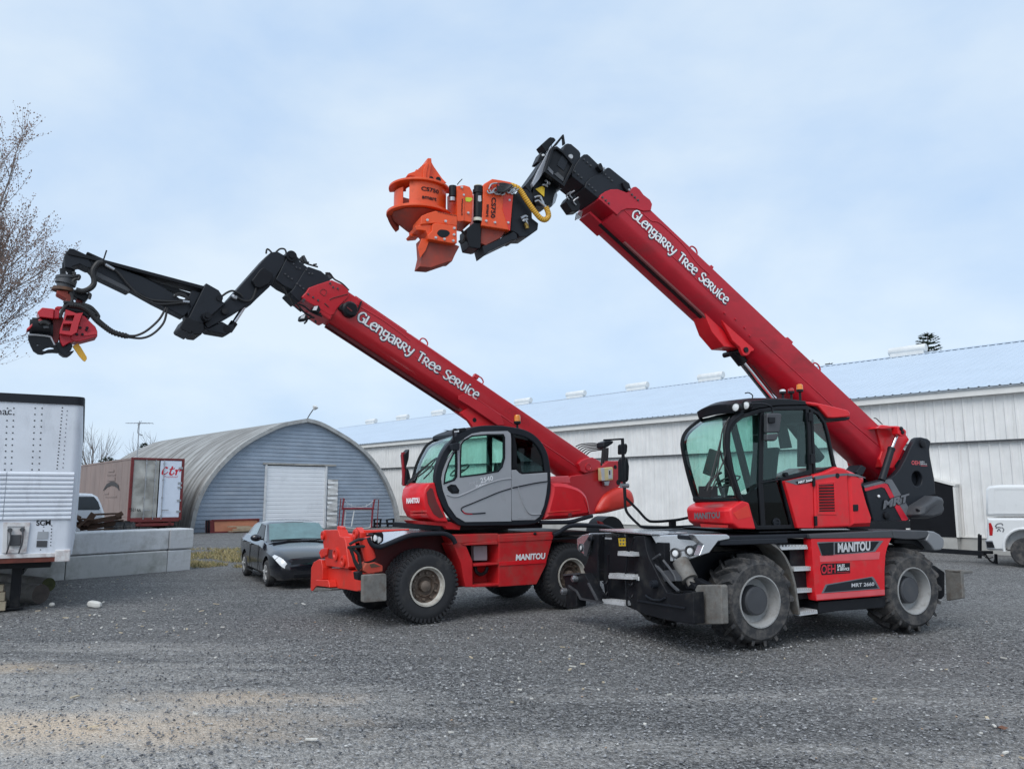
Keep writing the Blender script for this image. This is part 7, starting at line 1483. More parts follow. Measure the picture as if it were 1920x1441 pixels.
vp_ = -0.10; pc = lambda p: LF.P(E3(p)[0], 0.05)
b = MB(); b.cyl(pc((790, 440)), pc((860, 700)), 0.085, n=22); b.build('stabiliser_cylinder', OR, lc); b = MB(); b.cyl(pc((857, 690)), pc((872, 760)), 0.06, n=18); b.cyl(pc((855, 690)), pc((862, 712)), 0.09, n=20); b.build('cylinder_gland', M['black_dusty'], lc)
part(LF, E3((775, 790), (815, 735), (845, 740), (915, 722), (1012, 768), (1012, 838), (838, 868), (780, 830)), vp_+0.05, vp_+0.35, 'stabiliser_arm', mat('chipped_orange_steel', (0.45, 0.05, 0.03), 0.7, var=0.2, dirt=((0.22, 0.13, 0.07), 0.5, 6)), lc, 0.015)
part(LF, E3((850, 750), (900, 740), (985, 775), (870, 792)), vp_+0.045, vp_+0.0495, 'arm_top', M['rust'], lc, 0)
part(LF, E3((774, 888), (790, 878), (1040, 862), (1056, 875), (1057, 1180), (1040, 1192), (785, 1212), (772, 1200)), vp_, vp_+0.09, 'stabiliser_pad', M['pad'], lc, 0.02)
part(LF, E3((700, 850), (770, 830), (775, 950), (712, 940)), vp_+0.1, vp_+0.25, 'pad_hinge', M['black'], lc, 0.01)
for s in (((590, 550), (700, 540), (830, 530)), ((610, 510), (680, 470), (740, 452), (820, 455)), ((620, 560), (650, 640), (680, 720), (740, 800)), ((650, 560), (720, 640), (740, 740), (745, 800)), ((605, 540), (640, 600), (680, 740), (730, 815))): rope(LF, E3(*s), 0.0, 0.022, 'hose', M['rubber_clean'], lc)
# ---- cab
v0, v1 = 0.05, 0.92
cab_o = crv(E1((1480, 1082), (1400, 1042), (1330, 962), (1280, 872), (1240, 762), (1226, 650), (1245, 540), (1292, 428), (1360, 332), (1440, 250), (1540, 206)) + E2((200, 182), (350, 180), (500, 196), (620, 228), (710, 290), (775, 380), (810, 480), (828, 640), (822, 790), (795, 910), (748, 1020), (690, 1060), (560, 1078), (300, 1080)), 4, True)
co = LF.V(cab_o, v0); ci = inset(co, 0.115)
b = MB(); b.ring(co, ci, v0-0.01, v0+0.08); cf = b.build('cab_frame', M['charcoal'], lc, bevel=0.015)
# door with its curved window opening
dp = [p for p in E1((1300, 760), (1285, 660), (1300, 590), (1345, 480), (1420, 380), (1500, 290), (1560, 252), (1650, 235), (1880, 228), (1906, 250), (1912, 300), (1914, 1040), (1500, 1046), (1420, 1000), (1350, 900))]
do = LF.V(dp, v0-0.02); b = MB(); b.pv(do, v0-0.02, v0+0.03); door = b.build('door', M['door_grey'], lc)
def wcut(o, pts, smooth_=3):
    cbx = MB(); cbx.pv(LF.V(crv(pts, smooth_, True) if smooth_ else pts, v0-0.02), v0-0.3, v0+0.3); cut(o, cbx)
win1 = E1((1456, 640), (1456, 480), (1462, 350), (1490, 312), (1560, 274), (1700, 262), (1840, 262), (1852, 285), (1852, 470), (1830, 550), (1795, 590), (1640, 618))
win2 = E1((1310, 700), (1318, 620), (1350, 520), (1395, 430), (1422, 405), (1424, 560), (1420, 640), (1400, 668))
wcut(door, win1, 0); wcut(door, win2, 0)
for w_ in (win1, win2):
    q = LF.V(w_, v0-0.022); b = MB(); b.ring(inset(q, -0.012), inset(q, 0.012), v0-0.026, v0+0.02); b.build('window_seal', M['black'], door)
    b = MB(); b.pv(q, v0, v0+0.006); b.build('window', M['glass'], door)
part(LF, E1((1335, 730), (1370, 708), (1415, 712), (1448, 760), (1440, 790), (1380, 792), (1345, 762)), v0-0.026, v0-0.0195, 'handle_recess', M['black'], door, 0.004)
part(LF, E1((1370, 735), (1410, 730), (1430, 765), (1395, 780)), v0-0.034, v0-0.026, 'handle', M['charcoal'], door, 0.004)
def crease(pts, r_, m, par): 
    b = MB(); b.tube(crv([LF.P(p, v0-0.022) for p in pts], 6), r_, 6); return b.build('crease', m, par)
crease(E1((1910, 745), (1800, 780), (1680, 830), (1560, 880), (1475, 915), (1465, 940), (1500, 968), (1580, 972), (1680, 965)), 0.010, M['charcoal'], door); crease(E1((1912, 655), (1800, 672), (1650, 722), (1500, 790), (1410, 820), (1330, 800)), 0.011, M['door_grey'], door)
crease(E1((1470, 945), (1500, 970), (1560, 974)), 0.011, M['red_vinyl'], door)
let(LF, '2540', E1((1638, 698), (1752, 672), (1632, 652)), v0-0.024, M['white'], door, 0.02); let(LF, 'MRT', E1((1532, 722), (1612, 704), (1538, 690)), v0-0.024, M['decal_light'], door, 0.0); let(LF, 'TURBO', E1((1588, 738), (1690, 715), (1590, 718)), v0-0.024, M['white'], door, 0.03)
# fixed rear side panel
rp_ = E2((476, 580), (520, 578), (548, 606), (575, 618), (800, 602), (802, 690), (790, 800), (770, 900), (730, 1000), (690, 1030), (480, 1034))
ro = LF.V(rp_, v0-0.015); b = MB(); b.pv(ro, v0-0.015, v0+0.03); rpn = b.build('side_panel', M['door_grey'], lc, bevel=0.01)
crease(E2((485, 740), (600, 715), (700, 695), (798, 682)), 0.010, M['charcoal'], rpn); crease(E2((535, 730), (560, 820), (600, 920), (650, 975), (740, 975)), 0.010, M['door_grey'], rpn); let(LF, 'PRIVILEGE', E2((535, 1012), (655, 1010), (537, 1000)), v0-0.02, M['decal_light'], rpn, 0.02)
q = LF.V(E2((475, 228), (540, 236), (640, 262), (700, 310), (750, 380), (785, 480), (800, 602), (575, 618), (548, 606), (520, 578), (476, 580)), v0); b = MB(); b.pv(inset(q, 0.0), v0+0.02, v0+0.026); b.build('rear_window', M['glass_dark'], lc)
b = MB(); b.ring(q, inset(q, 0.03), v0-0.004, v0+0.02); b.pv(LF.V(E2((467, 232), (492, 232), (520, 360), (525, 575), (476, 580)), v0), v0-0.004, v0+0.015); b.build('rear_window_frame', M['black'], lc)
# windscreen
ne = crv([LF.sv(p, v0+0.02) for p in E1((1262, 830), (1235, 740), (1226, 650), (1245, 540), (1292, 428), (1360, 332), (1440, 252))], 4)
fe = crv([LF.sv(p, v1-0.02) for p in E1((990, 760), (1000, 715), (1030, 650), (1060, 540), (1110, 430), (1180, 340), (1400, 236))], 4)
n = min(len(ne), len(fe)); rows = []
for t in range(7):
    f = t/6; bl = 0.05*4*f*(1-f); rows.append([(ne[i][0]*(1-f) + fe[i][0]*f - bl, v0+0.02 + (v1-v0-0.04)*f, ne[i][1]*(1-f) + fe[i][1]*f) for i in range(n)])
b = MB(); b.add([p for r_ in rows for p in r_], [(t*n+i, t*n+i+1, (t+1)*n+i+1, (t+1)*n+i) for t in range(6) for i in range(n-1)]); b.build('windscreen', M['glass'], lc)
b = MB(); b.tube([Vector((u, v1-0.02, z)) for u, z in fe], 0.028, 8); b.build('windscreen_pillar', M['black'], lc)
# far wall, roof, floor
fo = [fe[0]] + fe[1:] + [(a, z) for a, z in LF.V(E2((100, 190), (500, 200), (700, 300), (800, 480), (825, 700), (815, 850)), v0)]
fo = fo + [(fo[-1][0]-0.02, fe[0][1]-0.3), (fe[0][0]+0.2, fe[0][1]-0.3)]
b = MB(); b.ring(fo, inset(fo, 0.055), v1-0.06, v1); xm = LF.sv(E1((1700, 500))[0], v1)[0]; b.box(xm-0.03, xm+0.06, v1-0.06, v1-0.01, 1.7, 2.95); b.build('far_frame', M['black'], lc)
b = MB(); b.pv(inset(fo, 0.03), v1-0.035, v1-0.03); b.build('far_window', M['glass'], lc)
top = [p for p in co if p[1] > 2.72 and p[0] > ne[-1][0]-0.02]; top.sort(); 
b = MB(); b.pv(top + [(u, z-0.06) for u, z in top[::-1]], v0+0.05, v1); b.build('roof', M['charcoal'], lc, bevel=0.01)
back = [p for p in co if p[0] > 2.0 and p[1] < 2.75]; back.sort(key=lambda p: -p[1])
b = MB(); b.pv([p for p in back if p[1] < 2.1] + [(u-0.06, z) for u, z in [p for p in back if p[1] < 2.1][::-1]], v0+0.08, v1); b.build('cab_back', M['charcoal'], lc)
b = MB(); b.box(0.55, 2.1, v0+0.08, v1, 1.40, 1.50); b.box(1.3, 1.9, v0+0.15, v1-0.1, 1.5, 1.85); b.build('cab_floor', M['interior'], lc)
b = MB(); b.loft([[(1.55+a, 0.28, z), (1.55+a, 0.72, z), (1.67+a, 0.70, z), (1.67+a, 0.30, z)] for a, z in ((0, 1.8), (0.05, 2.1), (0.10, 2.42))]); b.box(1.15, 1.65, 0.28, 0.72, 1.68, 1.86); b.build('seat', M['seat'], lc, bevel=0.03)
p = LF.P(E1((1450, 580))[0], 0.45); b = MB(); b.lathe([(-0.012, 0.17), (0.0, 0.185), (0.012, 0.17), (0.0, 0.155), (-0.012, 0.17)], p, (-0.55, 0, 0.83), 26, cap=False); b.bar(p + Vector((0, -0.17, 0)), p + Vector((0, 0.17, 0)), 0.03, 0.02); b.tube([p, p + Vector((-0.22, 0, -0.4))], 0.035, 8); b.build('steering_wheel', M['interior'], lc)
b = MB(); p = LF.P(E1((1310, 700))[0], 0.45); b.obox(p + Vector((0, 0, -0.08)), (0.12, 0, 0), (0, 0.3, 0), (0, 0, 0.06)); b.build('dashboard', M['interior'], lc, bevel=0.03)
# wiper, mirrors and lamps on the cab
b = MB(); 
for s in (((1000, 715), (1060, 660), (1180, 540), (1265, 470)), ((1010, 690), (1080, 620), (1250, 480)), ((1100, 640), (1200, 560), (1270, 470)), ((1150, 660), (1240, 560), (1300, 420), (1360, 330))): b.tube(crv([LF.P(p_, 0.25) + Vector((-0.05, 0, 0)) for p_ in E1(*s)], 4), 0.012, 5)
b.build('wiper', M['rubber_clean'], lc)
part(LF, E1((1378, 345), (1440, 328), (1456, 345), (1450, 402), (1380, 404)), v0-0.10, v0+0.0, 'mirror', M['charcoal'], lc, 0.015); rope(LF, E1((1410, 345), (1395, 280), (1392, 222), (1420, 215)), v0-0.06, 0.018, 'mirror_arm', M['black'], lc); part(LF, E1((1440, 206), (1500, 198), (1512, 212), (1500, 232), (1440, 235)), v0-0.02, v0+0.12, 'lamp_bracket', M['black'], lc, 0.008); part(LF, E1((1412, 228), (1445, 222), (1445, 240), (1415, 242)), v0-0.03, v0+0.02, 'marker_lamp', M['lens'], lc, 0.006)
b = MB(); b.bar(LF.P(E1((940, 420))[0], v1+0.05), LF.P(E1((952, 722))[0], v1+0.05), 0.05, 0.06); b.build('mirror_post', mat('dark_red_bar', (0.30, 0.015, 0.025), 0.45), lc, bevel=0.008)
for pts in (((952, 440), (998, 390), (992, 480), (965, 572)), ((970, 562), (990, 570), (1002, 620), (1012, 690), (962, 712))): part(LF, E1(*pts), v1-0.02, v1+0.14, 'mirror', M['black'], lc, 0.01)
p = LF.P(E2((528, 160))[0], 0.5); b = MB(); b.cyl(p - Vector((0, 0, 0.12)), p, 0.02, n=10); b.lathe([(-0.02, 0.04), (0.0, 0.062), (0.035, 0.062)], p, (0, 0, 1), 18); o = b.build('beacon', M['black'], lc); b = MB(); b.lathe([(0.035, 0.055), (0.11, 0.055), (0.145, 0.042), (0.155, 0.0)], p, (0, 0, 1), 18); b.build('lens', M['amber'], o)
# nose
nz = LF.V(E1((1226, 690), (1180, 700), (1140, 752), (1128, 830), (1140, 930), (1180, 1010), (1240, 1040), (1350, 1048), (1300, 930), (1250, 800)), v0); b = MB(); LL = []
for f, k in ((0.0, 0.0), (0.05, -0.02), (0.5, -0.06), (0.95, -0.0), (1.0, 0.04)): LL.append([(u + (k if 0 < i < 7 else 0), v0 + (v1-v0-0.06)*f, z) for i, (u, z) in enumerate(nz)])
b.loft(LL); nose = b.build('nose', M['red'], lc, bevel=0.02)
part(LF, E1((1152, 780), (1185, 740), (1205, 745), (1240, 860), (1308, 1000), (1270, 1012), (1215, 975), (1165, 880)), v0-0.006, v0-0.001, 'nose_grille', M['rust_red'], nose, 0)
un = nz[3][0] - 0.065; a_, c_, d_ = E1((970, 882), (1088, 876), (968, 832)); letter('MANITOU', LF.PU(a_, un), LF.PU(c_, un), LF.PU(d_, un), M['white'], nose, (0, 0, 0), 0.06)
for y in (945, 975): partu(LF, E1((1000, y), (1120, y-4), (1125, y+12), (1005, y+16)), un+0.02, un+0.08, 'vent', M['red_dusty'], nose, 0)
part(LF, E1((1130, 1040), (1370, 1046), (1460, 1080), (1452, 1118), (1340, 1112), (1320, 1085), (1160, 1070)), v0+0.05, v1-0.1, 'nose_bracket', M['red_dusty'], lc, 0.01); b = MB(); q = LF.V(E1((1200, 1082), (1335, 1085), (1335, 1122), (1200, 1118)), 1.0); b.pv(q, 1.0, 1.4); b.build('white_block', M['vent'], lc)
# ---- red body behind the cab, turret and counterweight
q = LF.V(crv(E2((838, 690), (950, 694), (1080, 732), (1155, 795), (1184, 870), (1198, 965), (1190, 992)), 4) + E2((1000, 1022), (768, 1032), (800, 900), (830, 790)), v0-0.02); b = MB(); b.loft([[(u, v, z) for u, z in (inset(q, k) if k else q)] for v, k in ((v0-0.02, 0.07), (v0+0.02, 0.02), (v0+0.10, 0.0), (0.92, 0.0))]); hb = b.build('hood', M['red'], lc, bevel=0.01)
crease(E2((800, 965), (900, 952), (1000, 948), (1095, 938)), 0.008, M['orange_red'], hb); part(LF, E2((988, 968), (1016, 965), (1018, 1000), (990, 1002)), v0-0.03, v0-0.0, 'latch', M['rust_red'], hb, 0)
b = MB(); b.tube(crv([LF.P(p_, v0) for p_ in E2((735, 1050), (860, 1050), (1000, 1046), (1100, 1020), (1200, 992))], 4), 0.035, 8); b.build('hood_bumper', M['charcoal'], lc)
part(LF, E2((824, 655), (870, 636), (992, 632), (1010, 700), (830, 692)), v0+0.3, 0.93, 'tank_top', M['pale_red'], lc, 0.015)
vt = 0.96
tp_ = part(LF, E2((990, 660), (1010, 632), (1130, 612), (1240, 575), (1290, 545), (1350, 498), (1458, 497), (1475, 560), (1486, 705), (1400, 760), (1330, 800), (1280, 870), (1240, 975), (1150, 985), (1000, 985), (950, 800)), vt, vt+0.62, 'turret', mat('turret_red', (0.46, 0.012, 0.020), 0.42, coat=0.2, var=0.06, dirt=((0.16, 0.06, 0.05), 0.12, 3)), lc, 0.02)
for (x, y, r_) in ((1408, 552, 0.04), (1438, 690, 0.055)): q = LF.P(E2((x, y))[0], vt); b = MB(); b.cyl(q - Vector((0, 0.004, 0)), q, r_, n=18); b.build('hole', M['black'], tp_)
cw = LF.V(crv(E2((1240, 965), (1262, 890), (1325, 795), (1405, 745), (1470, 733), (1555, 755), (1588, 820), (1592, 878), (1562, 910), (1400, 955), (1300, 975)), 3, True), 0.9); b = MB(); b.loft([[(u, v, z) for u, z in shrink(cw, k)] for v, k in ((0.84, 0.55), (0.86, 0.75), (0.90, 0.90), (0.97, 0.98), (1.05, 1.0), (1.75, 1.0), (1.85, 0.9), (1.9, 0.6))]); b.build('counterweight', M['orange_red'], lc, angle=60)
cbx = part(LF, E2((1283, 562), (1386, 552), (1392, 572), (1390, 668), (1290, 678), (1284, 660)), vt-0.12, vt-0.02, 'control_box', M['cream'], lc, 0.012); part(LF, E2((1283, 562), (1312, 560), (1316, 674), (1290, 676)), vt-0.125, vt-0.10, 'box_side', M['decal_light'], cbx, 0.004); part(LF, E2((1348, 575), (1380, 572), (1382, 655), (1350, 658)), vt-0.128, vt-0.1205, 'panel', M['decal_light'], cbx, 0); part(LF, E2((1354, 585), (1364, 584), (1365, 620), (1355, 622)), vt-0.131, vt-0.1285, 'switch', M['black'], cbx, 0)
part(LF, E2((1305, 680), (1362, 676), (1350, 722), (1315, 720)), vt-0.08, vt-0.01, 'junction', M['steel'], lc, 0.01)
for k in range(6): rope(LF, E2((1055+18*k, 368+16*k), (1105+16*k, 348+13*k), (1200+6*k, 340+13*k), (1270, 350+10*k), (1300+8*k, 395)), vt+0.15+0.03*k, 0.011, 'hose', M['rubber_clean'], lc)
for k in range(4): rope(LF, E2((1296+15*k, 380), (1294+15*k, 440), (1288+15*k, 500), (1280+18*k, 545)), vt+0.05+0.05*k, 0.022, 'hose', M['rubber_clean'], lc)
b = MB(); p = LF.P(E2((1320, 1085))[0], 2.0); b.lathe([(-0.2, 0.0), (-0.2, 0.36), (0.2, 0.36), (0.2, 0.0)], p + Vector((0, 0, -0.15)), (0, 1, 0), 28); b.build('hose_reel', M['black_dusty'], lc); part(LF, E2((1255, 1035), (1300, 1050), (1312, 1080), (1270, 1075)), 1.75, 1.8, 'reel_bracket', M['red_dusty'], lc, 0.006)
# ---- main boom
vb = 1.0; wb = 0.5
BM = Boom(LF, vb, (721.5, 592), (1060, 824), ((653.75, 603), (750.6, 669), (850, 739), (882, 761)))
h = BM.h; s0 = BM.sn((607, 560))[0]; s1 = BM.sn((1135, 905))[0]
M['boom_red2'] = mat('bright_boom_red', (0.50, 0.010, 0.020), 0.36, coat=0.3, var=0.06, dirt=((0.2, 0.05, 0.05), 0.10, 2.0))
sec_r = [(vb, 0.02), (vb+0.03, 0.0), (vb+wb-0.03, 0.0), (vb+wb, 0.02), (vb+wb, h-0.03), (vb+wb-0.02, h+0.02), (vb+wb-0.10, h+0.09), (vb+wb-0.14, h+0.11), (vb+0.14, h+0.11), (vb+0.10, h+0.09), (vb+0.02, h+0.02), (vb, h-0.03)]
b = MB(); BM.prof(b, sec_r, s0, s1); boom = b.build('boom', M['boom_red2'], lc)
b = MB(); BM.box(b, s0+0.3, s0+3.0, h+0.11, h+0.16, vb+0.17, vb+0.21); BM.box(b, s0+0.3, s0+3.0, h+0.11, h+0.16, vb+wb-0.21, vb+wb-0.17); b.build('boom_rail', mat('dark_boom_rail', (0.12, 0.012, 0.016), 0.5), boom)
col_ = L1((5, 440), (140, 260), (190, 180), (330, 130), (540, 60), (600, 40), (680, 80), (780, 120), (900, 225), (895, 285), (560, 400), (760, 440), (690, 570), (580, 760), (420, 690), (100, 500))
cl = part(LF, L1((60, 345), (140, 260), (185, 185), (330, 130), (530, 65), (600, 45), (690, 85), (790, 125), (900, 225), (900, 285), (910, 330), (780, 470), (690, 570), (640, 660), (570, 690), (300, 520), (100, 400)), vb-0.018, vb+wb+0.018, 'boom_collar', M['boom_red2'], boom, 0.012)
b = MB(); BM.box(b, s0-0.05, BM.sn(L1((600, 720))[0])[0], h-0.05, h+0.135, vb-0.012, vb+wb+0.012); b.build('collar_underside', M['boom_red2'], boom, bevel=0.03)
bolts(LF, L1((170, 300), (260, 358), (348, 412), (565, 108), (620, 178), (700, 202), (80, 430), (100, 400)), vb-0.018, 0.018, 'bolt', M['dark_grey'], cl)
b = MB(); b.tube(crv([LF.P(p_, vb-0.019) for p_ in L1((560, 405), (620, 370), (880, 300))], 3), 0.010, 5); b.tube([LF.P(p_, vb-0.019) for p_ in crv(L1((385, 260), (430, 210), (490, 235), (505, 265), (465, 330), (400, 290)), 3, True)], 0.006, 4); b.tube([LF.P(p_, vb-0.019) for p_ in L1((465, 465), (540, 535))], 0.012, 5); b.build('weld_seam', M['rust_red'], cl)
# cable reel on the boom side
q = LF.P(L1((895, 590))[0], vb); b = MB(); b.lathe([(-0.02, 0.13), (0.08, 0.13), (0.10, 0.11), (0.12, 0.10), (0.125, 0.0)], q, (0, -1, 0), 28); rl = b.build('cable_reel', M['black'], lc); part(LF, L1((740, 520), (790, 470), (860, 470), (840, 640), (740, 570)), vb-0.08, vb, 'reel_bracket', M['black'], rl, 0.01); part(LF, L1((860, 535), (880, 530), (970, 600), (955, 612)), vb-0.130, vb-0.1255, 'reel_marking', M['rust_red'], rl, 0)
b = MB(); b.tube([LF.P(p_, vb-0.02) for p_ in L1((1128, 430), (1060, 610))], 0.015, 6); b.build('antenna', M['black'], boom)
b = MB(); b.tube([LF.P(p_, vb-0.004) for p_ in L1((930, 330), (940, 480))], 0.006, 4); b.tube(crv([LF.P(p_, vb-0.002) for p_ in L1((1050, 480), (1130, 540), (1500, 760), (1900, 1050), (2000, 1130))], 3), 0.010, 5); b.tube([LF.P(p_, vb-0.002) for p_ in ((778, 668), (905, 755), (1090, 880))], 0.009, 5); b.build('weld_seam', M['boom_red2'], boom)
for x0, x1, y0 in ((789, 802, 642), (896, 908, 712)):
    a, c = BM.sn((x0, y0+1))[0], BM.sn((x1, y0+10))[0]; b = MB(); b.tube(crv([BM.at(a, 0.01, vb+0.1), BM.at(a+0.01, -0.08, vb+0.1), BM.at((a+c)/2, -0.11, vb+0.1), BM.at(c, -0.07, vb+0.1), BM.at(c, 0.01, vb+0.1)], 4), 0.013, 6); b.build('lifting_eye', M['boom_red2'], boom)
part(LF, L2((1610, 1020), (1650, 955), (1725, 1000), (1690, 1065)), vb+0.05, vb+0.12, 'boom_block', M['boom_red2'], boom, 0.006)
b = MB(); a0 = BM.sn((665, 560))[0]; a1 = BM.sn((764, 622))[0]; BM.box(b, a0, a1, -0.022, 0.01, vb+0.04, vb+wb-0.04); a0 = BM.sn((770, 628))[0]; a1 = BM.sn((848, 680))[0]; BM.box(b, a0, a1, -0.010, 0.01, vb+0.04, vb+wb-0.04); b.build('boom_top_plate', M['boom_red2'], boom, bevel=0.005)
for (x, y) in ((200, 455), (370, 580), (525, 680), (690, 785)):
    q = LF.P(L8((x, y))[0], vb); b = MB(); b.lathe([(0.0, 0.045), (0.01, 0.045), (0.012, 0.036), (0.004, 0.034), (0.004, 0.0)], q, (0, -1, 0), 18); b.build('plug', M['boom_red2'], boom)
part(LF, L8((0, 405), (140, 355), (250, 420), (760, 745), (820, 930), (700, 930), (200, 590), (0, 470)), vb-0.012, vb+0.01, 'doubler_plate', M['boom_red2'], boom, 0.006)
part(LF, L8((205, 590), (230, 620), (700, 940), (420, 960), (300, 970), (260, 970), (180, 850), (60, 745), (40, 700)), vb+0.06, vb+0.14, 'cylinder_bracket', M['red'], boom, 0.01); part(LF, L8((205, 590), (230, 620), (700, 940), (300, 970), (180, 850), (0, 725), (-120, 640), (-60, 600)), vb+wb-0.14, vb+wb-0.06, 'cylinder_bracket', M['red'], boom, 0.01)
q = LF.P(L8((285, 835))[0], vb+0.06); b = MB(); b.cyl(q - Vector((0, 0.004, 0)), q + Vector((0, 0.05, 0)), 0.04, n=16); b.build('hole', M['black'], boom)
ft = part(LF, E2((1080, 520), (1100, 495), (1150, 472), (1210, 465), (1275, 500), (1285, 560), (1240, 585), (1140, 610), (1100, 590)), vt-0.03, vt+0.6, 'boom_foot', M['boom_red2'], lc, 0.02); q = LF.P(E2((1165, 552))[0], vt-0.03); b = MB(); b.lathe([(0, 0.075), (0.012, 0.072), (0.014, 0.055), (0.006, 0.05), (0.006, 0)], q, (0, -1, 0), 22); b.build('pivot_pin', M['boom_red2'], ft)
let(LF, 'LOCATION', L8((820, 665), (1250, 960), (880, 570)), vb-0.004, mat('faded_red_vinyl', (0.40, 0.012, 0.02), 0.55), boom, 0.0)
G0, Gb, G1 = BM.sn((667, 599)), BM.sn((785.6, 677)), BM.sn((899, 738)); tp2 = BM.sn((792.5, 661.5)); capn = Gb[1] - tp2[1]
org = BM.o + BM.e*G0[0] + BM.n*Gb[1]; uncial('GLengaRRy TRee SeRvice', (org.x, org.y), BM.e, -BM.n, capn/1.29, G1[0]-G0[0], vb, boom, M['white'], M['navy'])
# working lamps under the boom tip
for pts, ln_ in ((((240, 580), (290, 510), (370, 505), (400, 580), (370, 640), (290, 620)), ((250, 590), (285, 520), (350, 512), (320, 590))), (((25, 760), (40, 690), (110, 655), (170, 700), (150, 770), (60, 780)), ((32, 740), (55, 690), (122, 668), (100, 735)))):
    o = part(LF, L1(*pts), vb-0.10, vb+0.02, 'work_lamp', M['black'], lc, 0.008); part(LF, L1(*ln_), vb-0.11, vb-0.1005, 'lens', M['lens'], o, 0)
for s in (((150, 760), (200, 730), (280, 720)), ((300, 620), (360, 660), (400, 650)), ((100, 830), (140, 790), (150, 760)), ((300, 770), (310, 820)), ((0, 480), (100, 520), (230, 620), (420, 700)), ((10, 560), (120, 640), (230, 700))): rope(LF, L1(*s), vb-0.06, 0.014, 'lamp_bracket', M['black'], lc)
# black telescoping head
CH = M['charcoal']
s2 = part(LF, L6((1170, 520), (1205, 480), (1290, 340), (1335, 285), (1450, 325), (1540, 400), (1500, 440), (1420, 470), (1330, 520), (1255, 605)), vb+0.03, vb+wb-0.05, 'boom_section', CH, boom, 0.012)
s1_ = part(LF, L6((1040, 402), (1060, 370), (1140, 210), (1150, 170), (1190, 152), (1225, 170), (1260, 240), (1340, 300), (1200, 500), (1110, 455)), vb+0.06, vb+wb-0.08, 'boom_section', CH, boom, 0.012)
bolts(LF, L6((1200, 265), (1225, 295), (1258, 305), (1125, 355), (1152, 378), (1185, 398)), vb+0.06, 0.016, 'bolt', M['dark_grey'], s1_); bolts(LF, L6((1315, 318), (1340, 348), (1370, 352), (1230, 442), (1260, 462), (1290, 485)), vb+0.03, 0.016, 'bolt', M['dark_grey'], s2)
q = LF.P(L6((1185, 190))[0], vb+0.03); b = MB(); b.cyl(q, q + Vector((0, 0.4, 0)), 0.085, n=24); b.cyl(q - Vector((0, 0.02, 0)), q, 0.04, n=16); b.build('pivot_pin', M['black'], s1_)
for s in (((955, 170), (960, 135), (975, 132), (1005, 160)), ((1045, 155), (1080, 128), (1120, 130), (1135, 165), (1125, 220)), ((1125, 195), (1070, 300), (1040, 380), (1010, 440)), ((1205, 180), (1260, 230), (1320, 260), (1420, 290)), ((1280, 190), (1300, 240), (1340, 250)), ((1380, 270), (1410, 265)), ((1490, 345), (1530, 350), (1570, 400), (1640, 440), (1700, 500)), ((1050, 420), (1110, 480), (1160, 560), (1220, 610), (1300, 700), (1390, 750)), ((1170, 570), (1200, 630), (1270, 690))): rope(LF, L6(*s), vb+0.1, 0.014, 'hose', M['rubber_clean'], lc)
part(LF, L6((1280, 190), (1300, 180), (1330, 240), (1300, 260)), vb+0.15, vb+0.3, 'valve', M['dark_grey'], lc, 0.006); part(LF, L6((1500, 345), (1530, 335), (1560, 390), (1520, 400)), vb+0.1, vb+0.3, 'valve', M['dark_grey'], lc, 0.006)
# folding jib
jb_ = part(LF, L6((945, 208), (1000, 156), (1060, 150), (1130, 190), (1125, 250), (1040, 385), (985, 470), (870, 578), (812, 636), (775, 640), (700, 690), (560, 772), (430, 842), (400, 800), (470, 700), (610, 585)), vb+0.08, vb+wb-0.10, 'jib_arm', CH, lc, 0.014)
part(LF, L6((828, 412), (900, 315), (935, 292), (1020, 345), (1010, 400), (985, 440), (900, 478), (862, 470)), vb+0.0, vb+0.085, 'valve_block', M['black'], jb_, 0.012)
pl_ = part(LF, L6((415, 433), (530, 498), (570, 560), (560, 600), (592, 615), (470, 720), (376, 806), (256, 752)), vb+0.02, vb+wb-0.02, 'knuckle_plate', CH, lc, 0.012)
part(LF, L6((265, 540), (290, 500), (370, 520), (300, 650), (255, 740), (240, 640)), vb+0.1, vb+wb, 'knuckle_web', CH, lc, 0.012)
part(LF, L6((180, 828), (225, 752), (260, 745), (395, 800), (398, 855), (372, 900), (305, 892), (288, 872), (280, 895), (190, 848)), vb+0.0, vb+wb, 'knuckle_block', M['black'], lc, 0.012)
q = LF.P(L6((410, 745))[0], vb+0.02); b = MB(); b.cyl(q, q - Vector((0, 0.10, 0)), 0.07, 0.06, 16); b.cyl(q - Vector((0, 0.10, 0)), q - Vector((0, 0.14, 0)), 0.03, n=12); b.build('motor', M['black'], pl_)
for (x, y) in ((535, 572), (585, 690)): q = LF.P(L6((x, y))[0], vb+0.02); b = MB(); b.cyl(q + Vector((0, 0.03, 0)), q - Vector((0, 0.02, 0)), 0.05, 0.045, 18); b.build('pivot_pin', M['black'], pl_)
part(LF, L6((380, 800), (440, 840), (560, 780), (610, 810), (665, 805), (668, 830), (640, 878), (605, 896), (440, 868), (400, 840)), vb+0.1, vb+wb-0.1, 'cylinder_lug', CH, lc, 0.012)
b = MB(); b.cyl(LF.P(L6((655, 805))[0], vb+0.25), LF.P(L6((762, 640))[0], vb+0.25), 0.032, n=16); b.build('jib_rod', M['chrome'], lc); b = MB(); b.cyl(LF.P(L6((600, 845))[0], vb+0.08), LF.P(L6((600, 845))[0], vb+0.42), 0.05, n=18); b.cyl(LF.P(L6((618, 862))[0], vb+0.25), LF.P(L6((668, 790))[0], vb+0.25), 0.055, n=16); b.build('jib_cylinder', M['black'], lc)
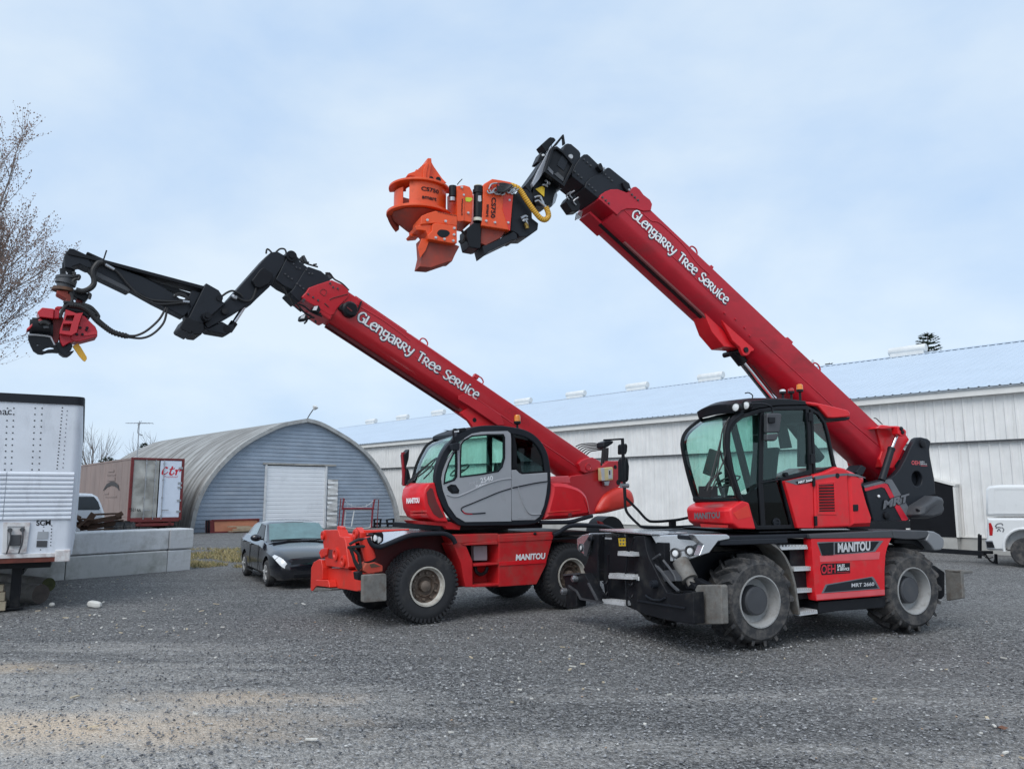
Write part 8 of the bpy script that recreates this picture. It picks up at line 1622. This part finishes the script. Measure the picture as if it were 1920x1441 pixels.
jib = part(LF, L5((640, 200), (900, 288), (1130, 370), (1340, 478), (1475, 572), (1560, 590), (1590, 650), (1510, 738), (1360, 662), (1240, 602), (1040, 490), (1010, 512), (980, 497), (720, 372), (645, 292)), vb+0.10, vb+0.36, 'jib', CH, lc, 0.014)
part(LF, L5((725, 330), (1000, 468), (1035, 500), (1010, 512), (980, 497), (720, 372)), vb+0.085, vb+0.0995, 'jib_flange', M['dark_grey'], jib, 0.003)
part(LF, L5((462, 150), (480, 120), (522, 126), (640, 182), (830, 232), (1700, 462), (1684, 492), (930, 292), (640, 216), (470, 178)), vb+0.06, vb+0.40, 'jib_stay', M['black'], lc, 0.010)
part(LF, L5((632, 165), (645, 152), (800, 222), (780, 240)), vb+0.12, vb+0.34, 'jib_wedge', M['black'], lc, 0.005)
part(LF, L5((930, 296), (1280, 432), (1570, 522), (1552, 560), (1270, 466), (940, 320)), vb+0.2, vb+0.32, 'jib_link', M['black'], lc, 0.006)
part(LF, L5((440, 172), (462, 140), (530, 155), (650, 200), (700, 300), (640, 296), (575, 264), (512, 284), (498, 302), (440, 292), (432, 205)), vb+0.08, vb+0.38, 'jib_tip', CH, lc, 0.012)
for s in (((790, 262), (880, 305), (960, 390), (1040, 480), (1100, 550), (1200, 600), (1300, 625), (1500, 612)), ((820, 285), (920, 340), (1010, 450), (1100, 530), (1220, 585), (1400, 600), (1530, 600)), ((1350, 655), (1290, 760), (1180, 860), (1085, 905), (1005, 908)), ((1362, 660), (1330, 790), (1235, 890), (1130, 930), (1000, 920)), ((1420, 560), (1460, 530), (1520, 540), (1560, 585)), ((1440, 545), (1500, 545), (1540, 570)), ((1850, 555), (1900, 520), (1950, 505), (2010, 530), (2040, 560))): rope(LF, L5(*s), vb+0.06, 0.016, 'hose', M['rubber_clean'], lc)
rope(LF, L5((1500, 600), (1560, 605)), vb+0.06, 0.02, 'hose_end', M['steel'], lc); rope(LF, L5((805, 268), (885, 312)), vb+0.05, 0.022, 'hose_end', M['steel'], lc); rope(LF, L3((1535, 185), (1485, 340)), vb+0.2, 0.010, 'antenna', M['black'], lc)
rope(LF, L6((665, 545), (660, 560), (690, 570)), vb+0.05, 0.03, 'hose_end', M['steel'], lc); rope(LF, L6((690, 560), (760, 595), (830, 580), (870, 470)), vb+0.05, 0.016, 'hose', M['rubber_clean'], lc)
# ================================================================ RED GRAPPLE HEAD hanging from the far jib
gh_ = thing('grapple_head', 'small red and black tree grapple with yellow saw bar hanging from the jib tip', 'grapple', LF)
vg = vb + 0.02
def G4(pts, v0_, v1_, nm, m, bv=0.01, par=gh_): return part(LF, L4(*pts), v0_, v1_, nm, m, par, bv)
ax3 = lambda x, y: LF.P(L3((x, y))[0], vg+0.20)
b = MB(); b.cyl(ax3(830, 420), ax3(828, 520), 0.065, n=18); b.cyl(ax3(828, 530), ax3(825, 650), 0.092, 0.085, 20); b.build('swivel', M['black'], gh_)
b = MB(); b.cyl(ax3(820, 655), ax3(820, 700), 0.135, n=22); b.cyl(ax3(820, 700), ax3(790, 800), 0.125, n=22); b.cyl(ax3(790, 800), ax3(780, 880), 0.10, n=20); b.build('rotator', M['dark_grey'], gh_); b = MB(); b.cyl(ax3(760, 868), ax3(752, 925), 0.13, 0.14, 22); b.build('flange', M['rust'], gh_)
part(LF, L3((630, 930), (650, 900), (850, 915), (840, 960), (930, 990), (900, 1060), (880, 1130), (800, 1100), (810, 1060), (640, 965)), vg+0.1, vg+0.3, 'hanger', M['orange_worn_shade'], gh_, 0.01); part(LF, L3((980, 1080), (1080, 980), (1140, 1020), (1120, 1110), (1000, 1130)), vg+0.1, vg+0.3, 'hanger', M['rust_red'], gh_, 0.01)
part(LF, L3((920, 900), (1000, 880), (1200, 960), (1235, 1000), (1150, 1110), (980, 1030), (930, 1000)), vg+0.05, vg+0.25, 'manifold', M['black'], gh_, 0.012)
part(LF, L3((800, 560), (835, 590), (835, 625), (808, 625)), vg+0.105, vg+0.11, 'label_plate', M['decal_light'], gh_, 0)
for s in (((920, 600), (960, 590), (940, 640)), ((930, 660), (1040, 640), (1030, 700), (980, 700), (930, 740), (960, 800)), ((890, 940), (920, 1040), (900, 1120)), ((1190, 960), (1240, 980), (1220, 1060)), ((760, 1130), (830, 1120), (1000, 1160), (1200, 1240), (1330, 1340)), ((770, 1200), (850, 1150), (960, 1130)), ((1120, 1150), (1250, 1200), (1340, 1290), (1400, 1380)), ((1130, 1180), (1300, 1250), (1390, 1360), (1370, 1420)), ((720, 1340), (760, 1230), (860, 1140)), ((700, 1400), (740, 1260), (830, 1160))): rope(LF, L3(*s), vg-0.02, 0.020, 'hose', M['rubber_clean'], gh_)
def ribbed_hose(pts, K_, r_):
    c = crv([LF.P(p_, vg+0.0) for p_ in K_(*pts)], 10); b = MB(); b.tube(c, r_, 10)
    for i in range(2, len(c)-1, 2): a, d_ = Vector(c[i]), (Vector(c[i+1]) - Vector(c[i])).normalized(); b.cyl(a, a + d_*0.022, r_*1.22, n=10)
    b.build('hose', M['rubber_clean'], gh_)
ribbed_hose(((1470, 400), (1380, 420), (1300, 520), (1285, 620), (1308, 700), (1300, 800), (1220, 880), (1100, 920), (1000, 900)), L3, 0.030)
ribbed_hose(((1010, 915), (880, 880), (790, 820), (720, 760), (660, 690), (580, 645), (480, 632)), L5, 0.034)
G4(((285, 238), (375, 155), (590, 178), (578, 355), (330, 325)), vg-0.05, vg+0.22, 'motor_cover', M['boom_red2']); G4(((590, 178), (690, 215), (685, 350), (580, 356)), vg-0.02, vg+0.3, 'motor_cover', M['boom_red']); G4(((600, 165), (640, 132), (748, 136), (690, 210)), vg+0.1, vg+0.3, 'motor_cover', M['boom_red2'])
G4(((220, 425), (345, 355), (400, 380), (235, 465), (160, 540), (100, 575), (95, 535)), vg+0.0, vg+0.2, 'side_bar', M['boom_red2'])
b = MB(); b.cyl(LF.P(L4((190, 500))[0], vg+0.1), LF.P(L4((520, 520))[0], vg+0.1), 0.12, n=22); b.cyl(LF.P(L4((150, 560))[0], vg+0.15), LF.P(L4((560, 580))[0], vg+0.15), 0.14, n=22); b.build('feed_motor', M['black'], gh_); rope(LF, L4((330, 450), (380, 425), (450, 430), (500, 470)), vg-0.03, 0.03, 'hose', M['rubber_clean'], gh_); part(LF, L4((395, 490), (495, 488), (498, 525), (400, 528)), vg-0.032, vg-0.025, 'label_plate', M['dark_grey'], gh_, 0)
G4(((570, 350), (690, 300), (760, 330), (750, 420), (700, 640), (660, 800), (600, 790), (540, 690), (530, 500)), vg+0.06, vg+0.26, 'core', M['rust_red']); G4(((760, 80), (840, 60), (1000, 100), (1150, 150), (1250, 330), (1180, 330), (1090, 250), (820, 200), (760, 170)), vg+0.0, vg+0.22, 'hose_shroud', M['black'])
cl_ = G4(((122, 645), (250, 650), (500, 672), (540, 690), (560, 750), (620, 840), (690, 960), (650, 972), (560, 965), (450, 972), (380, 998), (300, 992), (215, 935), (165, 835), (125, 730)), vg-0.02, vg+0.05, 'claw', M['black'], 0.012)
cbx_ = MB(); cbx_.pv(LF.V(L4((362, 935), (440, 885), (520, 868), (580, 880), (590, 905), (480, 915), (420, 940)), vg), vg-0.3, vg+0.4); cut(cl_, cbx_); cbx_ = MB(); cbx_.pv(LF.V(L4((262, 825), (345, 828), (335, 840), (275, 842)), vg), vg-0.3, vg+0.4); cut(cl_, cbx_)
b = MB(); b.tube(crv([LF.P(p_, vg-0.025) for p_ in L4((125, 650), (300, 655), (510, 682), (550, 730), (600, 830))], 4), 0.014, 6); b.build('claw_edge', M['steel'], cl_)
G4(((640, 765), (700, 790), (745, 860), (800, 850), (880, 770), (925, 840), (905, 905), (850, 950), (960, 925), (900, 992), (835, 1035), (760, 1030), (690, 980), (620, 860)), vg+0.05, vg+0.2, 'claw', CH)
fr_ = G4(((800, 192), (860, 210), (990, 262), (1112, 250), (1080, 310), (1035, 450), (1000, 600), (900, 655), (690, 625), (700, 540), (752, 400), (795, 270)), vg-0.08, vg+0.25, 'saw_frame', M['boom_red2'], 0.012)
for q_ in (((815, 295), (962, 295), (925, 402), (785, 392)), ((752, 448), (905, 448), (872, 582), (732, 572))): cbx_ = MB(); cbx_.pv(LF.V(L4(*q_), vg-0.08), vg-0.3, vg+0.08); cut(fr_, cbx_)
G4(((1082, 290), (1140, 310), (1210, 380), (1335, 500), (1372, 585), (1370, 682), (1055, 765), (960, 768), (885, 720), (905, 650), (1000, 600)), vg-0.02, vg+0.28, 'saw_housing', M['boom_red']); G4(((1120, 620), (1365, 580), (1368, 640), (1115, 670)), vg-0.03, vg-0.018, 'housing_rib', M['boom_red2'], 0.004); G4(((690, 632), (885, 655), (955, 765), (860, 790), (745, 860), (700, 760)), vg+0.0, vg+0.2, 'saw_housing', M['boom_red'])
bolts(LF, L4((1000, 640), (1060, 520), (1170, 560), (1100, 640), (1050, 350), (1185, 520)), vg-0.03, 0.018, 'bolt', M['black'], gh_)
G4(((918, 850), (1020, 800), (1065, 855), (1178, 1045), (1180, 1085), (1148, 1130), (1110, 1110), (1040, 1030)), vg+0.08, vg+0.11, 'saw_bar', M['yellow'], 0.004)
